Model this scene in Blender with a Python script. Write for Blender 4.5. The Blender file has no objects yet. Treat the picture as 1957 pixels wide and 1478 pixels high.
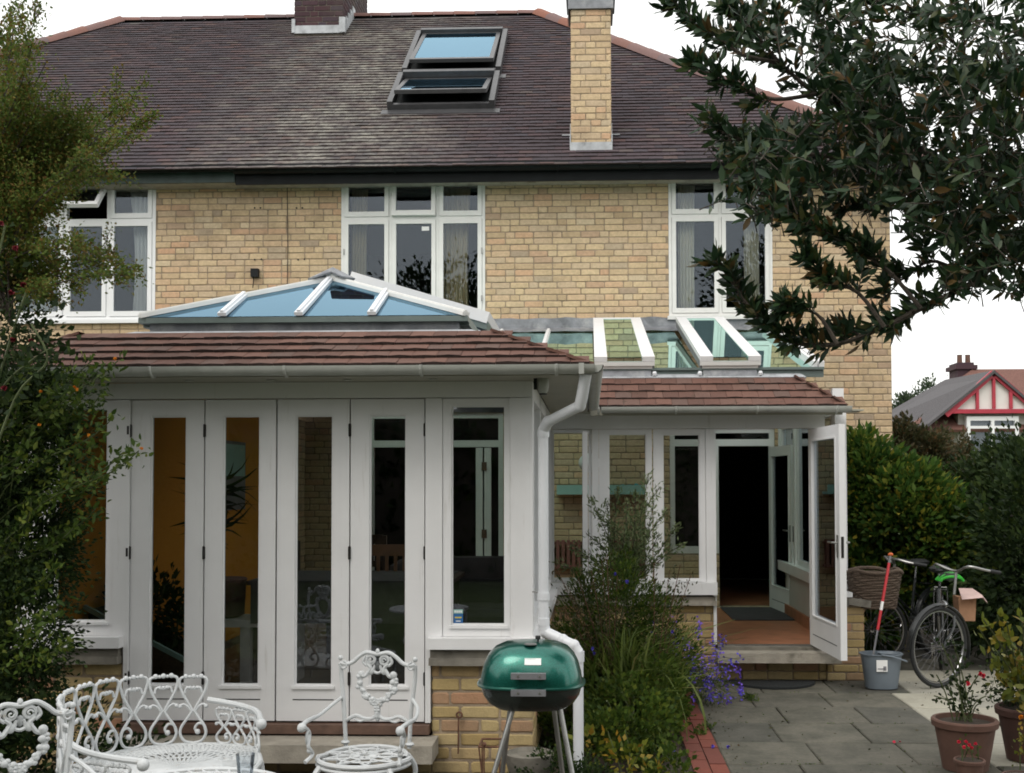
import bpy, math, random
import numpy as np
from mathutils import Vector, Matrix
R = math.radians
random.seed(7); rng = np.random.default_rng(7)
S = bpy.context.scene; COL = S.collection
# ------------------------------------------------------------------ camera, sky, sun, exposure
F, CX, CY, W, H = 2150.0, 1046.0, 859.0, 1957.0, 1478.0
CAMZ = 1.74
CR = Matrix.Rotation(R(2.16), 3, 'Z') @ Matrix.Rotation(R(91.76), 3, 'X') @ Matrix.Rotation(R(-0.12), 3, 'Z')
cam = bpy.data.objects.new('camera', bpy.data.cameras.new('camera')); COL.objects.link(cam)
cam.matrix_world = Matrix.Translation((0, 0, CAMZ)) @ CR.to_4x4()
cam.data.sensor_width = 36; cam.data.lens = F / W * 36
cam.data.shift_x = (W / 2 - CX) / W; cam.data.shift_y = (CY - H / 2) / W
cam.data.clip_end = 2000; cam.data.clip_start = 0.05
S.camera = cam
w = bpy.data.worlds.new('World'); S.world = w; w.use_nodes = True
nt = w.node_tree; nt.nodes.clear()
out = nt.nodes.new('ShaderNodeOutputWorld'); bg = nt.nodes.new('ShaderNodeBackground')
sky = nt.nodes.new('ShaderNodeTexSky'); sky.sky_type = 'NISHITA'; sky.sun_disc = False
sky.sun_elevation = R(48); sky.sun_rotation = R(200); sky.dust_density = 6; sky.air_density = 1.0; sky.ozone_density = 1.0
tc = nt.nodes.new('ShaderNodeTexCoord'); nz = nt.nodes.new('ShaderNodeTexNoise')
nz.inputs['Scale'].default_value = 2.2; nz.inputs['Detail'].default_value = 6
cr_ = nt.nodes.new('ShaderNodeMapRange'); cr_.inputs[1].default_value = .3; cr_.inputs[2].default_value = .7
cr_.inputs[3].default_value = 9.0; cr_.inputs[4].default_value = 12.5
cc = nt.nodes.new('ShaderNodeCombineColor'); mu = nt.nodes.new('ShaderNodeMath'); mu.operation = 'MULTIPLY'; mu.inputs[1].default_value = .97
mx = nt.nodes.new('ShaderNodeMix'); mx.data_type = 'RGBA'; mx.inputs[0].default_value = .86
L = nt.links.new
L(tc.outputs['Generated'], nz.inputs['Vector']); L(nz.outputs['Fac'], cr_.inputs[0])
L(cr_.outputs[0], cc.inputs[0]); L(cr_.outputs[0], cc.inputs[1]); L(cr_.outputs[0], mu.inputs[0]); L(mu.outputs[0], cc.inputs[2])
L(sky.outputs[0], mx.inputs[6]); L(cc.outputs[0], mx.inputs[7]); L(mx.outputs[2], bg.inputs[0]); L(bg.outputs[0], out.inputs[0])
bg.inputs[1].default_value = 0.115
sun = bpy.data.objects.new('sun', bpy.data.lights.new('sun', 'SUN')); COL.objects.link(sun)
sun.data.energy = 0.75; sun.data.angle = R(25); sun.data.color = (1, .96, .9)
# sun behind and to the left of the camera, high, dimmed by cloud
sd = Vector((-.45, -.75, 1.05)).normalized()
sun.rotation_euler = sd.to_track_quat('Z', 'Y').to_euler()
S.view_settings.view_transform = 'Standard'; S.view_settings.look = 'None'
S.view_settings.exposure = 0.38; S.view_settings.gamma = 1
S.cycles.filter_width = 1.8
# ------------------------------------------------------------------ pixel -> point at a real distance
def ray(px, py): return CR @ Vector(((px - CX) / F, (CY - py) / F, -1))
def P(px, py, Y):
    d = ray(px, py); t = Y / d.y
    return Vector((d.x * t, Y, CAMZ + d.z * t))
def G(px, py, z=0.0):
    d = ray(px, py); t = (z - CAMZ) / d.z
    return Vector((d.x * t, d.y * t, z))
def R4(a, b, c, d, Y):            # left, top, right, bottom pixels -> x0, x1, z0, z1 on plane Y
    m = (b + d) / 2; n = (a + c) / 2
    return P(a, m, Y).x, P(c, m, Y).x, P(n, d, Y).z, P(n, b, Y).z
# ------------------------------------------------------------------ object helpers
WM = {}
def link(o, parent=None, wm=None):
    COL.objects.link(o)
    wm = wm or Matrix.Identity(4)
    o.matrix_basis = wm; WM[o.name] = wm
    if parent:
        o.parent = parent; o.matrix_parent_inverse = WM[parent.name].inverted()
    return o
def tag(o, label=None, cat=None, group=None, kind=None):
    if label: o['label'] = label
    if cat: o['category'] = cat
    if group: o['group'] = group
    if kind: o['kind'] = kind
    return o
def thing(name, label, cat, loc=(0, 0, 0), group=None):
    o = bpy.data.objects.new(name, None); o.empty_display_size = .1
    link(o, None, Matrix.Translation(loc)); return tag(o, label, cat, group)
def copy_tree(o, parent=None):
    c = o.copy(); COL.objects.link(c); WM[c.name] = WM[o.name]
    if parent: c.parent = parent; c.matrix_parent_inverse = o.matrix_parent_inverse.copy()
    for ch in list(o.children): copy_tree(ch, c)
    return c
def place(o, x, y, z=0, rz=0, s=1):
    o.matrix_basis = Matrix.Translation((x, y, z)) @ Matrix.Rotation(R(rz), 4, 'Z') @ Matrix.Scale(s, 4)
def inst(name, mesh, parent, loc, rot=None, scale=None):
    o = bpy.data.objects.new(name, mesh)
    m = Matrix.Translation(loc)
    if rot is not None: m = m @ rot
    if scale: m = m @ Matrix.Diagonal((*scale, 1))
    return link(o, parent, m)
def catmull(pts, n=6, closed=False):
    pts = [Vector(p) for p in pts]; r = []
    N = len(pts); rg = range(N if closed else N - 1)
    for i in rg:
        g = (lambda k: pts[k % N]) if closed else (lambda k: pts[max(0, min(N - 1, k))])
        a, b, c, d = g(i - 1), g(i), g(i + 1), g(i + 2)
        for k in range(n):
            t = k / n
            r.append(.5 * ((2 * b) + (c - a) * t + (2 * a - 5 * b + 4 * c - d) * t * t + (3 * b - a - 3 * c + d) * t ** 3))
    if not closed: r.append(pts[-1])
    return r
class MB:
    def __init__(s): s.v = []; s.f = []
    def box(s, x0, x1, y0, y1, z0, z1):
        if x1 < x0: x0, x1 = x1, x0
        if y1 < y0: y0, y1 = y1, y0
        if z1 < z0: z0, z1 = z1, z0
        b = len(s.v)
        s.v += [(x, y, z) for z in (z0, z1) for y in (y0, y1) for x in (x0, x1)]
        s.f += [tuple(b + i for i in q) for q in ((0, 2, 3, 1), (4, 5, 7, 6), (0, 1, 5, 4), (2, 6, 7, 3), (0, 4, 6, 2), (1, 3, 7, 5))]
        return s
    def bar(s, a, b, wd, hh, up=(0, 0, 1)):       # square bar from a to b, hh measured along up
        a, b = Vector(a), Vector(b); d = (b - a).normalized(); sd_ = d.cross(Vector(up)).normalized(); u = sd_.cross(d)
        k = len(s.v)
        for p in (a, b):
            for i, j in ((-1, -1), (1, -1), (1, 1), (-1, 1)): s.v.append(tuple(p + sd_ * i * wd / 2 + u * j * hh / 2))
        s.f += [(k, k + 3, k + 2, k + 1), (k + 4, k + 5, k + 6, k + 7)] + [(k + i, k + (i + 1) % 4, k + 4 + (i + 1) % 4, k + 4 + i) for i in range(4)]
        return s
    def poly(s, pts): 
        k = len(s.v); s.v += [tuple(p) for p in pts]; s.f.append(tuple(range(k, k + len(pts)))); return s
    def slab(s, pts, t, n=None):                   # polygon given thickness t along its normal
        pts = [Vector(p) for p in pts]
        if n is None: n = (pts[1] - pts[0]).cross(pts[2] - pts[0]).normalized()
        n = Vector(n); k = len(s.v); N = len(pts)
        s.v += [tuple(p) for p in pts] + [tuple(p - n * t) for p in pts]
        s.f.append(tuple(range(k, k + N))); s.f.append(tuple(range(k + 2 * N - 1, k + N - 1, -1)))
        s.f += [(k + i, k + N + i, k + N + (i + 1) % N, k + (i + 1) % N) for i in range(N)]
        return s
    def tube(s, path, r, n=8, cap=True):
        path = [Vector(p) for p in path]; k0 = len(s.v)
        rr = r if hasattr(r, '__len__') else [r] * len(path)
        u = None
        for i, p in enumerate(path):
            d = (path[min(i + 1, len(path) - 1)] - path[max(i - 1, 0)])
            if d.length < 1e-9: d = Vector((0, 0, 1))
            d.normalize()
            if u is None:
                u = d.cross(Vector((0, 0, 1)))
                if u.length < .05: u = d.cross(Vector((1, 0, 0)))
            else: u = u - d * u.dot(d)
            u.normalize(); v = d.cross(u)
            for j in range(n):
                a = 2 * math.pi * j / n
                s.v.append(tuple(p + (u * math.cos(a) + v * math.sin(a)) * rr[i]))
        for i in range(len(path) - 1):
            for j in range(n):
                a = k0 + i * n + j; b = k0 + i * n + (j + 1) % n
                s.f.append((a, b, b + n, a + n))
        if cap:
            s.f.append(tuple(k0 + j for j in range(n - 1, -1, -1)))
            s.f.append(tuple(k0 + (len(path) - 1) * n + j for j in range(n)))
        return s
    def lathe(s, prof, c=(0, 0, 0), n=24, ex=2.0, sx=1, sy=1):   # ex>2 squares the cross-section
        c = Vector(c); k0 = len(s.v)
        for (r, z) in prof:
            for j in range(n):
                a = 2 * math.pi * j / n; ca, sa = math.cos(a), math.sin(a)
                q = (abs(ca) ** ex + abs(sa) ** ex) ** (-1 / ex)
                s.v.append((c.x + ca * q * r * sx, c.y + sa * q * r * sy, c.z + z))
        for i in range(len(prof) - 1):
            for j in range(n):
                a = k0 + i * n + j; b = k0 + i * n + (j + 1) % n
                s.f.append((a, b, b + n, a + n))
        s.f.append(tuple(k0 + j for j in range(n - 1, -1, -1)))
        s.f.append(tuple(k0 + (len(prof) - 1) * n + j for j in range(n)))
        return s
    def ball(s, c, r, sc=(1, 1, 1), n=8):
        return s.lathe([(math.sin(math.pi * i / (n)) * r * 1.0 + (1e-4 if i in (0, n) else 0), -math.cos(math.pi * i / n) * r * sc[2]) for i in range(n + 1)], c, n=max(8, n), sx=sc[0], sy=sc[1])
    def torus(s, c, Rr, r, ax=(0, 1, 0), n=40, m=8):
        ax = Vector(ax).normalized(); u = ax.cross(Vector((0, 0, 1)))
        if u.length < .05: u = Vector((1, 0, 0))
        u.normalize(); v = ax.cross(u); c = Vector(c); k0 = len(s.v)
        for i in range(n):
            a = 2 * math.pi * i / n; d = u * math.cos(a) + v * math.sin(a)
            for j in range(m):
                b = 2 * math.pi * j / m
                s.v.append(tuple(c + d * (Rr + r * math.cos(b)) + ax * r * math.sin(b)))
        for i in range(n):
            for j in range(m):
                s.f.append((k0 + i * m + j, k0 + ((i + 1) % n) * m + j, k0 + ((i + 1) % n) * m + (j + 1) % m, k0 + i * m + (j + 1) % m))
        return s
    def frame(s, x0, x1, z0, z1, y0, y1, wl, wr=None, wb=None, wt=None):
        wr = wl if wr is None else wr; wb = wl if wb is None else wb; wt = wl if wt is None else wt
        s.box(x0, x0 + wl, y0, y1, z0, z1); s.box(x1 - wr, x1, y0, y1, z0, z1)
        s.box(x0 + wl, x1 - wr, y0, y1, z0, z0 + wb); s.box(x0 + wl, x1 - wr, y0, y1, z1 - wt, z1); return s
    def xf(s, M, k=0):
        for i in range(k, len(s.v)): s.v[i] = tuple(M @ Vector(s.v[i]))
        return s
    def mesh(s, name, mat=None, smooth=False):
        me = bpy.data.meshes.new(name); me.from_pydata(s.v, [], s.f); me.update()
        if smooth:
            me.polygons.foreach_set('use_smooth', [True] * len(me.polygons))
            try: me.set_sharp_from_angle(angle=R(40))
            except Exception: pass
        if mat: me.materials.append(mat)
        return me
    def build(s, name, mat, parent=None, smooth=False, **kw):
        o = bpy.data.objects.new(name, s.mesh(name, mat, smooth)); link(o, parent)
        if kw: tag(o, **kw)
        return o
# ------------------------------------------------------------------ materials
MAT = {}
def nodes(name):
    m = bpy.data.materials.new(name); m.use_nodes = True; t = m.node_tree; t.nodes.clear()
    o = t.nodes.new('ShaderNodeOutputMaterial'); return m, t, o
def prin(t, **k):
    p = t.nodes.new('ShaderNodeBsdfPrincipled')
    for a, b in k.items(): p.inputs[a.replace('_', ' ')].default_value = b
    return p
def noise(t, scale, detail=4, vec=None, rough=.55):
    n = t.nodes.new('ShaderNodeTexNoise'); n.inputs['Scale'].default_value = scale; n.inputs['Detail'].default_value = detail; n.inputs['Roughness'].default_value = rough
    g = vec
    if g is None: g = t.nodes.new('ShaderNodeNewGeometry').outputs['Position']
    t.links.new(g, n.inputs['Vector']); return n.outputs['Fac']
def ramp(t, fac, stops):
    r = t.nodes.new('ShaderNodeValToRGB'); e = r.color_ramp.elements
    while len(e) < len(stops): e.new(.5)
    for i, (p, c) in enumerate(stops): e[i].position = p; e[i].color = (*c, 1)
    t.links.new(fac, r.inputs[0]); return r.outputs[0]
def mixc(t, fac, a, b, mode='MIX'):
    m = t.nodes.new('ShaderNodeMix'); m.data_type = 'RGBA'; m.blend_type = mode
    for v, i in ((fac, 0), (a, 6), (b, 7)):
        if hasattr(v, 'node'): t.links.new(v, m.inputs[i])
        else: m.inputs[i].default_value = v if i == 0 else (*v, 1)
    return m.outputs[2]
def mathn(t, op, a, b=0.0, c=None):
    m = t.nodes.new('ShaderNodeMath'); m.operation = op
    for i, v in enumerate((a, b) if c is None else (a, b, c)):
        if hasattr(v, 'node'): t.links.new(v, m.inputs[i])
        else: m.inputs[i].default_value = v
    return m.outputs[0]
def mapr(t, v, a, b, c=0.0, d=1.0):
    m = t.nodes.new('ShaderNodeMapRange'); t.links.new(v, m.inputs[0])
    for i, x in enumerate((a, b, c, d)): m.inputs[i + 1].default_value = x
    return m.outputs[0]
def bump(t, h, strength, dist=.01):
    b = t.nodes.new('ShaderNodeBump'); b.inputs['Strength'].default_value = strength; b.inputs['Distance'].default_value = dist
    t.links.new(h, b.inputs['Height']); return b.outputs[0]
def rnd(t):                                          # a random number per piece, whether an object or an island
    o = t.nodes.new('ShaderNodeObjectInfo').outputs['Random']; g = t.nodes.new('ShaderNodeNewGeometry').outputs['Random Per Island']
    return mathn(t, 'FRACT', mathn(t, 'ADD', mathn(t, 'MULTIPLY', o, 7.31), g))
def simple(name, col, rough=.5, var=.12, scale=6, metal=0, b=0.0, bscale=60, streak=False, dirt=None, dscale=3, dlo=.55, dhi=.75, spec=.5, coat=0, local=False):
    m, t, o = nodes(name)
    p = prin(t, Roughness=rough, Metallic=metal)
    p.inputs['Specular IOR Level'].default_value = spec
    if coat: p.inputs['Coat Weight'].default_value = coat
    vec = t.nodes.new('ShaderNodeTexCoord').outputs['Object'] if local else None
    n = noise(t, scale, 5, vec)
    c = mixc(t, mapr(t, n, .3, .7), tuple(x * (1 - var) for x in col), tuple(min(1, x * (1 + var)) for x in col))
    dv = vec
    if streak:                                       # grime that has run down the face
        mp_ = t.nodes.new('ShaderNodeMapping'); mp_.inputs['Scale'].default_value = (4, 4, .35); t.links.new(t.nodes.new('ShaderNodeNewGeometry').outputs['Position'], mp_.inputs[0]); dv = mp_.outputs[0]
    if dirt: c = mixc(t, mapr(t, noise(t, dscale, 7, dv, .7), dlo, dhi), c, dirt)
    t.links.new(c, p.inputs['Base Color'])
    if b: t.links.new(bump(t, noise(t, bscale, 6, vec), b), p.inputs['Normal'])
    t.links.new(p.outputs[0], o.inputs[0]); MAT[name] = m; return m
def pieces(name, stops, rough=.85, dirt=(.1, .09, .07), dlo=.52, dhi=.8, dscale=1.2, grain=.25, b=.35, bscale=90, extra=None, spec=.3):
    m, t, o = nodes(name); p = prin(t, Roughness=rough); p.inputs['Specular IOR Level'].default_value = spec
    c = ramp(t, rnd(t), stops)
    c = mixc(t, mapr(t, noise(t, 35, 5), .3, .75, 0, grain), c, tuple(x * .45 for x in stops[0][1]))
    c = mixc(t, mapr(t, noise(t, dscale, 8, None, .7), dlo, dhi, 0, .75), c, dirt)
    if extra: c = extra(t, c)
    t.links.new(c, p.inputs['Base Color'])
    t.links.new(bump(t, noise(t, bscale, 6), b), p.inputs['Normal'])
    t.links.new(p.outputs[0], o.inputs[0]); MAT[name] = m; return m
def glass(name, tint=(.95, .97, .96), refl=1.0, rough=.0, ior=1.52, gcol=(.9, .95, 1)):
    m, t, o = nodes(name)
    tr = t.nodes.new('ShaderNodeBsdfTransparent'); tr.inputs[0].default_value = (*tint, 1)
    gl = t.nodes.new('ShaderNodeBsdfGlossy'); gl.inputs['Roughness'].default_value = rough; gl.inputs[0].default_value = (*gcol, 1)
    t.links.new(bump(t, noise(t, 1.3, 1), .05, .02), gl.inputs['Normal'])
    fr = t.nodes.new('ShaderNodeFresnel'); fr.inputs[0].default_value = ior
    f = mathn(t, 'MINIMUM', mathn(t, 'MULTIPLY', fr.outputs[0], refl), 1.0)
    mxs = t.nodes.new('ShaderNodeMixShader'); t.links.new(f, mxs.inputs[0]); t.links.new(tr.outputs[0], mxs.inputs[1]); t.links.new(gl.outputs[0], mxs.inputs[2])
    t.links.new(mxs.outputs[0], o.inputs[0]); MAT[name] = m; return m
def leafmat(name, stops, rough=.45, trans=.25, spec=.4):
    m, t, o = nodes(name)
    p = prin(t, Roughness=rough); p.inputs['Specular IOR Level'].default_value = spec
    g = t.nodes.new('ShaderNodeNewGeometry')
    c = ramp(t, g.outputs['Random Per Island'], stops)
    c = mixc(t, mapr(t, noise(t, 2.2, 3), .35, .65, 0, .45), c, tuple(x * .5 for x in stops[0][1]))
    t.links.new(c, p.inputs['Base Color'])
    tl = t.nodes.new('ShaderNodeBsdfTranslucent'); t.links.new(c, tl.inputs[0])
    ms = t.nodes.new('ShaderNodeMixShader'); ms.inputs[0].default_value = trans
    t.links.new(p.outputs[0], ms.inputs[1]); t.links.new(tl.outputs[0], ms.inputs[2]); t.links.new(ms.outputs[0], o.inputs[0])
    MAT[name] = m; return m
pieces('brick', [(0, (.54, .40, .25)), (.2, (.63, .475, .295)), (.45, (.69, .53, .33)), (.64, (.58, .45, .31)), (.80, (.66, .475, .30)), (.90, (.64, .40, .25)), (.95, (.42, .33, .24)), (1, (.74, .60, .40))], dlo=.53, dhi=.88, dscale=1.1, dirt=(.13, .10, .065), grain=.4)
pieces('brick_gold', [(0, (.42, .30, .13)), (.3, (.50, .38, .18)), (.6, (.54, .42, .22)), (.82, (.46, .33, .17)), (.93, (.45, .24, .15)), (1, (.40, .31, .18))], dlo=.5, dhi=.85, dscale=1.5)
pieces('brick_dark', [(0, (.05, .028, .035)), (.5, (.075, .035, .04)), (1, (.06, .045, .06))], dlo=.5)
pieces('brick_red', [(0, (.18, .055, .038)), (.5, (.215, .065, .045)), (1, (.16, .055, .042))], dlo=.55, dhi=.9, dscale=4, dirt=(.08, .05, .035))
simple('mortar', (.30, .235, .165), .95, .25, 12, b=.5, bscale=120, dirt=(.13, .11, .08))
simple('mortar_dark', (.10, .085, .07), .95, .25, 12, b=.5)
def lich(t, c):
    g = t.nodes.new('ShaderNodeNewGeometry').outputs['Position']; sx = t.nodes.new('ShaderNodeSeparateXYZ'); t.links.new(g, sx.inputs[0])
    d = mathn(t, 'ABSOLUTE', mathn(t, 'ADD', sx.outputs[0], 3.15)); band = mapr(t, d, .2, 2.0, 1, 0)
    n = mapr(t, noise(t, 1.6, 8, None, .75), .42, .62)
    fine = mapr(t, noise(t, 9, 6, None, .7), .42, .6)
    f = mathn(t, 'MULTIPLY', mathn(t, 'MULTIPLY', band, mathn(t, 'ADD', mathn(t, 'MULTIPLY', n, .75), .25)), mathn(t, 'ADD', mathn(t, 'MULTIPLY', fine, .7), .3))
    return mixc(t, f, c, (.30, .29, .25))
pieces('tile_dark', [(0, (.050, .042, .050)), (.3, (.066, .052, .060)), (.6, (.080, .054, .060)), (.8, (.062, .056, .068)), (.93, (.10, .06, .058)), (1, (.095, .088, .085))], dirt=(.04, .035, .04), dlo=.5, dhi=.8, extra=lich, b=.5, spec=.25)
def moss(t, c):
    n = mapr(t, noise(t, 7, 8, None, .75), .58, .72)
    return mixc(t, n, c, (.05, .035, .02))
pieces('tile_red', [(0, (.105, .055, .042)), (.4, (.145, .072, .055)), (.75, (.17, .088, .066)), (1, (.12, .075, .062))], dirt=(.09, .05, .04), extra=moss, b=.5, spec=.3)
pieces('tile_ridge', [(0, (.21, .11, .09)), (.4, (.23, .13, .115)), (.7, (.17, .13, .135)), (1, (.27, .12, .085))], dirt=(.13, .1, .1))
pieces('paving', [(0, (.10, .095, .078)), (.35, (.125, .117, .095)), (.7, (.15, .14, .112)), (1, (.11, .105, .09))], dirt=(.04, .043, .033), dlo=.42, dhi=.68, dscale=3.4, b=.3, rough=.8, grain=.4)
pieces('paving_pale', [(0, (.34, .32, .26)), (.5, (.40, .38, .31)), (1, (.30, .29, .25))], dirt=(.16, .15, .12), dlo=.5, dhi=.9, dscale=2, b=.3)
simple('stone', (.34, .31, .26), .9, .2, 9, b=.4, dirt=(.13, .12, .09), dscale=5)
simple('stone_dark', (.20, .185, .155), .9, .25, 9, b=.4, dirt=(.07, .065, .05), dscale=4)
simple('white_old', (.76, .76, .74), .45, .04, 7, dirt=(.42, .38, .32), dscale=16, dlo=.66, dhi=.8)
simple('white_upvc', (.83, .84, .85), .35, .02, 5)
simple('white_paint', (.75, .75, .755), .5, .03, 4, dirt=(.40, .38, .33), dscale=5, dlo=.60, dhi=.95, b=.06, bscale=90, streak=True)
simple('soffit', (.36, .35, .29), .7, .06, 4)
simple('gutter_grey', (.42, .43, .40), .4, .08, 10, dirt=(.2, .2, .17), dscale=12, dlo=.6, dhi=.85)
simple('pipe_white', (.72, .74, .77), .35, .03, 5)
simple('lead', (.22, .23, .25), .55, .3, 8, metal=.3, dirt=(.42, .43, .43), dscale=3.5, dlo=.5, dhi=.75)
simple('lead_pale', (.42, .44, .46), .6, .2, 9, dirt=(.2, .21, .22), dscale=6)
simple('black_paint', (.009, .011, .012), .6, .3, 6, b=.1, spec=.25)
simple('green_paint', (.045, .07, .065), .5, .3, 6, dirt=(.02, .03, .03), dscale=4)
simple('frame_dark', (.085, .085, .09), .4, .15, 8, metal=.3)
simple('frame_grey', (.16, .16, .17), .5, .15, 8)
simple('alu_green', (.17, .21, .20), .35, .1, 8, metal=.4)
simple('steel', (.34, .34, .33), .38, .1, 20, metal=.9)
simple('iron_dark', (.03, .027, .025), .5, .2, 20, metal=.6)
simple('chrome', (.38, .38, .39), .25, .05, 20, metal=1)
simple('rust', (.13, .06, .035), .85, .4, 40, b=.4)
simple('cast_white', (.56, .58, .59), .5, .06, 12, b=.15, bscale=140, dirt=(.38, .33, .27), dscale=26, dlo=.6, dhi=.72)
simple('timber_sill', (.12, .07, .05), .7, .3, 14, b=.2)
simple('orange_wall', (.62, .26, .02), .8, .05, 2)
simple('interior_wall', (.30, .30, .28), .9, .05, 2)
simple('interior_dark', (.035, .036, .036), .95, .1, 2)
simple('ceiling', (.6, .6, .57), .9, .03, 2)
simple('floor_terracotta', (.36, .15, .08), .45, .2, 6)
simple('floor_wood', (.16, .10, .06), .5, .2, 6)
simple('curtain_gold', (.50, .42, .27), .9, .15, 3)
simple('curtain_cream', (.78, .74, .62), .9, .06, 3)
simple('curtain_white', (.8, .8, .8), .9, .03, 3)
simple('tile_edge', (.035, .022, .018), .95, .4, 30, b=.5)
simple('sky_reflection_blue', (.20, .38, .72), .6, .1, 6)  # sky reflection painted as a flat blue
simple('roof_grey', (.085, .08, .085), .9, .3, 30)
simple('roof_brown', (.15, .07, .055), .9, .3, 20)
simple('soil', (.045, .032, .022), .95, .4, 20, b=.8)
simple('bark', (.06, .048, .038), .9, .35, 30, b=.7)
simple('stem_green', (.07, .09, .03), .7, .3, 30)
simple('terracotta', (.125, .066, .048), .85, .2, 9, b=.2, dirt=(.13, .09, .07), dscale=6)
simple('terracotta_dark', (.09, .045, .035), .85, .2, 9, b=.2, dirt=(.05, .035, .03), dscale=6)
simple('bucket_blue', (.15, .18, .21), .45, .06, 8)
simple('red_plastic', (.50, .02, .03), .4, .05, 8)
simple('red_paint', (.42, .03, .055), .5, .1, 4)
simple('orange_plastic', (.6, .12, .02), .5, .05, 8)
simple('paper_brown', (.40, .22, .13), .85, .12, 9, b=.3)
simple('paper_pink', (.62, .45, .42), .8, .08, 9)
simple('print_white', (.85, .85, .84), .5, .02, 9)
simple('print_grey', (.25, .25, .27), .6, .02, 9)
simple('print_blue', (.02, .12, .32), .5, .02, 9)
simple('print_yellow', (.6, .5, .08), .5, .02, 9)
simple('print_teal', (.02, .25, .30), .5, .2, 20)
simple('shelf_teal', (.30, .50, .46), .6, .05, 9)
simple('wicker', (.10, .07, .05), .85, .4, 90, b=.9, bscale=70)
simple('rubber', (.014, .015, .016), .65, .2, 30, b=.2)
simple('bike_black', (.012, .014, .015), .25, .1, 20, coat=.5)
simple('mat_black', (.016, .019, .02), .95, .3, 60, b=.9, bscale=200)
simple('helmet_green', (.04, .38, .04), .3, .05, 8)
simple('bbq_black', (.012, .02, .018), .22, .2, 12, coat=.6, dirt=(.03, .035, .03), dscale=10)
simple('leaf_litter', (.05, .03, .02), .9, .5, 30, b=.6)
simple('render_white', (.78, .77, .74), .9, .05, 2)
simple('render_grey', (.5, .48, .45), .9, .05, 2)
simple('wood_dark', (.05, .03, .02), .45, .2, 12)
simple('wood_pale', (.22, .11, .06), .5, .2, 12)
simple('sofa_dark', (.045, .04, .045), .95, .2, 12)
simple('cloth_table', (.07, .07, .07), .9, .25, 14)
simple('radiator_red', (.22, .09, .075), .7, .1, 9)
simple('flower_red', (.16, .004, .014), .6, .3, 20); simple('flower_scarlet', (.75, .03, .08), .6, .2, 20)
simple('flower_orange', (.85, .33, .02), .6, .15, 20); simple('flower_blue', (.10, .07, .55), .6, .3, 20); simple('flower_violet', (.16, .08, .52), .6, .3, 20)
m, t, o = nodes('bbq_green'); p = prin(t, Roughness=.32, Metallic=.75); p.inputs['Coat Weight'].default_value = .8; p.inputs['Coat Roughness'].default_value = .12
t.links.new(mixc(t, mapr(t, noise(t, 260, 2), .35, .7), (.005, .085, .065), (.012, .17, .13)), p.inputs['Base Color'])
t.links.new(p.outputs[0], o.inputs[0]); MAT['bbq_green'] = m
glass('glass', refl=1.1, gcol=(.70, .78, .90)); glass('glass_door', (.84, .84, .83), 1.3); glass('glass_roof', (.64, .75, .70), 2.1, gcol=(.62, .88, .82)); glass('glass_lantern', (.50, .56, .55), 1.5, gcol=(.47, .76, .98)); glass('glass_blue', (.8, .9, 1), 1.2, .03); glass('tumbler', (.96, .97, .98), .8)
leafmat('leaf_bay', [(0, (.014, .034, .018)), (.35, (.024, .054, .024)), (.7, (.040, .080, .028)), (.88, (.07, .095, .03)), (.95, (.12, .075, .03)), (1, (.20, .11, .03))], .45, .2, .35)
leafmat('leaf_olive', [(0, (.07, .12, .025)), (.3, (.12, .18, .035)), (.6, (.17, .20, .04)), (.8, (.21, .16, .04)), (.92, (.15, .07, .02)), (1, (.2, .18, .04))], .7, .35, .2)
leafmat('leaf_dark', [(0, (.012, .026, .008)), (.5, (.024, .046, .012)), (.85, (.04, .066, .016)), (1, (.06, .09, .02))], .65, .25, .2)
leafmat('leaf_mid', [(0, (.035, .07, .012)), (.4, (.065, .11, .018)), (.75, (.10, .155, .022)), (1, (.17, .20, .03))], .6, .35, .25)
leafmat('leaf_wisteria', [(0, (.03, .075, .014)), (.4, (.055, .12, .02)), (.75, (.11, .175, .025)), (.93, (.24, .25, .04)), (1, (.36, .28, .03))], .6, .4, .25)
leafmat('leaf_brown', [(0, (.04, .05, .02)), (.5, (.075, .075, .03)), (.85, (.11, .08, .035)), (1, (.16, .09, .04))], .65, .3)
leafmat('leaf_silver', [(0, (.09, .13, .05)), (.5, (.16, .21, .09)), (1, (.26, .30, .15))], .6, .25, .3)
leafmat('leaf_yellow', [(0, (.12, .16, .02)), (.5, (.22, .24, .03)), (.8, (.36, .26, .03)), (1, (.32, .15, .02))], .5, .35)
leafmat('grass_blade', [(0, (.07, .115, .02)), (.5, (.13, .18, .035)), (.9, (.2, .24, .06)), (1, (.3, .26, .10))], .55, .35, .3)
leafmat('leaf_far', [(0, (.045, .075, .045)), (.5, (.065, .10, .055)), (1, (.09, .125, .06))], .8, .3)
leafmat('lawn', [(0, (.04, .07, .015)), (1, (.07, .10, .02))], .9, .1)
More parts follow.
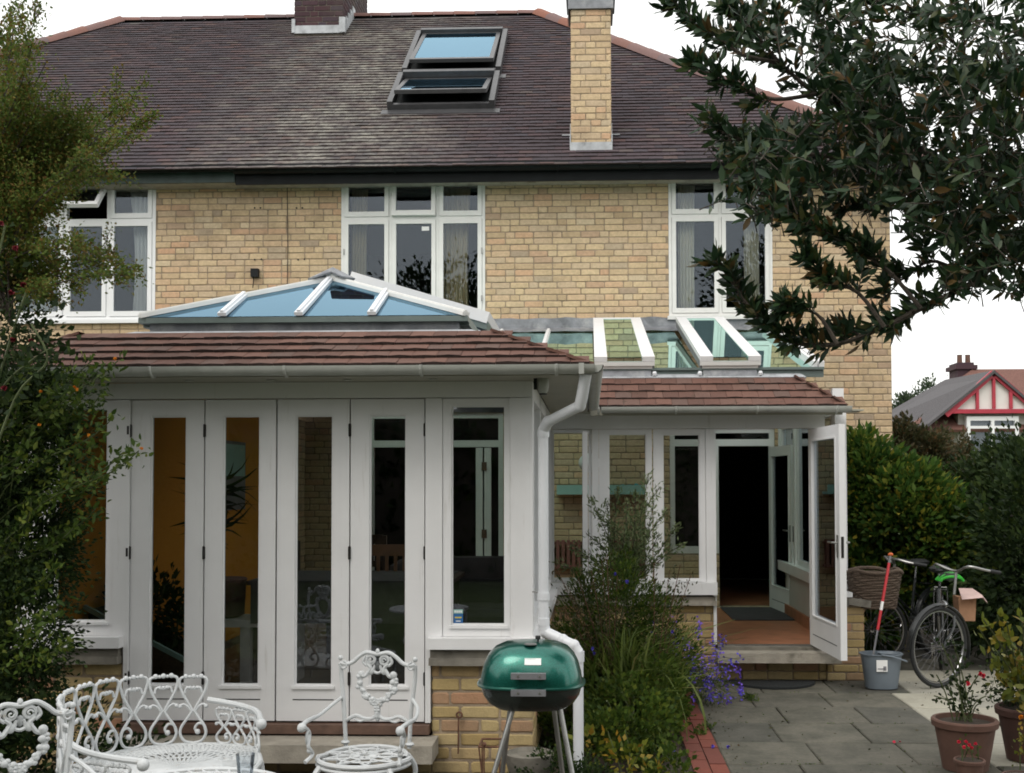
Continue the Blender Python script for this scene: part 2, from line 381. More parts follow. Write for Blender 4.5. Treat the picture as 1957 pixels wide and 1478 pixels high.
# ------------------------------------------------------------------ foliage
def norm(a): return a / np.maximum(np.linalg.norm(a, axis=1, keepdims=True), 1e-9)
def leaves(name, P0, D, Ln, Wd, mat, parent=None, fold=.25, long=False, curl=.0, up=None, **kw):
    n = len(P0); P0 = np.asarray(P0, float); D = norm(np.asarray(D, float)); Ln = np.broadcast_to(Ln, n)[:, None]; Wd = np.broadcast_to(Wd, n)[:, None]
    rv = norm(rng.normal(size=(n, 3)) + (0 if up is None else np.array(up)))
    Sd = norm(np.cross(D, rv)); N = np.cross(Sd, D)
    if long:
        V = np.stack([P0, P0 + D * Ln * .35 + Sd * Wd * .5 + N * Wd * fold, P0 + D * Ln * .7 + Sd * Wd * .38 + N * Wd * fold - N * Ln * curl * .4,
                      P0 + D * Ln - N * Ln * curl, P0 + D * Ln * .7 - Sd * Wd * .38 + N * Wd * fold - N * Ln * curl * .4, P0 + D * Ln * .35 - Sd * Wd * .5 + N * Wd * fold,
                      P0 + D * Ln * .5 - N * Ln * curl * .2], 1).reshape(-1, 3)
        k = 7; fs = np.array([[0, 1, 2, 6], [6, 2, 3, 4], [6, 4, 5, 0]])
    else:
        V = np.stack([P0, P0 + D * Ln * .45 + Sd * Wd * .5 + N * Wd * fold, P0 + D * Ln, P0 + D * Ln * .45 - Sd * Wd * .5 + N * Wd * fold], 1).reshape(-1, 3)
        k = 4; fs = np.array([[0, 1, 2, 3]])
    Fc = (np.arange(n)[:, None, None] * k + fs[None]).reshape(-1, 4)
    me = bpy.data.meshes.new(name); me.vertices.add(len(V)); me.vertices.foreach_set('co', V.ravel())
    me.loops.add(Fc.size); me.loops.foreach_set('vertex_index', Fc.ravel().astype(np.int32))
    me.polygons.add(len(Fc)); me.polygons.foreach_set('loop_start', np.arange(0, Fc.size, 4, dtype=np.int32))
    try: me.polygons.foreach_set('loop_total', np.full(len(Fc), 4, dtype=np.int32))
    except Exception: pass
    me.update(calc_edges=True); me.materials.append(MAT[mat])
    o = bpy.data.objects.new(name, me); link(o, parent)
    if kw: tag(o, **kw)
    return o
def blob_points(blobs, n, shell=.55, clump=0, cr=.12):
    """points through the volume of several ellipsoids (cx,cy,cz,rx,ry,rz), denser towards the skin, gathered in clumps"""
    B = np.array(blobs, float); vol = B[:, 3] * B[:, 4] * B[:, 5]; pick = rng.choice(len(B), n if not clump else clump, p=vol / vol.sum())
    d = norm(rng.normal(size=(len(pick), 3))); r = rng.uniform(shell, 1.0, (len(pick), 1)) ** .6
    C = B[pick, :3] + d * r * B[pick, 3:6]; out_ = d
    if clump:
        q = rng.integers(0, len(C), n); s_ = rng.normal(size=(n, 3)) * cr * .6
        return C[q] + s_, norm(out_[q] + s_ / cr * .8 + rng.normal(size=(n, 3)) * .4)
    return C, norm(out_ + rng.normal(size=(n, 3)) * .6)
def branches(m, base, tips, r0, r1=.006, sag=.1, n=6):
    base = Vector(base)
    for tp in tips:
        tp = Vector(tp); mid = base.lerp(tp, .5) + Vector((random.uniform(-1, 1), random.uniform(-1, 1), random.uniform(0, 1))) * (tp - base).length * sag
        pth = catmull([base, mid, tp], 5); m.tube(pth, [r0 + (r1 - r0) * i / (len(pth) - 1) for i in range(len(pth))], n)
    return m
# ------------------------------------------------------------------ brickwork
BM = {}
def brick_mesh(l, h, mat, var, axis):
    k = (round(l, 3), round(h, 3), mat, var, axis)
    if k not in BM:
        m = MB(); add_brick(m, 0, 0, 0, l, h, axis); BM[k] = m.mesh('brick', MAT[mat])
    return BM[k]
def add_brick(m, a, y, z, l, h, axis, out=-1, dep=.03):
    j = lambda s=.0018: random.uniform(-s, s)
    bv = .005; k = len(m.v); tl = j(.0012)
    cc = lambda: random.uniform(.004, .012) if l > .06 else .002
    outer = []
    for sx, sy in ((-1, -1), (1, -1), (1, 1), (-1, 1)):
        c_, jx, jy = cc(), j(), j(); a_ = (sx * (l / 2 - c_) + jx, sy * h / 2 + jy); b_ = (sx * l / 2 + jx, sy * (h / 2 - c_) + jy)
        outer += [b_, a_] if sx * sy > 0 else [a_, b_]
    prj = random.uniform(-.002, .002)
    rows = [[(p, q, dep) for p, q in outer], [(p, q, bv + prj) for p, q in outer],
            [(p - math.copysign(bv * 1.2, p), q - math.copysign(bv * 1.2, q), prj + tl) for p, q in outer]]
    for r_ in rows:
        for p, q, d in r_:
            m.v.append((a + p, y - out * d, z + q) if axis == 'x' else (y - out * d, a + p, z + q))
    fl = (axis == 'x') == (out < 0)
    fs = [tuple(k + 16 + i for i in range(8))] + [(k + b + i, k + b + (i + 1) % 8, k + b + 8 + (i + 1) % 8, k + b + 8 + i) for b in (0, 8) for i in range(8)]
    m.f += fs if fl else [f[::-1] for f in fs]
def brickwork(wall, mat, axis, plane, a0, a1, z0, z1, holes=(), out=-1, course=.0752, L_=.2245, maxparts=0, near=None, jt=.010):
    rows = int(round((z1 - z0) / course)); course = (z1 - z0) / rows
    Ls, Lh = L_ - jt, L_ / 2 - jt; whole = []; m = MB()
    for r_ in range(rows):
        zc = z0 + (r_ + .5) * course
        x = a0 - (L_ * .5 if r_ % 2 else L_ * .0) - L_ * random.choice([0, .25])
        spans = [(a0, a1)]
        for (h0, h1, g0, g1) in holes:
            if g0 - .02 < zc < g1 + .02:
                ns = []
                for s0, s1 in spans:
                    if h1 <= s0 or h0 >= s1: ns.append((s0, s1))
                    else:
                        if h0 > s0: ns.append((s0, h0))
                        if h1 < s1: ns.append((h1, s1))
                spans = ns
        cnt = 0
        while x < a1:
            cnt += 1
            ln = Lh if (r_ % 2 and cnt % 3 == 0) or random.random() < .10 else Ls
            lo, hi = x, x + ln; x = hi + jt
            for s0, s1 in spans:
                p, q = max(lo, s0 + .002), min(hi, s1 - .002)
                if q - p < .03: continue
                if abs((q - p) - ln) < .001: whole.append(((p + q) / 2, zc, ln))
                else: add_brick(m, (p + q) / 2, plane, zc, q - p, course - jt, axis, out)
    if near and maxparts: whole.sort(key=lambda t: (t[0] - near[0]) ** 2 + (t[1] - near[1]) ** 2)
    for i, (a, zc, ln) in enumerate(whole):
        if i < maxparts:
            me = brick_mesh(ln, course - jt, mat, random.randrange(8), axis + str(out)) if False else None
            key = (round(ln, 3), round(course - jt, 4), mat, i % 7, axis, out)
            if key not in BM:
                q = MB(); add_brick(q, 0, 0, 0, ln, course - jt, axis, out); BM[key] = q.mesh('brick', MAT[mat])
            inst('brick', BM[key], wall, (a, plane, zc) if axis == 'x' else (plane, a, zc))
        else: add_brick(m, a, plane, zc, ln, course - jt, axis, out)
    if m.v: m.build('brickwork', MAT[mat], wall, kind='stuff')
def wall_body(m, axis, p0, p1, a0, a1, z0, z1, holes=()):      # solid wall with rectangular openings
    xs = sorted({a0, a1, *[h[0] for h in holes], *[h[1] for h in holes]}); zs = sorted({z0, z1, *[h[2] for h in holes], *[h[3] for h in holes]})
    xs = [x for x in xs if a0 <= x <= a1]; zs = [z for z in zs if z0 <= z <= z1]
    for i in range(len(xs) - 1):
        run = None
        for k in range(len(zs) - 1):
            xc, zc = (xs[i] + xs[i + 1]) / 2, (zs[k] + zs[k + 1]) / 2
            solid = not any(h[0] < xc < h[1] and h[2] < zc < h[3] for h in holes)
            if solid:
                if run is None: run = [zs[k], zs[k + 1]]
                else: run[1] = zs[k + 1]
            if (not solid or k == len(zs) - 2) and run:
                if axis == 'x': m.box(xs[i], xs[i + 1], p0, p1, run[0], run[1])
                else: m.box(p0, p1, xs[i], xs[i + 1], run[0], run[1])
                run = None
    return m
def window(parent, label, Y, outer, xb, zb, mat='white_old', fw=.035, sw=.045, gl='glass', opened=(), name='window', y_off=.0, sill=True, dep=.07):
    """outer in pixels, xb / zb cell bounds in pixels: a frame with a sash and a pane in every cell"""
    x0, x1, z0, z1 = R4(*outer, Y); cx = (outer[0] + outer[2]) / 2; cz = (outer[1] + outer[3]) / 2
    X = [x0] + [P(p, cz, Y).x for p in xb] + [x1]; Z = [z0] + [P(cx, p, Y).z for p in sorted(zb, reverse=True)] + [z1]
    m = MB(); y0, y1 = Y + y_off, Y + y_off + dep
    m.frame(x0, x1, z0, z1, y0, y1, fw)
    zz = [z0 + fw] + [v for z in Z[1:-1] for v in (z - fw / 2, z + fw / 2)] + [z1 - fw]
    for z in Z[1:-1]: m.box(x0 + fw, x1 - fw, y0, y1, z - fw / 2, z + fw / 2)
    for x in X[1:-1]:
        for a, b in zip(zz[0::2], zz[1::2]): m.box(x - fw / 2, x + fw / 2, y0, y1, a, b)
    if sill: m.box(x0 - .02, x1 + .02, y0 - .055, y0 + .03, z0 - .045, z0 - .002)
    wo = m.build(name, MAT[mat], parent, label=label)
    for i in range(len(X) - 1):
        for k in range(len(Z) - 1):
            a = X[i] + (fw if i == 0 else fw / 2) + .003; b = X[i + 1] - (fw if i == len(X) - 2 else fw / 2) - .003
            c = Z[k] + (fw if k == 0 else fw / 2) + .003; d = Z[k + 1] - (fw if k == len(Z) - 2 else fw / 2) - .003
            ss = MB().frame(a, b, c, d, y0 - .012, y0 + .04, sw, sw, sw * 1.2, sw); gg = MB().box(a + sw, b - sw, y0 + .012, y0 + .018, c + sw * 1.2, d - sw)
            ang = dict(opened).get((i, k))
            if ang:
                M_ = Matrix.Translation((0, y0, d)) @ Matrix.Rotation(R(-ang), 4, 'X') @ Matrix.Translation((0, -y0, -d)); ss.xf(M_); gg.xf(M_)
            ss.build('sash', MAT[mat], wo); gg.build('pane', MAT[gl], wo)
    return wo, (x0, x1, z0, z1)
def curtain(x0, x1, z0, z1, Y, mat, label, taper=.0, amp=.03, folds=6):
    m = MB(); n = folds * 8; rows = 10
    for r_ in range(rows + 1):
        t_ = r_ / rows; z = z1 + (z0 - z1) * t_
        for i in range(n + 1):
            u = i / n; xx = x0 + (x1 - x0) * u * (1 - taper * math.sin(t_ * math.pi * .8))
            m.v.append((xx, Y + amp * math.sin(u * folds * 2 * math.pi + .6 * math.sin(t_ * 3)) * (.5 + .5 * t_), z))
    for r_ in range(rows):
        for i in range(n): a = r_ * (n + 1) + i; m.f.append((a, a + 1, a + n + 2, a + n + 1))
    o = m.build('curtain', MAT[mat], None, smooth=True)
    md = o.modifiers.new('thick', 'SOLIDIFY'); md.thickness = .004
    return tag(o, label, 'curtain', 'curtains behind the upstairs windows')
def tiles(A, U, V, rows, wid, gauge, t, lay, parent, mat, single=True, name='roof_tile', overlap=1.25, cam=.002):
    """plain tiles laid from eave point A, along U, up V; lay(row) -> (u0, u1)"""
    A, U, V = Vector(A), Vector(U).normalized(), Vector(V).normalized(); N = U.cross(V).normalized()
    if N.z < 0: N = -N
    m = MB(); res = []
    def one(mm, u, v, w_, org):
        k = len(mm.v); ln = gauge * overlap; j = lambda s: random.uniform(-s, s)
        tl = t * random.uniform(.85, 1.25); dv = j(gauge * .02); lift = j(t * .12); g = .0015
        for (uu, vv, nn) in ((g, dv, 0), (w_ - g, dv, 0), (w_ - g, ln, -t), (g, ln, -t)):
            q = org + U * (uu) + V * vv
            mm.v.append(tuple(q + N * (nn + .001))); 
        for (uu, vv, nn) in ((g, dv, tl), (w_ / 2, dv + gauge * .01, tl + lift + cam), (w_ - g, dv, tl), (w_ - g, ln, 0), (g, ln, 0)):
            mm.v.append(tuple(org + U * uu + V * vv + N * nn))
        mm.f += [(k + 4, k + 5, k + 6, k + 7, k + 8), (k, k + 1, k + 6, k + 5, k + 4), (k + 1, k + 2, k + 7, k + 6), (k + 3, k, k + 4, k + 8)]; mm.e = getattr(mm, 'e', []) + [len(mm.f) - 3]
    var = []
    for q in range(8):
        mm = MB(); one(mm, 0, 0, wid, Vector((0, 0, 0))); var.append(mm)
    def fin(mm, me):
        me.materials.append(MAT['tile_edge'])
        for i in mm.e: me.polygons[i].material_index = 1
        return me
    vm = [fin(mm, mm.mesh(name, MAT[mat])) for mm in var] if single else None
    for r_ in range(rows):
        u0, u1 = lay(r_); off = (wid / 2 if r_ % 2 else 0) ; x = math.floor((u0 - off) / wid) * wid + off
        while x < u1 - .001:
            a, b = max(x, u0), min(x + wid, u1); x += wid
            if b - a < .03: continue
            org = A + U * a + V * (r_ * gauge)
            if single and b - a > wid * .98: inst(name, random.choice(vm), parent, org)
            else:
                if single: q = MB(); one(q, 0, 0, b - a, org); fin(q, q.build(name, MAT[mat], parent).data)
                else: one(m, 0, 0, b - a, org)
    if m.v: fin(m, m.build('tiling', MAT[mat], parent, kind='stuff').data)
def ridge(a, b, parent, mat='tile_ridge', ln=.33, r=.10, lift=.0, name='ridge_tile'):
    a, b = Vector(a), Vector(b); d = b - a; n = max(1, int(d.length / ln)); d.normalize(); s_ = d.cross(Vector((0, 0, 1))).normalized(); u = s_.cross(d)
    st = (b - a).length / n
    for i in range(n):
        m = MB(); k = 7
        for e, (dd, rr) in enumerate(((0, r * random.uniform(.98, 1.04)), (st * .985, r * .93))):
            for off in (0, -.016):
                for j in range(k):
                    t_ = math.pi * j / (k - 1); m.v.append(tuple(a + d * (st * i + dd) + (s_ * math.cos(t_) + u * math.sin(t_) * .8) * (rr + off) + Vector((0, 0, lift + random.uniform(0, .004)))))
        for j in range(k - 1):
            m.f += [(j, j + 1, 2 * k + j + 1, 2 * k + j), (j, k + j, k + j + 1, j + 1), (2 * k + j, 2 * k + j + 1, 3 * k + j + 1, 3 * k + j), (k + j, 3 * k + j, 3 * k + j + 1, k + j + 1)]
        m.build(name, MAT[mat], parent, smooth=True)
def gutter(parent, a, b, r, mat, brackets=(), label=None, name='gutter', brk='gutter_bracket'):
    a, b = Vector(a), Vector(b); d = (b - a).normalized(); s_ = d.cross(Vector((0, 0, 1))).normalized(); m = MB(); k = 9
    for p in (a, b):
        for rr in (r, r * .9):
            for j in range(k):
                t_ = math.pi * j / (k - 1); m.v.append(tuple(p + s_ * math.cos(t_) * rr - Vector((0, 0, 1)) * math.sin(t_) * rr))
    for j in range(k - 1):
        m.f += [(j, 2 * k + j, 2 * k + j + 1, j + 1), (k + j, k + j + 1, 3 * k + j + 1, 3 * k + j), (j, j + 1, k + j + 1, k + j), (2 * k + j, 3 * k + j, 3 * k + j + 1, 2 * k + j + 1)]
    for j in (0, k - 1): m.f.append((j, k + j, 3 * k + j, 2 * k + j))
    m.f += [tuple(range(k - 1, -1, -1)), tuple(range(2 * k, 3 * k))]
    g = m.build(name, MAT[mat], parent, smooth=True, label=label)
    for x in brackets:
        p = a + d * x; q = MB(); q.tube([p + s_ * math.cos(t_) * r * 1.07 - Vector((0, 0, 1)) * math.sin(t_) * r * 1.07 for t_ in [math.pi * i / 8 for i in range(9)]], .009, 6)
        q.build(brk, MAT[mat], g)
    return g
# ------------------------------------------------------------------ the ground
MW = 13.3                                                     # garden face of the house wall
FLR = .285                                                    # floor level indoors
g = MB(); g.box(-400, 400, -60, 900, -.6, -.07); g.build('ground', MAT['lawn'], kind='structure')
# paved terrace: a bed under it, then every slab on its own
XB = .84
m = MB(); m.box(XB, 7.0, 2.2, 16, -.2, -.03); m.box(-3.9, -.42, 2.2, 6.76, -.2, -.03); terr = m.build('terrace', MAT['mortar_dark'], kind='structure')
random.seed(5)
def slab_(x0, x1, y0, y1, mat, top=0):
    m = MB(); j = .004; h = random.uniform(-.004, .003) + top; e = .008
    z = [h + random.uniform(-.002, .002) for _ in range(4)]
    c = [(x0 + j, y0 + j), (x1 - j, y0 + j), (x1 - j, y1 - j), (x0 + j, y1 - j)]
    i_ = [(x0 + j + e, y0 + j + e), (x1 - j - e, y0 + j + e), (x1 - j - e, y1 - j - e), (x0 + j + e, y1 - j - e)]
    m.v = [(p, q, -.04) for p, q in c] + [(p, q, z[n] - e * .8) for n, (p, q) in enumerate(c)] + [(p, q, z[n]) for n, (p, q) in enumerate(i_)]
    m.f = [(8, 9, 10, 11)] + [(b + i, b + (i + 1) % 4, b + 4 + (i + 1) % 4, b + 4 + i) for b in (0, 4) for i in range(4)]
    m.build('paving_slab', MAT[mat], terr)
rowsY = [9.486 - .6 * k for k in range(0, 13)]
for k, y in enumerate([10.05] + rowsY[:-1]):
    y0, y1 = (rowsY[0], 10.05) if k == 0 else (rowsY[k], rowsY[k - 1])
    lim = 2.66 if k == 0 else 2.49
    off = 1.29 if k % 2 else 1.44
    if y1 < 3.2: break
    xs = [XB] + [x for x in (off, off + .6) if x < lim - .1] + ([off + 1.2] if off + 1.2 < lim - .1 else []) + [lim]
    for a, b in zip(xs, xs[1:]): slab_(a, b, y0, y1, 'paving')
    # pale slabs beyond, smaller, then more grey ones
    x = lim
    pale = y0 > 7.0
    while x < 5.2:
        wd = .45 if pale else .6
        slab_(x, x + wd, y0, y1, 'paving_pale' if pale and x < 4.3 else 'paving'); x += wd
for r_ in range(4):
    for c_ in range(5): slab_(2.66 + .6 * c_, 3.26 + .6 * c_, 10.05 + .6 * r_, 10.65 + .6 * r_, 'paving_pale' if r_ < 1 else 'paving')
for r_ in range(7):
    for c_ in range(6):
        slab_(-3.9 + .58 * c_, -3.32 + .58 * c_, 2.55 + .6 * r_, 3.15 + .6 * r_, 'paving')
# bed between the terrace halves, with a brick edging on its right
m = MB(); nx, ny = 30, 60
for i in range(nx + 1):
    for k in range(ny + 1):
        x = -.42 + (.62 + .42) * i / nx; y = 3 + 7.05 * k / ny
        m.v.append((x, y, -.015 + .05 * math.sin(math.pi * i / nx) + random.uniform(-.012, .012)))
for i in range(nx):
    for k in range(ny): a = i * (ny + 1) + k; m.f.append((a, a + ny + 1, a + ny + 2, a + 1))
m.build('flower_bed', MAT['soil'], kind='structure')
m = MB().box(.62, XB, 3, 10.05, -.2, -.012); edge = m.build('brick_edging', MAT['mortar_dark'], kind='structure')
y = 5.2
while y < 9.9:
    for x in (.622, .732):
        yy = y + (.11 if x > .7 else 0)
        q = MB(); q.box(x + .003, x + .105, yy, yy + .212, -.03, .004 + random.uniform(-.003, .003)); q.build('brick', MAT['brick_red'], edge)
    y += .219
# ------------------------------------------------------------------ the house (a semi-detached pair under one hipped roof)
EY, EZ = 12.86, 5.44                                          # eave line
HX0, HX1 = -11.7, P(1703, 600, MW).x
wl = (32, 349, 297, 612); wm = (652, 340, 927, 606); wr = (1278, 330, 1476, 604)
ho = [R4(*q, MW) for q in (wl, wm, wr)]
fd_m = R4(703, 790, 962, 1200, MW); fd_m = (fd_m[0], fd_m[1], FLR, fd_m[3])
fd_r = R4(1281, 818, 1482, 1200, MW); fd_r = (fd_r[0], fd_r[1], FLR, fd_r[3])
kw_z = P(1300, 1058, MW).z
xdr = P(1374, 900, MW).x                                      # window left of xdr, door right of it
holes = ho + [fd_m, (fd_r[0], xdr, kw_z, fd_r[3]), (xdr - .0001, fd_r[1], FLR, fd_r[3])]
house = thing('semi_detached_house', 'two storey yellow brick semi-detached house with dark hipped tile roof', 'house', (-4, MW, 0))
HB = 21.9
m = MB(); wall_body(m, 'x', MW + .006, MW + .27, HX0, HX1, 0, 5.5, holes)
wall = m.build('wall', MAT['mortar'], house)
brickwork(wall, 'brick', 'x', MW, -8.4, HX1, 2.48, 5.42, holes, maxparts=230, near=(-1.2, 4.6))
brickwork(wall, 'brick', 'x', MW, -3.5, HX1, 0, 2.48, holes)
m = MB(); wall_body(m, 'y', HX1 - .27, HX1 - .006, MW + .27, HB, 0, 5.5); m.box(HX0, HX0 + .27, MW + .27, HB, 0, 5.5); m.box(HX0 + .27, HX1 - .27, HB - .27, HB, 0, 5.5)
sw_ = m.build('side_wall', MAT['mortar'], house)
brickwork(sw_, 'brick', 'y', HX1, MW + .01, MW + 5, 0, 5.42, out=1)
# rooms behind the windows
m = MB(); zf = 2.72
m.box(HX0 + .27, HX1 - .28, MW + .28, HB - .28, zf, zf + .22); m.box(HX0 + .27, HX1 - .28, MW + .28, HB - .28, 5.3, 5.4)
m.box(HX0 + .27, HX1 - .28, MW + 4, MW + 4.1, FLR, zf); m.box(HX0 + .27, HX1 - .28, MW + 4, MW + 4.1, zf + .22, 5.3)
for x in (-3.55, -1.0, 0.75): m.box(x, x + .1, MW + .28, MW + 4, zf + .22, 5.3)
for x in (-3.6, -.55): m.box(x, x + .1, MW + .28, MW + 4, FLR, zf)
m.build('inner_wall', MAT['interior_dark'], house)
m = MB(); m.box(HX0 + .28, HX1 - .29, MW + .02, MW + 4, 0, FLR - .004); m.build('floor', MAT['floor_terracotta'], house)
# roof
d_ = (HX1 + .34 + 4.9) ; RX1 = P(1030, 20, 17.5).x; RY = 17.55; RZ = P(1030, 26, RY).z; RX0 = P(232, 49, RY).x
EX1 = HX1 + .36; EX0 = RX0 - (EX1 - RX1)
pitch = (RZ - EZ) / (RY - EY)
A = Vector((EX0, EY, EZ)); B_ = Vector((EX1, EY, EZ)); C_ = Vector((RX1, RY, RZ)); D_ = Vector((RX0, RY, RZ)); E_ = Vector((EX1, 2 * RY - EY, EZ)); F_ = Vector((EX0, 2 * RY - EY, EZ))
vsl = [(-2.56, -1.2, 15.25, 16.6), (-2.58, -1.2, 14.22, 15.12)]          # roof windows: x0, x1, y0, y1
V_ = (Vector((0, 1, pitch))).normalized(); SL = (D_ - A); slope_len = (RY - EY) / V_.y
m = MB()
for q in ([A, B_, C_, D_], [B_, E_, C_], [E_, F_, D_, C_], [F_, A, D_]): m.slab(q, .05)
m.slab([A, F_, E_, B_], .03)
roof = m.build('roof', MAT['black_paint'], house)
gauge = .1075; nrow = int(slope_len / gauge); 
def lay(r_):
    t_ = r_ / nrow; return ((RX0 - EX0) * t_ + .0, (EX1 - EX0) - (EX1 - RX1) * t_)
tiles(A - V_ * .06, (1, 0, 0), V_, nrow, .168, gauge, .016, lay, roof, 'tile_dark', single=False)
m2 = Vector((-(EX1 - RX1), 0, RZ - EZ)).normalized()
tiles(B_ + Vector((.05, 0, 0)), (0, 1, 0), m2, nrow, .168, gauge * ((E_ - B_).length / 2 / (RY - EY)) * .98, .016, lambda r_: ((RY - EY) * r_ / nrow, 2 * (RY - EY) - (RY - EY) * r_ / nrow), roof, 'tile_dark', single=False)
ridge(D_, C_, roof, lift=-.03); ridge(C_, B_, roof, lift=-.045, r=.145); ridge(D_, A, roof, lift=-.045, r=.145)
# eaves
xg = P(443, 325, EY).x
m = MB().box(EX0 + .1, xg - .01, EY + .14, EY + .17, 5.30, 5.46); m.build('fascia', MAT['green_paint'], house, label='dull green fascia board of the left half')
m = MB().box(xg, EX1 - .1, EY + .14, EY + .17, 5.27, 5.44); m.build('fascia', MAT['black_paint'], house, label='black fascia board of the right half')
m = MB().box(EX0 + .1, EX1 - .1, EY + .18, MW + .1, 5.30, 5.325); m.build('soffit', MAT['stone'], house)
zs = P(1000, 331, MW - .02).z
m = MB().box(xg + .06, EX1 - .3, MW - .07, MW - .03, zs - .045, zs - .01); m.build('eaves_batten', MAT['stone'], house)
gutter(house, (EX0 + .1, EY + .06, 5.465), (xg + .25, EY + .06, 5.465), .062, 'black_paint', [i * .9 for i in range(1, 12)], 'older black gutter of the left half')
gutter(house, (xg + .0, EY + .075, 5.445), (EX1 - .05, EY + .075, 5.445), .068, 'black_paint', [i * .95 for i in range(1, 12)])
# windows
w1, r1 = window(house, 'upstairs window at the far left with its top light open', MW, wl, (124, 207), (422,), 'white_upvc', .04, .05, opened=[((1, 1), 42)], y_off=.0)
w2, r2 = window(house, 'upstairs three-light white timber window in the middle', MW, wm, (746, 836), (417,), 'white_old', .035, .05, opened=[((1, 1), 6)])
w3, r3 = window(house, 'upstairs two-light white window beside the tree', MW, wr, (1376,), (412,), 'white_old', .035, .048)
m = MB().box(r2[0], r2[1], MW - .03, MW + .05, r2[3] + .003, r2[3] + .05); m.build('window_head', MAT['white_old'], w2)
m = MB().box(r3[0], r3[1], MW - .03, MW + .05, r3[3] + .003, r3[3] + .04); m.build('window_head', MAT['white_old'], w3)
for z in (.18, .75): MB().box(r2[1] - .045, r2[1] - .03, MW - .022, MW - .012, r2[2] + z, r2[2] + z + .07).build('hinge', MAT['steel'], w2)
MB().box(r2[0] + .03, r2[0] + .045, MW - .022, MW - .012, r2[2] + .75, r2[2] + .82).build('hinge', MAT['steel'], w2)
q = R4(806, 433, 820, 441, MW); MB().box(q[0], q[1], MW + .004, MW + .008, q[2], q[3]).build('sticker', MAT['print_white'], w2)
# curtains hang inside
for a, b, y_, mt, lb, tp in ((672, 703, 0, 'curtain_gold', 'mustard curtain behind the left light of the middle window', .1), (848, 900, 0, 'curtain_gold', 'dull gold curtain behind the right light of the middle window', .12),
                         (1296, 1328, 1, 'curtain_cream', 'cream curtain at the left of the upstairs window by the tree', .05), (1422, 1452, 1, 'curtain_cream', 'cream curtain at the right of the upstairs window by the tree', .05),
                         (248, 292, 2, 'curtain_white', 'white net curtain at the right of the far left window', .22), (44, 112, 2, 'curtain_white', 'white net curtain at the left of the far left window', .1)):
    rr = (r2, r3, r1)[y_]
    x0, x1 = P(a, 480, MW + .2).x, P(b, 480, MW + .2).x
    if a in (248,): curtain(x1, x0, rr[2] + .02, rr[3] - .04, MW + .2, mt, lb, tp, folds=5)
    else: curtain(x0, x1, rr[2] + .02, rr[3] - .04, MW + .2, mt, lb, tp, folds=5 if a != 44 else 8)
# cable, wall box, screw holes
m = MB(); p0 = P(549, 345, MW - .02); p1 = P(547, 540, MW - .02); m.tube([(p0.x, MW - .02, 5.30), (p0.x + .01, MW - .015, 4.6), (p1.x, MW - .015, 3.0)], .005, 5); m.build('cable', MAT['iron_dark'], house)
m = MB()
for (a, b) in ((487, 398), (498, 398), (567, 398), (578, 398), (487, 497), (500, 496), (570, 497), (582, 496)):
    p = P(a, b, MW); m.lathe([(.011, 0), (.011, .004)], (0, 0, 0), 8); 
    k = len(m.v) - 16
    for i in range(k, len(m.v)): v = m.v[i]; m.v[i] = (p.x + v[0], MW - .0055 - v[2], p.z + v[1])
m.build('screw_hole', MAT['iron_dark'], house)
p = P(489, 524, MW); q = MB(); q.box(p.x - .045, p.x + .045, MW - .07, MW - .004, p.z - .045, p.z + .055)
jb = q.build('junction_box', MAT['black_paint'], house); q = MB(); q.tube(catmull([(p.x - .02, MW - .03, p.z - .04), (p.x - .01, MW - .06, p.z - .1), (p.x - .03, MW - .02, p.z - .17)], 5), .006, 5); q.build('cable', MAT['iron_dark'], jb)
# tall narrow flue stack at the eaves
fy = 13.15; x0, x1 = P(1091, 200, fy).x, P(1168, 200, fy).x; zt = P(1130, 18, fy).z; zb = 5.45
m = MB().box(x0 + .006, x1 - .006, fy + .006, fy + .47, zb, zt); ch = m.build('chimney', MAT['mortar'], house, label='slender yellow brick flue rising at the eaves')
brickwork(ch, 'brick', 'x', fy, x0, x1, 5.72, zt, maxparts=60, near=((x0 + x1) / 2, 6.5), course=.079, L_=.24)
brickwork(ch, 'brick', 'y', x0, fy + .004, fy + .47, 5.6, zt, out=-1, course=.079); brickwork(ch, 'brick', 'y', x1, fy + .004, fy + .47, 5.6, zt, out=1, course=.079)
m = MB(); m.box(x0 - .03, x1 + .03, fy - .03, fy + .5, zt + .0, zt + .33); m.box(x0 - .055, x1 + .055, fy - .055, fy + .53, zt + .16, zt + .22)
m.box(x0 - .035, x0 - .031, fy - .03, fy + .3, zt - .1, zt); m.build('chimney_cap', MAT['lead'], ch)
m = MB(); m.box(x0 - .012, x1 + .012, fy - .02, fy + .0, 5.60, 5.76); m.box(x0 - .07, x1 + .07, fy - .09, fy + .02, 5.585, 5.60)
for sx in (x0 - .014, x1 + .002):
    m.box(sx, sx + .012, fy - .01, fy + .1, 5.66, 5.86); m.box(sx, sx + .012, fy + .1, fy + .3, 5.80, 6.02)
m.box(x0 - .11, x0 - .012, fy + .30, fy + .36, 5.94, 5.955); m.box(x1 + .012, x1 + .11, fy + .30, fy + .36, 5.94, 5.955)
m.build('flashing', MAT['lead_pale'], ch)
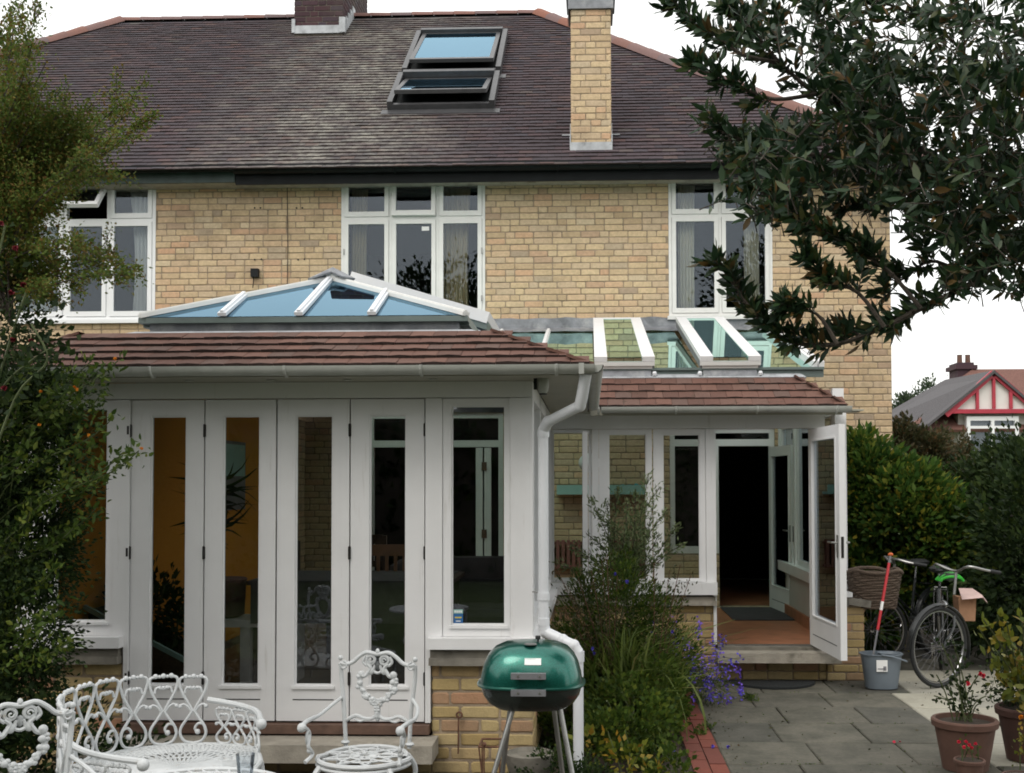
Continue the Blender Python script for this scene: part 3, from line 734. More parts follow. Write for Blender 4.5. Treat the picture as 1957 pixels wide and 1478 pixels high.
# wide dark stack on the ridge
cy = 16.75; x0, x1 = P(562, 40, cy).x, P(655, 40, cy).x; zt = 10.6; zb = 8.3
m = MB().box(x0 + .006, x1 - .006, cy + .006, cy + 1.9, zb, zt); ch2 = m.build('chimney', MAT['mortar_dark'], house, label='wide dark brick stack on the ridge')
brickwork(ch2, 'brick_dark', 'x', cy, x0, x1, 8.6, zt, course=.085, L_=.25); brickwork(ch2, 'brick_dark', 'y', x1, cy + .004, cy + 1.9, 8.6, zt, out=1, course=.085)
zb2 = P(608, 62, cy).z
m = MB(); m.box(x0 - .0, x1 + .0, cy - .02, cy - .004, zb2 - .02, zb2 + .1); m.box(x0 - .03, x0 + .02, cy - .03, cy - .0, zb2 - .01, zb2 + .2)
for i in range(5): m.box(x1 + .002, x1 + .02, cy + .02 + .16 * i, cy + .18 + .16 * i, zb2 + .02 + .1 * i, zb2 + .2 + .12 * i)
m.box(x1 - .05, x1 + .04, cy - .03, cy + .03, zb2 - .01, zb2 + .22)
m.build('flashing', MAT['lead_pale'], ch2)
# roof windows
for i, (x0, x1, y0, y1) in enumerate(vsl):
    o0 = Vector((x0, y0, EZ + (y0 - EY) * pitch)); ln = (y1 - y0) / V_.y; N_ = Vector((0, -V_.z, V_.y))
    Mv = Matrix(((1, 0, 0, o0.x), (0, V_.y, N_.y, o0.y), (0, V_.z, N_.z, o0.z), (0, 0, 0, 1)))
    wd = x1 - x0
    m = MB(); m.box(0, .07, 0, ln, .01, .13); m.box(wd - .07, wd, 0, ln, .01, .13); m.box(.07, wd - .07, ln - .09, ln, .01, .16); m.box(.07, wd - .07, 0, .06, .01, .09)
    m.box(-.07, wd + .07, -.14, -.0, .012, .022); m.xf(Mv); rw = m.build('roof_window', MAT['frame_dark'], roof, label=('upper roof window, pale blue glass over a painted sky reflection', 'lower roof window swung half open')[i])
    m = MB().box(.07, wd - .07, .06, ln - .09, .018, .03).xf(Mv); m.build('dark_void_sheet', MAT['black_paint'], rw)  # black sheet stands in for the unlit void of the opening
    ang = (-4, -10.5)[i]
    Ms = Mv @ Matrix.Translation((0, ln * (.52, .5)[i], .11)) @ Matrix.Rotation(R(ang), 4, 'X') @ Matrix.Translation((0, -ln * .5, 0))
    m = MB(); a, b, c, d = .10, wd - .10, .05, ln - .12; m.box(a, a + .06, c, d, 0, .05); m.box(b - .06, b, c, d, 0, .05); m.box(a + .06, b - .06, c, c + .07, 0, .05); m.box(a + .06, b - .06, d - .05, d, 0, .05); m.xf(Ms); m.build('sash', MAT['frame_dark'], rw)
    m = MB().box(a + .06, b - .06, c + .07, d - .05, .035, .042).xf(Ms); m.build('pane', MAT[('glass_lantern', 'glass_lantern')[i]], rw)
    m = MB().box(a + .06, b - .06, c + .07, d - .05, .0, .004).xf(Ms); m.build('backing_sheet', MAT[('sky_reflection_blue', 'frame_grey')[i]], rw)  # sheet behind the glass; the upper one's blue paints in the sky's reflection
# ------------------------------------------------------------------ garden room (the projecting left extension)
LY = 6.76
def lx(px, py=1000): return P(px, py, LY).x
def lz(py, px=700): return P(px, py, LY).z
LX0, LX1 = -3.50, lx(1018)
gr = thing('garden_room', 'white glazed garden room with folding doors and a hipped glass lantern on a red tiled roof', 'extension', ((LX0 + LX1) / 2, LY, 0))
dT, dB = lz(762), lz(1381)
stZ = lz(1405) - .0                                           # top of the stone step
stone_z0, stone_z1 = lz(1270), lz(1240)
jl, jr = lx(240), lx(822)
# brick base piers
m = MB(); m.box(LX0 + .006, jl - .02, LY + .026, LY + .25, 0, stone_z0); m.box(jr + .012, LX1 - .006, LY + .026, LY + .25, 0, stone_z0)
m.box(jl - .02, jr + .012, LY + .026, LY + .25, 0, .17); m.box(LX1 - .25, LX1 - .006, LY + .25, 10.06, 0, stone_z0); m.box(LX0 + .006, LX0 + .035, LY + .25, MW, 0, 2.5)
base = m.build('wall', MAT['mortar'], gr, label='golden brick base wall')
brickwork(base, 'brick_gold', 'x', LY + .02, jr + .006, LX1, 0, stone_z0, course=.0835, L_=.24, maxparts=150, near=(jr, .6), jt=.014)
brickwork(base, 'brick_gold', 'x', LY + .02, LX0, jl - .014, 0, stone_z0, course=.0835, L_=.24, maxparts=60, near=(jl, .6), jt=.014)
brickwork(base, 'brick_gold', 'x', LY + .02, jl - .014, jr + .006, 0, lz(1440) , course=.08, L_=.24, maxparts=60, near=(jr, .2), jt=.014)
brickwork(base, 'brick_gold', 'y', LX1, LY + .02, 10.06, 0, stone_z0, out=1, course=.0835, L_=.24, jt=.014)
m = MB(); m.box(jr, LX1 + .02, LY - .06, LY + .24, stone_z0 + .002, stone_z0 + .045); m.box(jr + .005, LX1 + .012, LY - .035, LY + .22, stone_z0 + .045, stone_z1 - .002)
m.build('stone_ledge', MAT['stone_dark'], gr)
m = MB(); m.box(LX0 - .02, jl - .02, LY - .06, LY + .24, stone_z0 + .002, stone_z0 + .045); m.box(LX0 - .01, jl - .025, LY - .035, LY + .22, stone_z0 + .045, stone_z1 - .002)
m.build('stone_ledge', MAT['stone_dark'], gr)
m = MB().box(jl - .2, lx(838, 1430), LY - .28, LY + .0, lz(1438), stZ); m.build('door_step', MAT['stone'], gr)
m = MB(); m.box(jl - .01, jr + .0, LY - .045, LY + .12, lz(1402) + .004, lz(1383) - .002); m.build('door_sill', MAT['timber_sill'], gr)
# white joinery: posts, head, window sills
zs0, zs1 = lz(1238), lz(1217)
m = MB(); m.box(jr - .005, LX1 + .055, LY - .075, LY + .2, zs0, zs1); m.build('window_sill', MAT['white_paint'], gr)
m = MB(); m.box(LX0 - .03, jl - .005, LY - .075, LY + .2, zs0, zs1); m.build('window_sill', MAT['white_paint'], gr)
hz0, hz1 = lz(762), 2.36
m = MB(); m.box(LX0, LX1, LY + .0, LY + .12, hz0 + .004, hz1); m.build('door_head', MAT['white_paint'], gr)
for a, b, z in ((217, 247, zs1), (813, 845, zs1), (975, 1018, zs1)):
    x0, x1 = lx(a), lx(b) if b != 1018 else LX1
    lo = dB if a != 975 else zs1
    m = MB().box(x0, x1, LY - .004, LY + .116, lo if a == 813 or a == 217 else z, hz0)
    if a == 813: m = MB().box(x0, lx(823), LY - .004, LY + .116, dB, hz0).box(lx(823), x1, LY - .004, LY + .116, zs1 + .001, hz0)
    if a == 217: m = MB().box(lx(238), x1, LY - .004, LY + .116, dB, hz0).box(x0, lx(238), LY - .004, LY + .116, zs1 + .001, hz0)
    m.build('post', MAT['white_paint'], gr)
m = MB().box(LX0, lx(75), LY - .004, LY + .116, zs1, hz0); m.build('post', MAT['white_paint'], gr)
def pane_frame(parent, name, x0, x1, z0, z1, g, Y, mat, gl, groove=False, label=None, yoff=0):
    gx0, gx1, gz0, gz1 = g
    m = MB(); m.box(x0, gx0, Y, Y + .045, z0, z1); m.box(gx1, x1, Y, Y + .045, z0, z1); m.box(gx0, gx1, Y, Y + .045, z0, gz0); m.box(gx0, gx1, Y, Y + .045, gz1, z1)
    o = m.build(name, MAT[mat], parent, label=label)
    q = MB(); b = .012; q.frame(gx0 - .002, gx1 + .002, gz0 - .002, gz1 + .002, Y + .012, Y + .03, b); q.box(gx0 - .015, gx1 + .015, Y - .014, Y - .001, gz0 - .018, gz0 - .002); q.build('bead', MAT[mat], o)
    MB().box(gx0, gx1, Y + .018, Y + .024, gz0, gz1).build('pane', MAT[gl], o)
    if groove: MB().box(gx0 - .01, gx1 + .01, Y - .002, Y + .001, z0 + .125, z0 + .131).build('groove', MAT['interior_dark'], o)
    return o
lead_ = [(248, 388, 285, 354), (389.5, 526, 424, 495), (528, 667, 563, 635), (668.5, 811, 705, 776)]
hm = None
for i, (a, b, c, d) in enumerate(lead_):
    o = pane_frame(gr, 'folding_door', lx(a) + .002, lx(b) - .002, dB + .004, dT - .003, (lx(c), lx(d), lz(1312), lz(793)), LY + .012, 'white_paint', 'glass_door', True,
                   ['first folding door leaf from the left, nearest the shrub', 'second folding door leaf from the left', 'third folding door leaf from the left', 'fourth folding door leaf, beside the window'][i])
    for hp in (247, 389, 667.5, 811.5):
        if abs(hp - (a if i in (0,) else b)) < 3 and not (i == 2 and False) and (i in (1,)) is False or (i == 0 and hp == 389):
            for py in (822, 1057, 1298):
                q = MB(); x = lx(hp); z = lz(py)
                q.tube([(x, LY + .004, z - .04), (x, LY + .004, z + .04)], .0065, 6); q.box(x - .008, x + .008, LY + .004, LY + .010, z - .036, z + .036)
                if hp == 247: q.tube([(x - .012, LY + .0, z - .022), (x - .012, LY, z + .03)], .008, 6)
                q.build('hinge', MAT['iron_dark'], o)
pane_frame(gr, 'window', lx(845) + .002, lx(975) - .002, zs1 + .002, hz0 - .002, (lx(862), lx(966), lz(1195), lz(776)), LY + .008, 'white_paint', 'glass_door', label='tall fixed window right of the folding doors')
pane_frame(gr, 'window', lx(75) + .002, lx(217) - .002, zs1 + .002, hz0 - .002, (lx(105), lx(203), lz(1190), lz(778)), LY + .008, 'white_paint', 'glass_door', label='tall fixed window left of the folding doors behind the shrub')
# sticker in the corner of the right window
q = R4(866, 1166, 884, 1192, LY); sx0, sx1, sz0, sz1 = q
st = MB().box(sx0, sx1, LY + .020, LY + .0235, sz0, sz1 - .025).build('sticker', MAT['print_blue'], gr)
MB().box(sx0, sx1, LY + .020, LY + .0235, sz1 - .024, sz1).build('sticker_band', MAT['shelf_teal'], st)
m = MB(); 
for i in range(4): m.box(sx0 + .006 + .012 * i, sx0 + .014 + .012 * i, LY + .0175, LY + .0195, sz1 - .018, sz1 - .006)
m.build('lettering', MAT['print_white'], st, kind='stuff')
MB().box(sx0 + .008, sx1 - .008, LY + .0175, LY + .0195, sz0 + .03, sz0 + .038).build('lettering', MAT['print_yellow'], st)
MB().box(sx0 + .014, sx1 - .014, LY + .0175, LY + .0195, sz0 + .010, sz0 + .015).build('lettering', MAT['print_white'], st)
# right-hand flank of the garden room (glazed)
m = MB(); zz = hz0
for y in (LY + .12, 7.86, 8.95, 9.94): m.box(LX1 - .11, LX1 - .002, y, y + .1, zs1, hz1)
m.box(LX1 - .11, LX1 - .002, LY + .22, 9.94, hz0, hz1 - .002); m.box(LX1 - .11, LX1 - .0, LY + .22, 9.94, zs1 + .001, zs1 + .1); m.box(LX1 - .16, LX1 + .055, LY + .2, 10.0, zs0, zs1)
m.build('side_frame', MAT['white_paint'], gr)
for a, b in ((LY + .22, 7.86), (7.96, 8.95), (9.05, 9.94)): MB().box(LX1 - .06, LX1 - .054, a, b, zs1 + .1, hz0).build('pane', MAT['glass_door'], gr)
# inside
IX = LX0 + .11
m = MB().box(IX - .07, IX - .006, 11.7, MW - .01, 0, 2.5).build('brick_return', MAT['mortar'], gr); brickwork(m, 'brick', 'y', IX, 11.7, MW, FLR, 2.5, out=1)
m = MB().box(IX - .07, IX, LY + .14, 11.69, FLR, 2.5); m.build('inner_wall', MAT['orange_wall'], gr, label='orange painted inner wall')
m = MB().box(LX0 + .28, LX1 - .26, LY + .12, MW - .001, .1, FLR); m.build('floor', MAT['floor_wood'], gr)
# roof: red tiles on the hips, lead, then the glass lantern
ey, ez = 6.40, 2.415; ty = 6.96; k_ = .455; tz = ez + (ty - ey) * k_
ex0, ex1 = LX0 - .30, .0; back = 10.3
inn = ty - ey
lb = (-2.86, -.80, 7.10, 10.2)                                # lantern base
m = MB()
m.slab([(ex0, ey, ez - .004), (ex1, ey, ez - .004), (ex1 - inn, ty, tz - .004), (ex0 + inn, ty, tz - .004)], .04)
m.slab([(ex1, ey, ez - .004), (ex1, back, ez - .004), (ex1 - inn, back, tz - .004), (ex1 - inn, ty, tz - .004)], .04)
m.slab([(ex0, back, ez - .004), (ex0, ey, ez - .004), (ex0 + inn, ty, tz - .004), (ex0 + inn, back, tz - .004)], .04)
m.box(ex0 + inn, lb[0], ty, back, tz - .05, tz); m.box(lb[1], ex1 - inn, ty, back, tz - .05, tz); m.box(lb[0], lb[1], ty, lb[2], tz - .05, tz)
m.box(ex0 + .3, lb[0], 10.3, MW - .01, 2.55, 2.6)
rf = m.build('roof', MAT['lead'], gr)
m = MB(); m.box(ex0 + .02, ex1 - .02, ey + .04, LY + .0, 2.362, 2.375); m.box(LX1 + .002, ex1 - .03, LY + .0, back - .3, 2.362, 2.375); m.box(ex0 + .02, LX0 - .002, LY, back, 2.362, 2.375); m.build('soffit', MAT['soffit'], gr)
m = MB(); m.box(ex0 + .02, ex1 - .02, ey + .012, ey + .035, 2.30 + .06, 2.405); m.box(ex1 - .045, ex1 - .02, ey + .036, back - .3, 2.36, 2.405); m.build('fascia', MAT['soffit'], gr)
for px in (205, 362, 518, 664, 828):
    q = P(px, 737, 6.6); m = MB().lathe([(.028, 0), (.028, .004), (.015, .006)], (q.x, 6.6, 2.355), 14); m.build('soffit_vent', MAT['gutter_grey'], gr, smooth=True)
Vv = Vector((0, 1, k_)).normalized(); sl = math.hypot(inn, inn * k_); ga = sl / 4.7
tiles(Vector((ex0, ey - .03, ez)), (1, 0, 0), Vv, 5, .142, ga, .017, lambda r_: (inn * r_ / 4.7 + .02, ex1 - ex0 - inn * r_ / 4.7 - .0), rf, 'tile_red')
tiles(Vector((ex1 + .02, ey, ez)), (0, 1, 0), Vector((-1, 0, k_)).normalized(), 5, .142, ga, .017, lambda r_: (inn * r_ / 4.7, back - ey), rf, 'tile_red', single=False)
tiles(Vector((ex0 - .02, back, ez)), (0, -1, 0), Vector((1, 0, k_)).normalized(), 5, .142, ga, .017, lambda r_: (0, back - ey - inn * r_ / 4.7), rf, 'tile_red', single=False)
m = MB(); m.slab([(lb[0] - .16, ty + .005, tz + .012), (lb[1] + .16, ty + .005, tz + .012), (lb[1] + .05, lb[2] - .02, tz + .05), (lb[0] - .05, lb[2] - .02, tz + .05)], .02)
m.slab([(lb[1] + .16, ty + .005, tz + .012), (lb[1] + .16, back, tz + .012), (lb[1] + .05, back, tz + .05), (lb[1] + .05, lb[2] - .02, tz + .05)], .02)
m.build('flashing', MAT['lead_pale'], rf)
lan = MB(); kz0, kz1 = tz + .02, P(600, 613, lb[2]).z
lan.box(lb[0] + .03, lb[1] - .03, lb[2] + .02, lb[2] + .08, kz0, kz1 - .013); lan.box(lb[0] + .03, lb[0] + .09, lb[2] + .08, lb[3], kz0, kz1 - .013); lan.box(lb[1] - .09, lb[1] - .03, lb[2] + .08, lb[3], kz0, kz1 - .013); lan.box(lb[0] + .09, lb[1] - .09, lb[3] - .06, lb[3], kz0, kz1 - .013)
lantern = lan.build('lantern', MAT['lead'], gr, label='hipped glass roof lantern with pale glazing bars')
gz = P(600, 605, lb[2]).z
m = MB(); m.box(lb[0] - .03, lb[1] + .03, lb[2] - .02, lb[2] + .06, kz1 - .012, gz - .004); m.box(lb[0] - .03, lb[0] + .04, lb[2] + .06, lb[3], kz1 - .028, gz - .004); m.box(lb[1] - .04, lb[1] + .03, lb[2] + .06, lb[3], kz1 - .028, gz - .004)
m.build('eaves_beam', MAT['alu_green'], lantern)
ax_ = P(637, 535, 7.95).x; az = P(637, 534, 7.95).z; by_ = 9.45
FL_, FR_, AP, BP, BL, BR = [Vector(v) for v in ((lb[0] - .02, lb[2] - .02, gz), (lb[1] + .02, lb[2] - .02, gz), (ax_, 7.95, az), (ax_, by_, az), (lb[0] - .02, lb[3], gz), (lb[1] + .02, lb[3], gz))]
def hipx(x):                                                  # point on the front slope at eave x, running up to a hip
    if x <= ax_: t_ = (x - FL_.x) / (ax_ - FL_.x); return FL_.lerp(AP, t_)
    t_ = (FR_.x - x) / (FR_.x - ax_); return FR_.lerp(AP, t_)
xs = [FL_.x, P(427, 603, lb[2]).x, P(573, 602, lb[2]).x, P(712, 602, lb[2]).x, FR_.x]
for i in range(4):
    a, b = xs[i], xs[i + 1]; p = [Vector((a, FL_.y, gz)), Vector((b, FL_.y, gz))]
    hb, ha = hipx(b), hipx(a)
    poly = ([p[0]] if i == 0 else [p[0]]) + [p[1]] + ([hb] if i < 3 else []) + ([AP] if a < ax_ < b else []) + ([ha] if i > 0 else [])
    u_ = []
    for v in poly:
        if not u_ or (v - u_[-1]).length > .02: u_.append(v)
    MB().slab(u_, .008).build('pane', MAT['glass_lantern'], lantern)
ys = [FL_.y, 8.0, 8.7, 9.4, lb[3]]
for sgn, c0, c1 in ((-1, FL_, BL), (1, FR_, BR)):
    for i in range(4):
        a, b = ys[i], ys[i + 1]
        f = lambda y: AP.lerp(BP, 0) if False else (Vector((c0.x, y, gz)).lerp(Vector((ax_, y, az)), min(1, (y - FL_.y) / (AP.y - FL_.y), (lb[3] - y) / (lb[3] - by_))))
        pl = [Vector((c0.x, a, gz)), Vector((c0.x, b, gz)), f(b), f(a)]; u_ = []
        if i == 0: pl = [Vector((c0.x, a, gz)), Vector((c0.x, b, gz)), f(b), AP, ]
        if i == 3: pl = [Vector((c0.x, a, gz)), Vector((c0.x, b, gz)), BP, f(a)]
        for v in pl:
            if not u_ or (v - u_[-1]).length > .02: u_.append(v)
        if sgn < 0: u_ = u_[::-1]
        MB().slab(u_, .008).build('pane', MAT['glass_lantern'], lantern)
up = Vector((0, -.4, 1))
for a, b in ((FL_, AP), (FR_, AP), (BL, BP), (BR, BP)):
    m = MB().bar(a + Vector((0, 0, .006)), b + Vector((0, 0, .004)), .06, .026); m.bar(a + Vector((0, 0, .024)), b + Vector((0, 0, .022)), .032, .010); m.build('hip_bar', MAT['white_old'], lantern)
MB().bar(AP + Vector((0, -.05, .02)), BP + Vector((0, .05, .02)), .09, .05).build('ridge_bar', MAT['white_old'], lantern)
for x in xs[1:4]:
    a = Vector((x, FL_.y - .015, gz + .012)); b = hipx(x) + Vector((0, 0, .012))
    m = MB().bar(a, b, .055, .022); m.bar(a + Vector((0, 0, .018)), b + Vector((0, 0, .018)), .022, .016); m.build('glazing_bar', MAT['pipe_white'], lantern)
for y in ys[1:4]:
    for c0 in (FL_, FR_):
        m = MB().bar((c0.x, y, gz + .012), (ax_, y, az + .0), .05, .022); m.build('glazing_bar', MAT['pipe_white'], lantern)
cp = MB(); c0 = AP + Vector((0, -.02, .055))
cp.poly([c0 + Vector(v) for v in ((0, 0, .03), (-.17, -.04, -.06), (-.10, -.13, -.06), (0, -.04, -.01))]); cp.poly([c0 + Vector(v) for v in ((0, 0, .03), (0, -.04, -.01), (.10, -.13, -.06), (.17, -.04, -.06))]); cp.poly([c0 + Vector(v) for v in ((0, 0, .03), (.17, -.04, -.06), (.1, .2, -.03), (-.1, .2, -.03))]); cp.poly([c0 + Vector(v) for v in ((0, 0, .03), (-.1, .2, -.03), (-.17, -.04, -.06))])
o = cp.build('ridge_cap', MAT['lead'], lantern); md = o.modifiers.new('t', 'SOLIDIFY'); md.thickness = .012
# open vent lying proud of the right slope
vy0, vy1 = 8.25, 9.35
a0, a1 = P(672, 519, vy0), P(936, 597, vy0)
dd = (a1 - a0).normalized(); nn = Vector((-dd.z, 0, dd.x)); ln = (a1 - a0).length
Mv = Matrix(((dd.x, 0, nn.x, a0.x), (0, 1, 0, vy0), (dd.z, 0, nn.z, a0.z), (0, 0, 0, 1)))
m = MB(); wv = vy1 - vy0; m.box(0, ln, 0, .09, -.085, 0); m.box(0, ln, wv - .09, wv, -.085, 0); m.box(0, .08, .09, wv - .09, -.07, 0); m.box(ln - .1, ln, .09, wv - .09, -.07, 0); m.xf(Mv)
vt = m.build('roof_vent', MAT['white_paint'], lantern, label='white framed roof vent propped open on the right slope')
MB().box(.08, ln - .1, .09, wv - .09, -.02, -.012).xf(Mv).build('pane', MAT['glass_lantern'], vt)
MB().box(.05, ln + .01, .012, wv - .01, -.13, -.071).xf(Mv).build('vent_kerb', MAT['alu_green'], vt)
# gutter, swan neck and downpipe
gz_ = P(600, 701, ey - .05).z
gt = gutter(gr, (ex0 - .02, ey - .055, gz_), (ex1 + .03, ey - .055, gz_), .052, 'gutter_grey', [P(px, 705, ey - .05).x - ex0 + .02 for px in (293, 548, 806, 1064)], 'grey half-round gutter along the front eaves')
gutter(gt, (ex1 + .03, ey - .07, gz_ - .001), (ex1 + .03, 9.55, gz_ - .001), .05, 'gutter_grey', name='gutter_return')
MB().box(ex1 - .06, ex1 - .03, ey - .112, ey + .0, gz_ - .055, gz_ + .006).build('gutter_joint', MAT['gutter_grey'], gt)
dp = lambda px, py, Y: P(px, py, Y)
pth = [Vector((ex1 - .02, ey - .03, gz_ - .045)), dp(1112, 760, 6.42), dp(1108, 776, 6.45), dp(1048, 806, 6.62), dp(1038, 822, 6.66), dp(1039, 1195, 6.66)]
m = MB(); m.tube([pth[0], pth[1], pth[2]], .034, 12); m.tube([pth[2], pth[3]], .032, 12); m.ball(pth[2], .036); m.ball(pth[3], .036); m.tube([pth[3], pth[4]], .034, 12); m.tube([pth[4], pth[5]], .031, 14)
for z in (pth[4].z - .02, pth[5].z + .02, P(1039, 1140, 6.66).z): m.lathe([(.036, -.022), (.036, .022)], (pth[5].x, 6.66, z), 14)
e1, e2, e3 = dp(1042, 1208, 6.66), dp(1096, 1234, 6.58), dp(1105, 1248, 6.58)
m.ball(e1, .037); m.tube([pth[5], e1], .034, 12); m.tube([e1, e2], .033, 12); m.ball(e2, .037); m.tube([e2, e3], .034, 12); m.tube([e3, Vector((e3.x, 6.58, .02))], .031, 14)
m.lathe([(.036, -.03), (.036, .03)], (e3.x, 6.58, e3.z - .02), 14); q = e1.lerp(e2, .62); m.ball(q, .038)
m.build('downpipe', MAT['pipe_white'], gr, smooth=True)
m = MB(); 
for z in (P(1039, 1140, 6.66).z + .02,): m.tube([(LX1 + .0, LY - .02, z), (pth[5].x - .02, 6.66, z)], .005, 5)
m.build('pipe_clip', MAT['steel'], gr)
p = P(1038, 738, 6.62); m = MB(); m.lathe([(.018, -.045), (.030, -.03), (.034, 0), (.034, .04), (.03, .045)], (p.x, p.y, p.z), 14); lamp = m.build('floodlight', MAT['gutter_grey'], gr, smooth=True)
MB().box(p.x - .055, p.x - .036, p.y - .02, p.y + .02, p.z - .02, p.z + .045).build('bracket', MAT['black_paint'], lamp)
MB().lathe([(.024, -.004), (.024, .0)], (p.x, p.y - .0, p.z - .046), 12).build('lens', MAT['black_paint'], lamp)
# ------------------------------------------------------------------ lean-to conservatory
CYY = 10.06
def cx_(px, py=970): return P(px, py, CYY).x
def cz_(py, px=1300): return P(px, py, CYY).z
cn = thing('conservatory', 'lean-to conservatory with green tinted glass roof, two raised vents and an open white door', 'conservatory', (1.0, CYY, 0))
KX1 = 2.30
sl0, sl1 = cz_(1157), cz_(1140); s0, s1 = cz_(1136), cz_(1113)
dj0, dj1 = cx_(1369), cx_(1556)
dth = cz_(820); thz = cz_(1233)
m = MB(); m.box(LX1 + .0, dj0 - .006, CYY + .026, CYY + .24, 0, sl0); m.box(dj1 + .1, P(1652, 1200, CYY).x - .006, CYY + .006, CYY + .45, 0, sl0 + .0); m.box(dj0, dj1 + .1, CYY + .03, CYY + .24, 0, .16)
m.box(KX1 - .09, KX1 - .0, CYY + .46, MW - .01, 0, sl0)
cb = m.build('wall', MAT['mortar'], cn, label='low golden brick wall under the windows')
brickwork(cb, 'brick_gold', 'x', CYY + .02, LX1 + .02, dj0 - .002, 0, sl0, maxparts=110, near=(dj0, .5), course=.0755)
brickwork(cb, 'brick_gold', 'x', CYY, dj1 + .1, P(1652, 1200, CYY).x, 0, sl0 - .01, maxparts=90, near=(2.3, .5), course=.0755)
brickwork(cb, 'brick_gold', 'x', CYY + .015, dj0 - .002, dj1 + .1, 0, .16, maxparts=40, near=(1.5, .1), course=.0755)
brickwork(cb, 'brick_gold', 'y', P(1652, 1200, CYY).x, CYY, CYY + .45, 0, sl0 - .01, out=1, course=.0755)
m = MB(); m.box(LX1 + .02, dj0 - .01, CYY - .05, CYY + .22, sl0 + .002, sl0 + .04); m.box(LX1 + .02, dj0 - .015, CYY - .03, CYY + .2, sl0 + .04, sl1 - .002); m.build('stone_ledge', MAT['stone'], cn)
pxr = P(1652, 1200, CYY).x + .05
m = MB(); k = len(m.v); m.slab([(dj1 + .08, CYY - .06, sl0 + .05), (pxr - .09, CYY - .06, sl0 + .05), (pxr, CYY - .06, sl0 - .015), (pxr, CYY + .5, sl0 - .015), (pxr - .09, CYY + .5, sl0 + .05), (dj1 + .08, CYY + .5, sl0 + .05)][:0] or [(dj1 + .08, CYY - .06, sl0 + .075), (pxr - .2, CYY - .06, sl0 + .075), (pxr - .2, CYY + .5, sl0 + .075), (dj1 + .08, CYY + .5, sl0 + .075)], .075)
m.slab([(pxr - .2, CYY - .06, sl0 + .075), (pxr, CYY - .06, sl0 + .045), (pxr, CYY + .5, sl0 + .045), (pxr - .2, CYY + .5, sl0 + .075)], .06)
m.build('coping_stone', MAT['stone_dark'], cn)
m = MB().box(dj1 + .085, P(1626, 1133, CYY).x, CYY - .07, CYY + .3, sl0 + .080, sl0 + .12); m.build('window_sill', MAT['white_paint'], cn)
m = MB(); m.box(dj0 - .02, P(1608, 1258, 9.83).x, CYY - .25, CYY + .0, P(1480, 1268, CYY - .25).z, P(1480, 1249, CYY - .25).z); m.build('door_step', MAT['stone'], cn)
m = MB().box(dj0, dj1 + .04, CYY - .08, CYY + .1, P(1480, 1248, CYY - .08).z + .003, thz - .004); ts = m.build('door_sill', MAT['stone_dark'], cn)
m = MB().box(dj0, dj1, CYY - .0, CYY + .02, thz - .003, thz + .008); m.build('threshold_strip', MAT['steel'], cn)
m = MB().box(LX1, dj0 - .002, CYY - .07, CYY + .18, s0, s1); m.build('window_sill', MAT['white_paint'], cn)
ch0, ch1 = dth, 2.40
m = MB(); m.box(LX1, dj1 + .1, CYY, CYY + .11, ch0 + .003, ch1); m.build('door_head', MAT['white_paint'], cn)
for a, b, lo in ((1131, 1145, s1), (1349, 1369, s1), (1044, 1052, s1)):
    MB().box(cx_(a) + .002, cx_(b) - .002, CYY + .0, CYY + .11, lo + .001, ch0).build('post', MAT['white_paint'], cn)
MB().box(dj0 - .03, dj0 - .003, CYY - .012, CYY + .1, thz + .01, s0 - .001).build('door_jamb', MAT['white_paint'], cn)
MB().box(dj1 + .0, dj1 + .1, CYY + .0, CYY + .11, thz - .0, ch0).build('post', MAT['white_paint'], cn)
MB().box(KX1 - .1, KX1, CYY + .112, CYY + .2, sl0 + .13, ch1).build('post', MAT['white_paint'], cn)
pane_frame(cn, 'window', cx_(1145), cx_(1247) - .002, s1 + .002, ch0 - .002, (cx_(1163), cx_(1236), cz_(1110), cz_(829)), CYY + .01, 'white_paint', 'glass_door', label='second conservatory window, left of the one beside the door')
pane_frame(cn, 'window', cx_(1249), cx_(1349), s1 + .002, ch0 - .002, (cx_(1267), cx_(1338), cz_(1108), cz_(830)), CYY + .01, 'white_paint', 'glass_door', label='conservatory window beside the open doorway')
# leftmost casement, its sash swung open towards us
x0, x1 = cx_(1052), cx_(1131)
m = MB().frame(x0, x1, s1 + .002, ch0 - .002, CYY + .02, CYY + .1, .03); wo = m.build('window', MAT['white_paint'], cn, label='leftmost conservatory casement with its sash swung open')
zA, zB = s1 + .035, ch0 - .035; sw = x1 - x0 - .03
q = MB().frame(-sw, 0, zA, zB, -.02, .025, .075, .075, .09, .075); qq = MB().box(-sw + .075, -.075, 0, .006, zA + .09, zB - .075)
Mo = Matrix.Translation((x1 - .06, CYY + .0, 0)) @ Matrix.Rotation(R(91), 4, 'Z')
sh = q.xf(Mo).build('sash', MAT['white_paint'], wo); qq.xf(Mo).build('pane', MAT['glass_door'], wo)
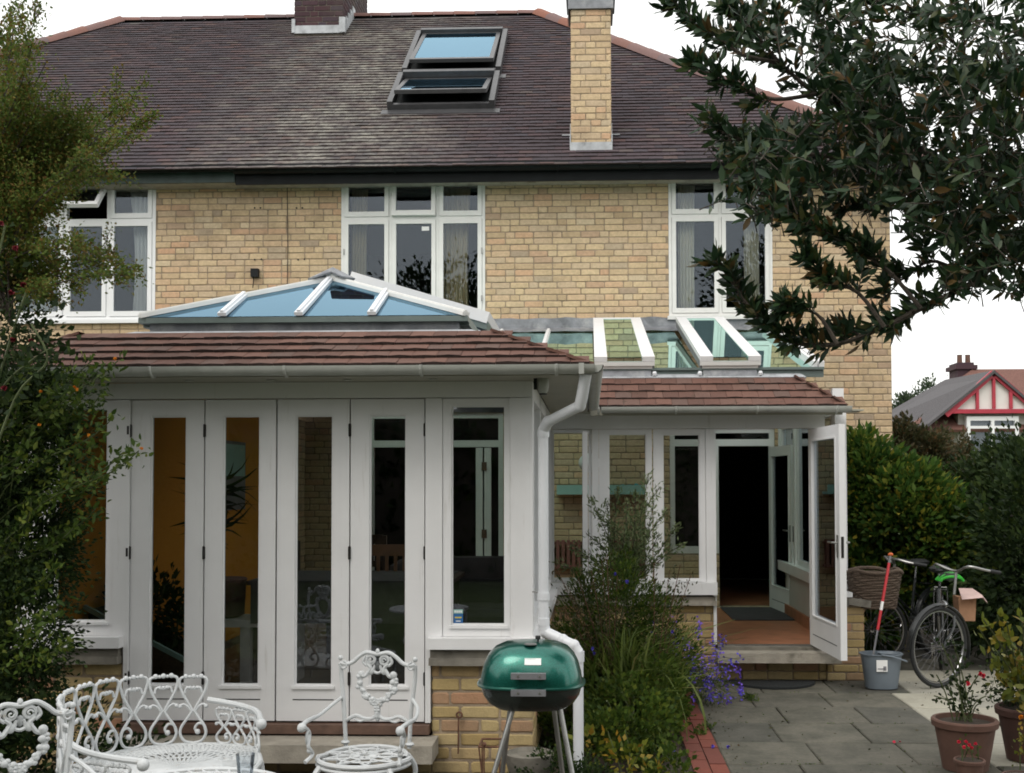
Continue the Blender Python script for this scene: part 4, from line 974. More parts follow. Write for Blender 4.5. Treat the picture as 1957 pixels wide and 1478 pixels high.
# open door leaf and the doorway
def door(parent, label, hx, hy, ang, wd, z0, z1, mirror=1, name='door', hz=.48):
    fr = .10; m = MB().frame(0, wd, z0, z1, -.022, .030, fr, fr, .26, fr)
    Mo = Matrix.Translation((hx, hy, 0)) @ Matrix.Rotation(R(ang), 4, 'Z') @ Matrix.Diagonal((mirror, 1, 1, 1))
    o = m.xf(Mo).build(name, MAT['white_paint'], parent, label=label)
    MB().box(fr, wd - fr, -.004, .004, z0 + .26, z1 - fr).xf(Mo).build('pane', MAT['glass_door'], o)
    q = MB().frame(fr - .003, wd - fr + .003, z0 + .257, z1 - fr + .003, -.028, .028, .013); q.xf(Mo).build('bead', MAT['white_paint'], o)
    zz = z0 + (z1 - z0) * hz
    q = MB().box(wd + .0005, wd + .003, -.011, .011, zz - .09, zz + .08).xf(Mo); q.build('lock_plate', MAT['iron_dark'], o)
    for s_ in (-1, 1):
        q = MB().box(wd - .07, wd - .035, s_ * .0225 + (.008 if s_ > 0 else 0), s_ * .03 + (.008 if s_ > 0 else 0), zz - .09, zz + .09); q.tube([(wd - .052, s_ * .03, zz + .03), (wd - .052, s_ * .07, zz + .03), (wd - .16, s_ * .072, zz + .03)], .008, 8); q.xf(Mo).build('handle', MAT['rust'] if False else MAT['steel'], o)
    MB().box(fr + .0, wd - fr, -.0235, -.0225, z0 + .10, z0 + .106).xf(Mo).build('groove', MAT['interior_dark'], o)
    return o
dw = dj1 - dj0 - .01
door(cn, 'glazed white door swung open outwards at the right of the doorway', cx_(1550), CYY - .01, -86, .93, thz + .012, ch0 - .01)
# right flank
for y in (CYY + .2, 11.2, 12.2, 13.16): MB().box(KX1 - .1, KX1, y + .001, y + .08, sl0 + .02, 2.6 if y < 12 else 2.9).build('post', MAT['white_paint'], cn)
for a, b in ((CYY + .282, 11.2), (11.282, 12.2), (12.282, 13.16)):
    o = MB().frame(-1, -1 + .01, 0, .01, 0, .01, .001).build('x', None) if False else None
    m = MB(); m.box(KX1 - .08, KX1 - .03, a, a + .05, s1, 2.42); m.box(KX1 - .08, KX1 - .03, b - .05, b, s1, 2.42); m.box(KX1 - .08, KX1 - .03, a + .05, b - .05, s1, s1 + .06); m.box(KX1 - .08, KX1 - .03, a + .05, b - .05, 2.36, 2.42)
    wo = m.build('window', MAT['white_paint'], cn); MB().box(KX1 - .058, KX1 - .052, a + .05, b - .05, s1 + .06, 2.36).build('pane', MAT['glass_door'], wo)
MB().box(KX1 - .15, KX1 + .04, CYY + .285, 13.2, s0, s1 - .001).build('window_sill', MAT['white_paint'], cn)
MB().box(KX1 - .115, KX1 - .092, CYY + .25, 13.28, FLR, s0 - .002).build('inner_wall', MAT['render_grey'], cn)
MB().box(KX1 - .135, KX1 - .117, CYY + .25, 13.28, FLR, FLR + .12).build('skirting', MAT['floor_terracotta'], cn)
p = P(1530, 1190, 11.1); MB().box(KX1 - .121, KX1 - .116, 11.05, 11.13, .72, .80).build('socket', MAT['white_upvc'], cn)
MB().box(LX1 + .02, KX1 - .12, CYY + .1, MW - .001, .1, FLR).build('floor', MAT['floor_terracotta'], cn)
# roof of the lean-to
ry, rz = 9.74, 2.405; uy = 10.19; rk = .60; uz = rz + (uy - ry) * rk; rx0, rx1 = .02, P(1617, 778, 9.74).x
m = MB(); m.slab([(rx0, ry, rz - .004), (rx1, ry, rz - .004), (rx1 - .33, uy, uz - .004), (rx0, uy, uz - .004)], .035)
m.slab([(rx1, ry, rz - .004), (rx1, 10.35, rz - .004), (rx1 - .33, 10.35, uz - .004), (rx1 - .33, uy, uz - .004)], .03)
m.box(LX1 + .02, rx1 - .34, uy, uy + .06, 2.45, uz + .0); cr2 = m.build('roof', MAT['lead'], cn)
g2 = math.hypot(uy - ry, (uy - ry) * rk) / 3.75
tiles(Vector((rx0, ry - .02, rz)), (1, 0, 0), Vector((0, 1, rk)).normalized(), 4, .1385, g2, .015, lambda r_: (0, rx1 - rx0 - .33 * r_ / 3.75), cr2, 'tile_red')
tiles(Vector((rx1 + .01, ry, rz)), (0, 1, 0), Vector((-.33, 0, uz - rz)).normalized(), 4, .1385, math.hypot(.33, uz - rz) / 3.75, .015, lambda r_: (.45 * r_ / 3.75, .6), cr2, 'tile_red', single=False)
m = MB(); m.box(LX1 + .02, KX1 + .06, ry + .03, CYY, 2.365, 2.378); m.build('soffit', MAT['soffit'], cn)
m = MB(); m.box(LX1 + .35, rx1 - .03, ry + .005, ry + .028, 2.33, 2.40); m.build('fascia', MAT['soffit'], cn)
for px in (1146, 1251, 1357, 1469): q = P(px, 799, 9.9); MB().lathe([(.018, -.003), (.018, .0), (.01, .001)], (q.x, 9.9, 2.364), 12).build('downlight', MAT['steel'], cn)
gz2 = P(1300, 778, ry - .05).z
gutter(cn, (ex1 + .1, ry - .05, gz2), (rx1 + .03, ry - .05, gz2), .052, 'gutter_grey', [P(px, 780, ry - .05).x - ex1 - .1 for px in (1144, 1292, 1447, 1598)], 'grey half-round gutter along the conservatory eaves')
# glass
g0y, g1y = 10.25, MW - .03; g0z = P(1300, 706, g0y).z; g1z = P(1300, 632, g1y).z; gk = (g1z - g0z) / (g1y - g0y); gn = Vector((0, -gk, 1)).normalized(); gv = Vector((0, 1, gk)).normalized()
m = MB(); m.slab([(LX1 + .03, uy + .0, uz + .025), (rx1 - .25, uy, uz + .025), (rx1 - .31, g0y + .02, uz + .075), (LX1 + .03, g0y + .02, uz + .075)], .02); m.build('flashing', MAT['lead_pale'], cr2)
ur = [(-3.3, -2.2), (-2.2, -1.6), (-1.6, -1.03), (-1.03, -.48), (-.48, .045), (.045, .59), (.59, 1.0), (1.0, 1.545), (1.545, 2.10)]
m = MB(); m.box(-3.35, 2.12, g0y, g0y + .05, uz + .03, g0z - .012); m.build('eaves_beam', MAT['alu_green'], cr2)
m = MB(); m.box(-3.35, 2.12, g0y - .03, g0y + .055, g0z - .011, g0z + .012); m.build('eaves_bar', MAT['alu_green'], cr2)
m = MB(); m.box(-3.42, LX1, 10.31, 10.36, 2.4, uz + .05); m.build('back_panel', MAT['lead'], cr2)
vents = {5: 0, 7: 1}
for i, (a, b) in enumerate(ur):
    if i in vents: continue
    q = [(a + .01, g0y + .03, g0z + .03 * gk), (b - .01, g0y + .03, g0z + .03 * gk), (b - .01, g1y, g1z), (a + .01, g1y, g1z)]
    MB().slab(q, .008).build('pane', MAT['glass_roof'], cr2)
for x in (-2.2, -1.6, -1.03, -.48):
    m = MB().bar((x, g0y - .01, g0z + .015), (x, g1y - .05, g1z + .0), .05, .03); m.bar((x, g0y - .01, g0z + .038), (x, g1y - .05, g1z + .023), .028, .016); m.build('glazing_bar', MAT['white_paint'], cr2)
for x, wd in ((2.10, .05), (2.045, .035)):
    m = MB().bar((x, g0y - .01, g0z + .03), (x, g1y - .03, g1z + .03), wd, .07); m.build('barge_bar', MAT['white_paint'], cr2)
for n_, (i, lb_) in enumerate(((5, 'raised white roof vent nearest the garden room'), (7, 'raised white roof vent under the right upstairs window'))):
    a, b = ur[i]; y0 = 10.16; z0 = P(1190, 682, y0).z; y1 = 13.0; z1 = P(1190, 607, y1).z; kk = (z1 - z0) / (y1 - y0); ln = math.hypot(y1 - y0, z1 - z0)
    v_ = Vector((0, y1 - y0, z1 - z0)).normalized(); n2 = Vector((0, -v_.z, v_.y))
    Mv = Matrix(((1, 0, 0, a), (0, v_.y, n2.y, y0), (0, v_.z, n2.z, z0), (0, 0, 0, 1))); wd = b - a
    m = MB().frame(0, wd, -.06, 0, 0, ln, .001) if False else MB()
    fw = .115
    m.box(0, fw, 0, ln, -.045, 0); m.box(wd - fw, wd, 0, ln, -.045, 0); m.box(fw, wd - fw, ln - .10, ln, -.045, 0); m.xf(Mv)
    vo = m.build('roof_vent', MAT['white_paint'], cr2, label=lb_)
    MB().box(fw, wd - fw, -.01, ln - .10, -.014, -.006).xf(Mv).build('pane', MAT['glass_roof'], vo)
    m = MB(); m.box(.0, wd, .0, .04, -.085, -.047); m.box(.02, wd - .02, .02, .06, -.115, -.088); m.xf(Mv); m.build('vent_rail', MAT['white_old'], vo)
    for sx in (.015, wd - .015): MB().box(sx - .015, sx + .015, .03, ln - .05, -.11, -.047).xf(Mv).build('vent_cheek', MAT['frame_grey'], vo)
    MB().slab([(a + .03, y0 + .045, uz + .03), (b - .03, y0 + .045, uz + .03), (b - .03, y0 + .065, z0 - .12), (a + .03, y0 + .065, z0 - .12)], .02).build('lead_apron', MAT['lead'], vo)
    for sx in (a + .0, b): MB().lathe([(.016, -.02), (.022, 0), (.014, .02)], (sx, y0 + .05, z0 - .15), 8).build('stay', MAT['pipe_white'], vo)
# lead flashing where the glass meets the house wall
m = MB(); n = 60; 
for i in range(n + 1):
    x = -3.4 + 5.5 * i / n; w_ = .006 * math.sin(i * 1.7) + .005 * math.sin(i * .6)
    m.v += [(x, MW - .012 - abs(w_), g1z + .16 + w_), (x, MW - .02 + w_, g1z + .05), (x, MW - .14, g1z - .012 + w_ * .6)]
for i in range(n):
    for k in range(2): a = i * 3 + k; m.f.append((a, a + 1, a + 4, a + 3))
o = m.build('flashing', MAT['lead'], cr2); md = o.modifiers.new('t', 'SOLIDIFY'); md.thickness = .006
# inner garden doors in the house wall, seen through the glass
def french(parent, x0, x1, z0, z1, lab, transom, door_x=None, win_z=None):
    Y = MW + .03; m = MB(); fw = .06
    m.box(x0, x0 + fw, Y, Y + .08, z0 if win_z is None else win_z, z1); m.box(x1 - fw, x1, Y, Y + .08, z0, z1); m.box(x0 + fw, x1 - fw, Y, Y + .08, z1 - fw, z1); m.box(x0 + fw, x1 - fw, Y, Y + .08, transom - .04, transom + .04)
    o = m.build('french_window', MAT['white_paint'], parent, label=lab); return o, Y
fo, Y = french(house, fd_m[0], fd_m[1], fd_m[2], fd_m[3], 'white framed garden doorway opening into the garden room', 2.22)
m = MB(); x = P(940, 1000, MW).x; xq = P(925, 1000, MW).x; m.box(xq - .10, xq - .02, Y, Y + .08, FLR, 2.17); m.box(xq + .0, xq + .08, Y - .0, Y + .05, FLR, 2.17); m.build('door_stile', MAT['white_paint'], fo)
for z in (1.95, 1.15):
    MB().box(xq - .03, xq + .03, Y - .012, Y - .003, z - .05, z + .05).build('hinge', MAT['timber_sill'], fo)
MB().box(fd_m[0] + .06, fd_m[1] - .06, Y + .03, Y + .036, 2.27, fd_m[3] - .07).build('pane', MAT['glass_door'], fo)
fo, Y = french(house, fd_r[0], fd_r[1], fd_r[2], fd_r[3], 'white framed kitchen window and doorway seen inside the conservatory', P(1420, 846, MW).z, win_z=kw_z)
tz2 = P(1420, 846, MW).z
MB().box(fd_r[0] + .06, fd_r[1] - .06, Y + .03, Y + .036, tz2 + .05, fd_r[3] - .07).build('pane', MAT['glass_door'], fo)
m = MB(); m.box(xdr - .06, xdr - .001, Y, Y + .08, FLR, tz2 - .04); m.box(fd_r[0] + .06, xdr - .06, Y, Y + .08, kw_z, kw_z + .08); m.build('mullion', MAT['white_paint'], fo)
MB().box(fd_r[0] + .06, xdr - .06, Y + .03, Y + .036, kw_z + .08, tz2 - .05).build('pane', MAT['glass_door'], fo)
door(fo, 'inner glazed door standing open into the conservatory', fd_r[1] - .05, MW - .0, -84, .92, FLR + .012, tz2 - .06)
floor_dark_sheet = MB().box(xdr + .0, fd_r[1] + .1, 12.05, MW - .02, FLR + .003, FLR + .012).build('floor_dark_sheet', MAT['sofa_dark']); tag(floor_dark_sheet, 'added dark sheet that darkens the terracotta floor before the inner doorway', 'floor_dark_sheet')  # sheet added only to make the rear part of the floor dark
# things kept inside the rooms
xs_ = P(1065, 938, MW).x, P(1240, 938, MW).x; z = P(1150, 945, MW).z
m = MB().box(xs_[0], xs_[1], MW - .2, MW - .005, z, z + .03); sh = m.build('wall_shelf', MAT['shelf_teal']); tag(sh, 'pale teal shelf on the brick wall inside the conservatory', 'shelf')
MB().box(xs_[0], xs_[1], MW - .2, MW - .19, z + .03, z + .11).build('front_rail', MAT['shelf_teal'], sh)
for i, px in enumerate((1100, 1178, 1190, 1203, 1216)):
    q = P(px, 935, MW - .1); h_ = random.uniform(.06, .1); o = MB().lathe([(.025, 0), (.035, h_ * .4), (.03, h_ * .8), (.016, h_)], (q.x, MW - .09, z + .03), 12).build('jar', MAT['print_teal'], smooth=True)
    tag(o, ('dark teal jar standing alone at the left end of the conservatory shelf', 'leftmost of the four teal jars grouped on the shelf', 'second from the left of the four teal jars on the shelf', 'third from the left of the four teal jars on the shelf', 'rightmost of the four teal jars grouped on the shelf')[i], 'jar', 'teal jars on the conservatory shelf')
q = P(1126, 885, 12.6); t_ = thing('pendant_lamp', 'round white paper lamp hanging in the conservatory', 'lamp', (q.x, q.y, q.z)); MB().ball(q, .12, (1, 1, .9), 14).build('lamp_shade', MAT['white_paint'], t_, smooth=True); MB().tube([(q.x, q.y, q.z + .1), (q.x, q.y, q.z + .6)], .004, 5).build('cord', MAT['iron_dark'], t_)
x0, x1 = P(1170, 1090, MW).x, P(1243, 1090, MW).x
m = MB(); n = 22
for i in range(n): xx = x0 - .9 + (x1 - x0 + .9) * i / n; m.box(xx, xx + (x1 - x0 + .9) / n * .6, MW - .1, MW - .03, .75, 1.08)
m.box(x0 - .9, x1, MW - .09, MW - .04, .76, .79); m.box(x0 - .9, x1, MW - .09, MW - .04, 1.03, 1.06)
tag(m.build('radiator', MAT['radiator_red']), 'reddish column radiator low on the brick wall inside the conservatory', 'radiator')
# inside the garden room
def chair_in(x, y, rz, mat, lab):
    t_ = thing('dining_chair', lab, 'chair', (0, 0, 0), 'dining chairs in the garden room')
    MB().box(-.21, .21, -.2, .2, .43, .46).build('seat', MAT[mat], t_)
    for sx in (-.19, .19):
        MB().box(sx - .02, sx + .02, -.2, -.16, 0, .43).build('leg', MAT[mat], t_); MB().box(sx - .02, sx + .02, .17, .21, 0, .96).build('leg', MAT[mat], t_)
    MB().box(-.17, .17, .18, .2, .88, .97).build('back_rail', MAT[mat], t_); MB().box(-.17, .17, .18, .2, .66, .72).build('back_rail', MAT[mat], t_)
    for i in range(5): MB().box(-.15 + .07 * i, -.125 + .07 * i, .182, .198, .72, .88).build('back_slat', MAT[mat], t_)
    place(t_, x, y, FLR, rz); return t_
def X_(px, Y): return P(px, 1000, Y).x
chair_in(X_(748, 9.2), 9.2, 180, 'wood_pale', 'pale wooden dining chair seen through the fourth folding door')
chair_in(X_(600, 9.6), 9.6, 90, 'wood_dark', 'dark wooden dining chair seen through the third folding door')
chair_in(X_(690, 10.6), 10.6, 0, 'wood_dark', 'dark wooden dining chair on the far side of the dining table')
tb = thing('dining_table', 'long dining table under a grey cloth behind the folding doors', 'table', (X_(690, 8.6), 8.6, FLR))
x = X_(690, 8.6); MB().box(x - .75, x + .75, 8.15, 9.05, FLR + .72, FLR + .75).build('tabletop', MAT['wood_dark'], tb)
for sx in (-.68, .68):
    for sy in (8.22, 8.98): MB().box(x + sx - .03, x + sx + .03, sy - .03, sy + .03, FLR, FLR + .72).build('leg', MAT['wood_dark'], tb)
o = MB().box(x - .7, x + .7, 8.1, 9.08, FLR + .752, FLR + .757); o.box(x - .7, x + .7, 8.09, 8.098, FLR + .45, FLR + .757); tag(o.build('tablecloth', MAT['cloth_table']), 'grey patterned cloth lying over the dining table', 'tablecloth')
x = X_(915, 9.0) - .22; sf = thing('sofa', 'dark grey sofa under the right window of the garden room', 'sofa', (x, 9, FLR))
MB().lathe([(.50, 0), (.53, .2), (.52, .42), (.45, .47)], (x, 9.0, FLR + .02), 24, 5, 1.25, .8).build('seat', MAT['sofa_dark'], sf, smooth=True)
MB().lathe([(.50, 0), (.53, .2), (.5, .46), (.40, .53)], (x + .05, 9.35, FLR + .32), 24, 5, 1.2, .28).build('backrest', MAT['sofa_dark'], sf, smooth=True)
# planter of wicker with a bush, yucca on a white bench
bx = X_(310, 7.7)
m = MB(); m.slab([(bx - .4, 7.45, FLR), (bx + .3, 7.45, FLR), (bx + .3, 7.45, FLR + .25), (bx - .4, 7.45, FLR + .62)], .03); m.slab([(bx - .4, 7.9, FLR), (bx - .4, 7.9, FLR + .62), (bx + .3, 7.9, FLR + .25), (bx + .3, 7.9, FLR)], .03); m.slab([(bx - .4, 7.9, FLR), (bx - .4, 7.45, FLR), (bx - .4, 7.45, FLR + .62), (bx - .4, 7.9, FLR + .62)], .03); m.slab([(bx + .3, 7.45, FLR), (bx + .3, 7.9, FLR), (bx + .3, 7.9, FLR + .25), (bx + .3, 7.45, FLR + .25)], .03)
wb = thing('wicker_chest', 'sloping brown wicker chest behind the first folding door', 'chest', (bx, 7.7, FLR)); m.build('body', MAT['wicker'], wb)
MB().bar((bx - .42, 7.43, FLR + .64), (bx + .32, 7.43, FLR + .26), .03, .03).build('rim', MAT['shelf_teal'], wb)
pl = thing('house_plant', 'bushy green house plant above the wicker chest', 'plant', (bx, 7.8, FLR + .3))
Pn, Dn = blob_points([(bx - .12, 7.8, FLR + .55, .28, .2, .3), (bx + .12, 7.8, FLR + .42, .18, .18, .22)], 900, .3, 60, .08)
leaves('foliage', Pn, Dn, rng.uniform(.05, .09, 900), .04, 'leaf_dark', pl, kind='stuff'); branches(MB(), (bx, 7.8, FLR + .1), [(bx - .2, 7.8, FLR + .7), (bx + .1, 7.8, FLR + .6), (bx, 7.75, FLR + .75)], .01).build('stem', MAT['stem_green'], pl)
bx = X_(462, 8.3); by = 8.3
wbn = thing('white_bench', 'low white bench holding pots behind the second folding door', 'bench', (bx, by, FLR)); MB().box(bx - .35, bx + .45, by - .2, by + .2, FLR + .42, FLR + .47).build('seat', MAT['white_paint'], wbn)
for sx in (-.3, .05, .36): MB().box(bx + sx, bx + sx + .07, by - .18, by + .18, FLR, FLR + .42).build('leg', MAT['white_paint'], wbn)
yu = thing('yucca', 'spiky yucca in an orange pot on the white bench', 'plant', (bx - .1, by, FLR + .47)); MB().lathe([(.10, 0), (.14, .02), (.15, .25), (.16, .28), (.15, .29)], (bx - .12, by, FLR + .472), 18).build('pot', MAT['terracotta'], yu, smooth=True)
MB().tube([(bx - .2, by, FLR + .7), (bx - .19, by, FLR + 1.5)], .03, 8).build('trunk', MAT['bark'], yu)
n = 60; Pn = np.array([[bx - .19, by, FLR + z] for z in rng.uniform(1.05, 1.5, n)]); Dn = rng.normal(size=(n, 3)) * [1, 1, .4] + [.1, 0, .35]
leaves('foliage', Pn, Dn, rng.uniform(.22, .36, n), .026, 'leaf_dark', yu, long=True, curl=.45, kind='stuff')
q = P(530, 1180, by); MB().lathe([(.05, 0), (.075, .1), (.06, .2), (.03, .22)], (bx + .24, by, FLR + .472), 14).build('vase', MAT['black_paint'], smooth=True)
tag(bpy.data.objects['vase'], 'small black vase beside the yucca on the white bench', 'vase')
# picture on the orange wall
y = 10.0; pc = thing('picture', 'pale abstract picture hanging on the orange wall', 'picture', (IX, 9.2, 1.7)); MB().box(IX, IX + .02, 10.1, 10.9, 1.50, 2.15).build('frame', MAT['frame_grey'], pc); MB().box(IX + .021, IX + .024, 10.13, 10.87, 1.82, 2.12).build('print', MAT['shelf_teal'], pc); MB().box(IX + .021, IX + .024, 10.13, 10.87, 1.53, 1.815).build('print', MAT['frame_grey'], pc)
# ------------------------------------------------------------------ beyond the garden
def tree(name, label, base, blobs, n, leaf, mat, clump=120, cr=.4, tr=.14, cat='tree', group=None, shell=.4, lw=.6, tips=None):
    t_ = thing(name, label, cat, base, group); P0, D = blob_points(blobs, n, shell, clump, cr)
    leaves('foliage' if cat != 'tree' else 'crown', P0, D, rng.uniform(leaf * .7, leaf * 1.3, n), leaf * lw, mat, t_, kind='stuff')
    m = MB(); bz = Vector(base); top = Vector((sum(b[0] for b in blobs) / len(blobs), sum(b[1] for b in blobs) / len(blobs), max(b[2] for b in blobs)))
    branches(m, bz, [top], tr, tr * .4, .04, 8); branches(m, bz.lerp(top, .45), [b[:3] for b in blobs] + [(b[0] + b[3] * .7, b[1], b[2] + b[5] * .5) for b in blobs] + [(b[0] - b[3] * .7, b[1], b[2] + b[5] * .5) for b in blobs], tr * .45, tr * .1, .12, 6)
    m.build('trunk' if cat == 'tree' else 'stem', MAT['bark'], t_); return t_
HY = 38.0
fh = thing('gabled_house', 'far house with red bargeboards on a white gable above a bay window', 'house', (14.5, HY, 0))
def f4(a, b, c, d, Y=HY): return R4(a, b, c, d, Y)
q = f4(1838, 800, 2060, 1000); m = MB().box(q[0], q[1] + 3, HY + .3, HY + 8, 0, P(1900, 790, HY).z); m.build('wall', MAT['render_grey'], fh)
ap = P(1896, 716, HY); gl_ = P(1812, 787, HY); gr_ = Vector((2 * ap.x - gl_.x, HY, gl_.z))
m = MB().slab([gl_, gr_, ap], .1); m.build('gable', MAT['render_white'], fh)
for a, b, wd in ((gl_ - Vector((.12, 0, .12)), ap + Vector((0, 0, .04)), .2), (gr_ + Vector((.12, 0, -.12)), ap + Vector((0, 0, .04)), .2)): MB().bar(a + Vector((0, -.1, 0)), b + Vector((0, -.1, 0)), .12, wd).build('bargeboard', MAT['red_paint'], fh)
MB().bar(gl_ + Vector((0, -.09, 0)), gr_ + Vector((0, -.09, 0)), .1, .14).build('tie_beam', MAT['red_paint'], fh)
for px in (1866, 1897.5, 1930):
    a = P(px, 785, HY); tz_ = ap.z - abs(a.x - ap.x) * (ap.z - gl_.z) / (ap.x - gl_.x); MB().box(a.x - .045, a.x + .045, HY - .15, HY - .04, gl_.z + .08, tz_ - .05).build('gable_post', MAT['red_paint'], fh)
# roofs
rl = P(1858, 706, HY + 4); rr = rl + Vector((8, 0, 0)); el = P(1755, 795, HY - .2)
m = MB(); m.slab([Vector((el.x - .3, HY, gl_.z - .6)), Vector((gl_.x + 9, HY, gl_.z - .6)), rr, rl], .1); m.slab([rl, Vector((el.x - .3, HY + 8, gl_.z - .6)), Vector((el.x - .3, HY, gl_.z - .6))], .1); m.build('roof', MAT['roof_brown'], fh)
m = MB(); bk = P(1845, 735, HY + 3)
m.slab([gl_ + Vector((-.9, -.25, -.55)), ap + Vector((0, -.25, .12)), ap + Vector((-.3, 4, .2)), gl_ + Vector((-2.1, 3.4, -.35))], .08); m.slab([ap + Vector((0, -.25, .12)), gr_ + Vector((.3, -.25, -.2)), gr_ + Vector((.3, 4, -.2)), ap + Vector((-.3, 4, .2))], .08); m.build('gable_roof', MAT['roof_grey'], fh)
q = f4(1827, 694, 1858, 716, HY + 4.2); m = MB().box(q[0], q[1], HY + 4, HY + 5, q[2] - 1, q[3]); m.box(q[0] - .1, q[1] + .1, HY + 3.9, HY + 5.1, q[3] - .25, q[3] - .1); cfh = m.build('chimney', MAT['brick_dark'], fh)
for dx in (.2, .5): MB().lathe([(.10, 0), (.09, .3), (.11, .32)], (q[0] + dx, HY + 4.4, q[3]), 12).build('chimney_pot', MAT['terracotta'], cfh, smooth=True)
q = f4(1848, 796, 1957, 868); x1_ = q[0] + 2 * (ap.x - q[0])
m = MB(); wx = [q[0], P(1898, 830, HY).x, x1_]; zt_ = P(1900, 817, HY).z; m.frame(q[0], x1_, q[2] - .15, q[3], HY + .0, HY + .25, .12, .12, .1, .14); m.box(wx[1] - .05, wx[1] + .05, HY, HY + .2, q[2] - .04, q[3] - .14); m.box(q[0] + .12, wx[1] - .05, HY, HY + .2, zt_ - .04, zt_ + .05); m.box(wx[1] + .05, x1_ - .12, HY, HY + .2, zt_ - .04, zt_ + .05)
w_ = m.build('window', MAT['white_upvc'], fh); MB().box(q[0] + .1, x1_ - .1, HY + .12, HY + .13, q[2] - .1, q[3] - .1).build('pane', MAT['glass'], w_); MB().box(q[0] + .1, x1_ - .1, HY + .2, HY + .21, q[2] - .1, q[3] - .1).build('net_curtain', MAT['frame_grey'], w_)
tree('distant_tree', 'dark green distant tree rising beside the house corner, left of the far chimney', (19, 72, 0), [(P(1745, 770, 72).x, 72, 5, 1.6, 1.5, 2.8), (P(1775, 750, 72).x, 72, 6.6, 1.4, 1.2, 1.8), (P(1725, 765, 72).x, 72, 5.8, 1.0, 1, 1.7)], 5000, .22, 'leaf_far', 90, .35)
tree('distant_tree', 'distant tree just behind the far grey roof slope', (23, 74, 0), [(P(1812, 755, 74).x, 74, 6.1, 1.3, 1.4, 2.0), (P(1822, 745, 74).x, 74, 6.8, 1.0, 1, 1.3)], 3500, .22, 'leaf_far', 70, .35)
tree('shrub', 'loose brownish shrub between the house corner and the far house', (5.6, 19, 0), [(P(1745, 850, 19).x, 19, 1.95, .75, .6, .85), (P(1785, 850, 19).x, 19.3, 2.0, .5, .5, .7), (P(1722, 790, 19.5).x, 19.5, 2.15, .25, .4, .75), (P(1825, 890, 19).x, 19, 1.7, .4, .5, .7)], 14000, .085, 'leaf_brown', 260, .13, .05, 'shrub')
tree('shrub', 'thin pale-flecked shrub below the far bay window', (7.2, 22, 0), [(P(1835, 845, 22).x, 22, 1.9, .3, .5, .8), (P(1870, 900, 22).x, 22, 1.4, .8, .5, .8)], 6000, .08, 'leaf_brown', 120, .12, .04, 'shrub')
tree('wisteria', 'leafy green wisteria bush bulging beside the house corner', (3.5, 12.3, 0), [(P(1665, 990, 12.2).x, 12.2, 1.45, .42, .4, .75), (P(1735, 990, 12).x, 12.0, 1.15, .55, .45, .85), (P(1800, 1060, 11.8).x, 11.8, .95, .34, .35, .65), (P(1650, 900, 12.3).x, 12.3, 1.75, .35, .3, .55), (P(1660, 1130, 11.9).x, 12.0, .6, .5, .4, .55)], 26000, .095, 'leaf_wisteria', 420, .10, .05, 'shrub', lw=.5, shell=.65)
tree('hedge', 'very dark tall hedge along the right boundary', (5.6, 13, 0), [(P(1960, 960, 12.5).x, 12.5, 1.1, .62, .8, 1.15), (P(1975, 880, 14).x + .3, 14, 1.6, .7, 1, 1.0), (P(1890, 1060, 13).x, 13, .8, .6, .8, .95), (P(1990, 1000, 11).x, 11, .9, .7, .8, 1.2), (P(1905, 930, 15).x, 15, 1.2, .5, .6, .95)], 34000, .075, 'leaf_dark', 500, .16, .06, 'hedge', shell=.6)
tree('hedge', 'dark hedge closing the path behind the bicycles', (5.5, 17, 0), [(4.7, 17.2, .8, 1.1, .6, 1.2), (6.3, 17.5, 1.0, 1.2, .6, 1.3), (8.5, 18, 1.2, 1.6, .8, 1.6)], 14000, .09, 'leaf_dark', 300, .2, .05, 'hedge', shell=.6)
# trees and hedge on our side of the garden: they stand behind the camera and show in the panes
for i, (x, y, hh, rr_) in enumerate(((-11, -10, 7.5, 3.2), (-5.2, -12.5, 9.6, 3.2), (1.2, -15, 8.2, 3.4), (6.6, -12, 10.0, 3.2), (13.5, -10, 8.5, 3.6))):
    tree('garden_tree', ['broad tree farthest left behind the garden', 'tall tree left of centre behind the garden', 'lower tree at the middle behind the garden', 'tallest tree right of centre behind the garden', 'broad tree farthest right behind the garden'][i], (x, y, 0),
         [(x, y, hh - rr_, rr_, rr_ * .9, rr_), (x - rr_ * .5, y, hh * .45, rr_ * .8, rr_ * .8, rr_ * .8), (x + rr_ * .6, y, hh * .5, rr_ * .75, rr_ * .8, rr_ * .9)], 15000, .2, 'leaf_dark', 420, .45, .2, group='trees behind the garden')
x = -14
n = 16000; Pn = np.stack([rng.uniform(-15, 15, n), -7.5 + rng.uniform(-.6, .6, n), rng.uniform(0, 1, n) ** .8 * (3.4 + .5 * np.sin(np.arange(n)))], 1)
t_ = thing('hedge', 'long tall hedge closing the near end of the garden', 'hedge', (0, -7.5, 0)); leaves('foliage', Pn, rng.normal(size=(n, 3)), .26, .17, 'leaf_dark', t_, kind='stuff')
MB().box(-15, 15, -7.9, -7.1, 0, 3.0).build('stem', MAT['bark'], t_)
n = 9000; Pn = np.stack([-5.6 + rng.uniform(-.4, .4, n), rng.uniform(-7, 14, n), rng.uniform(0, 2.3, n)], 1)
t_ = thing('hedge', 'dark hedge along the left boundary behind the shrubs', 'hedge', (-5.6, 3, 0)); leaves('foliage', Pn, rng.normal(size=(n, 3)), .16, .1, 'leaf_dark', t_, kind='stuff'); MB().box(-5.8, -5.4, -7, 14, 0, 2.0).build('stem', MAT['bark'], t_)
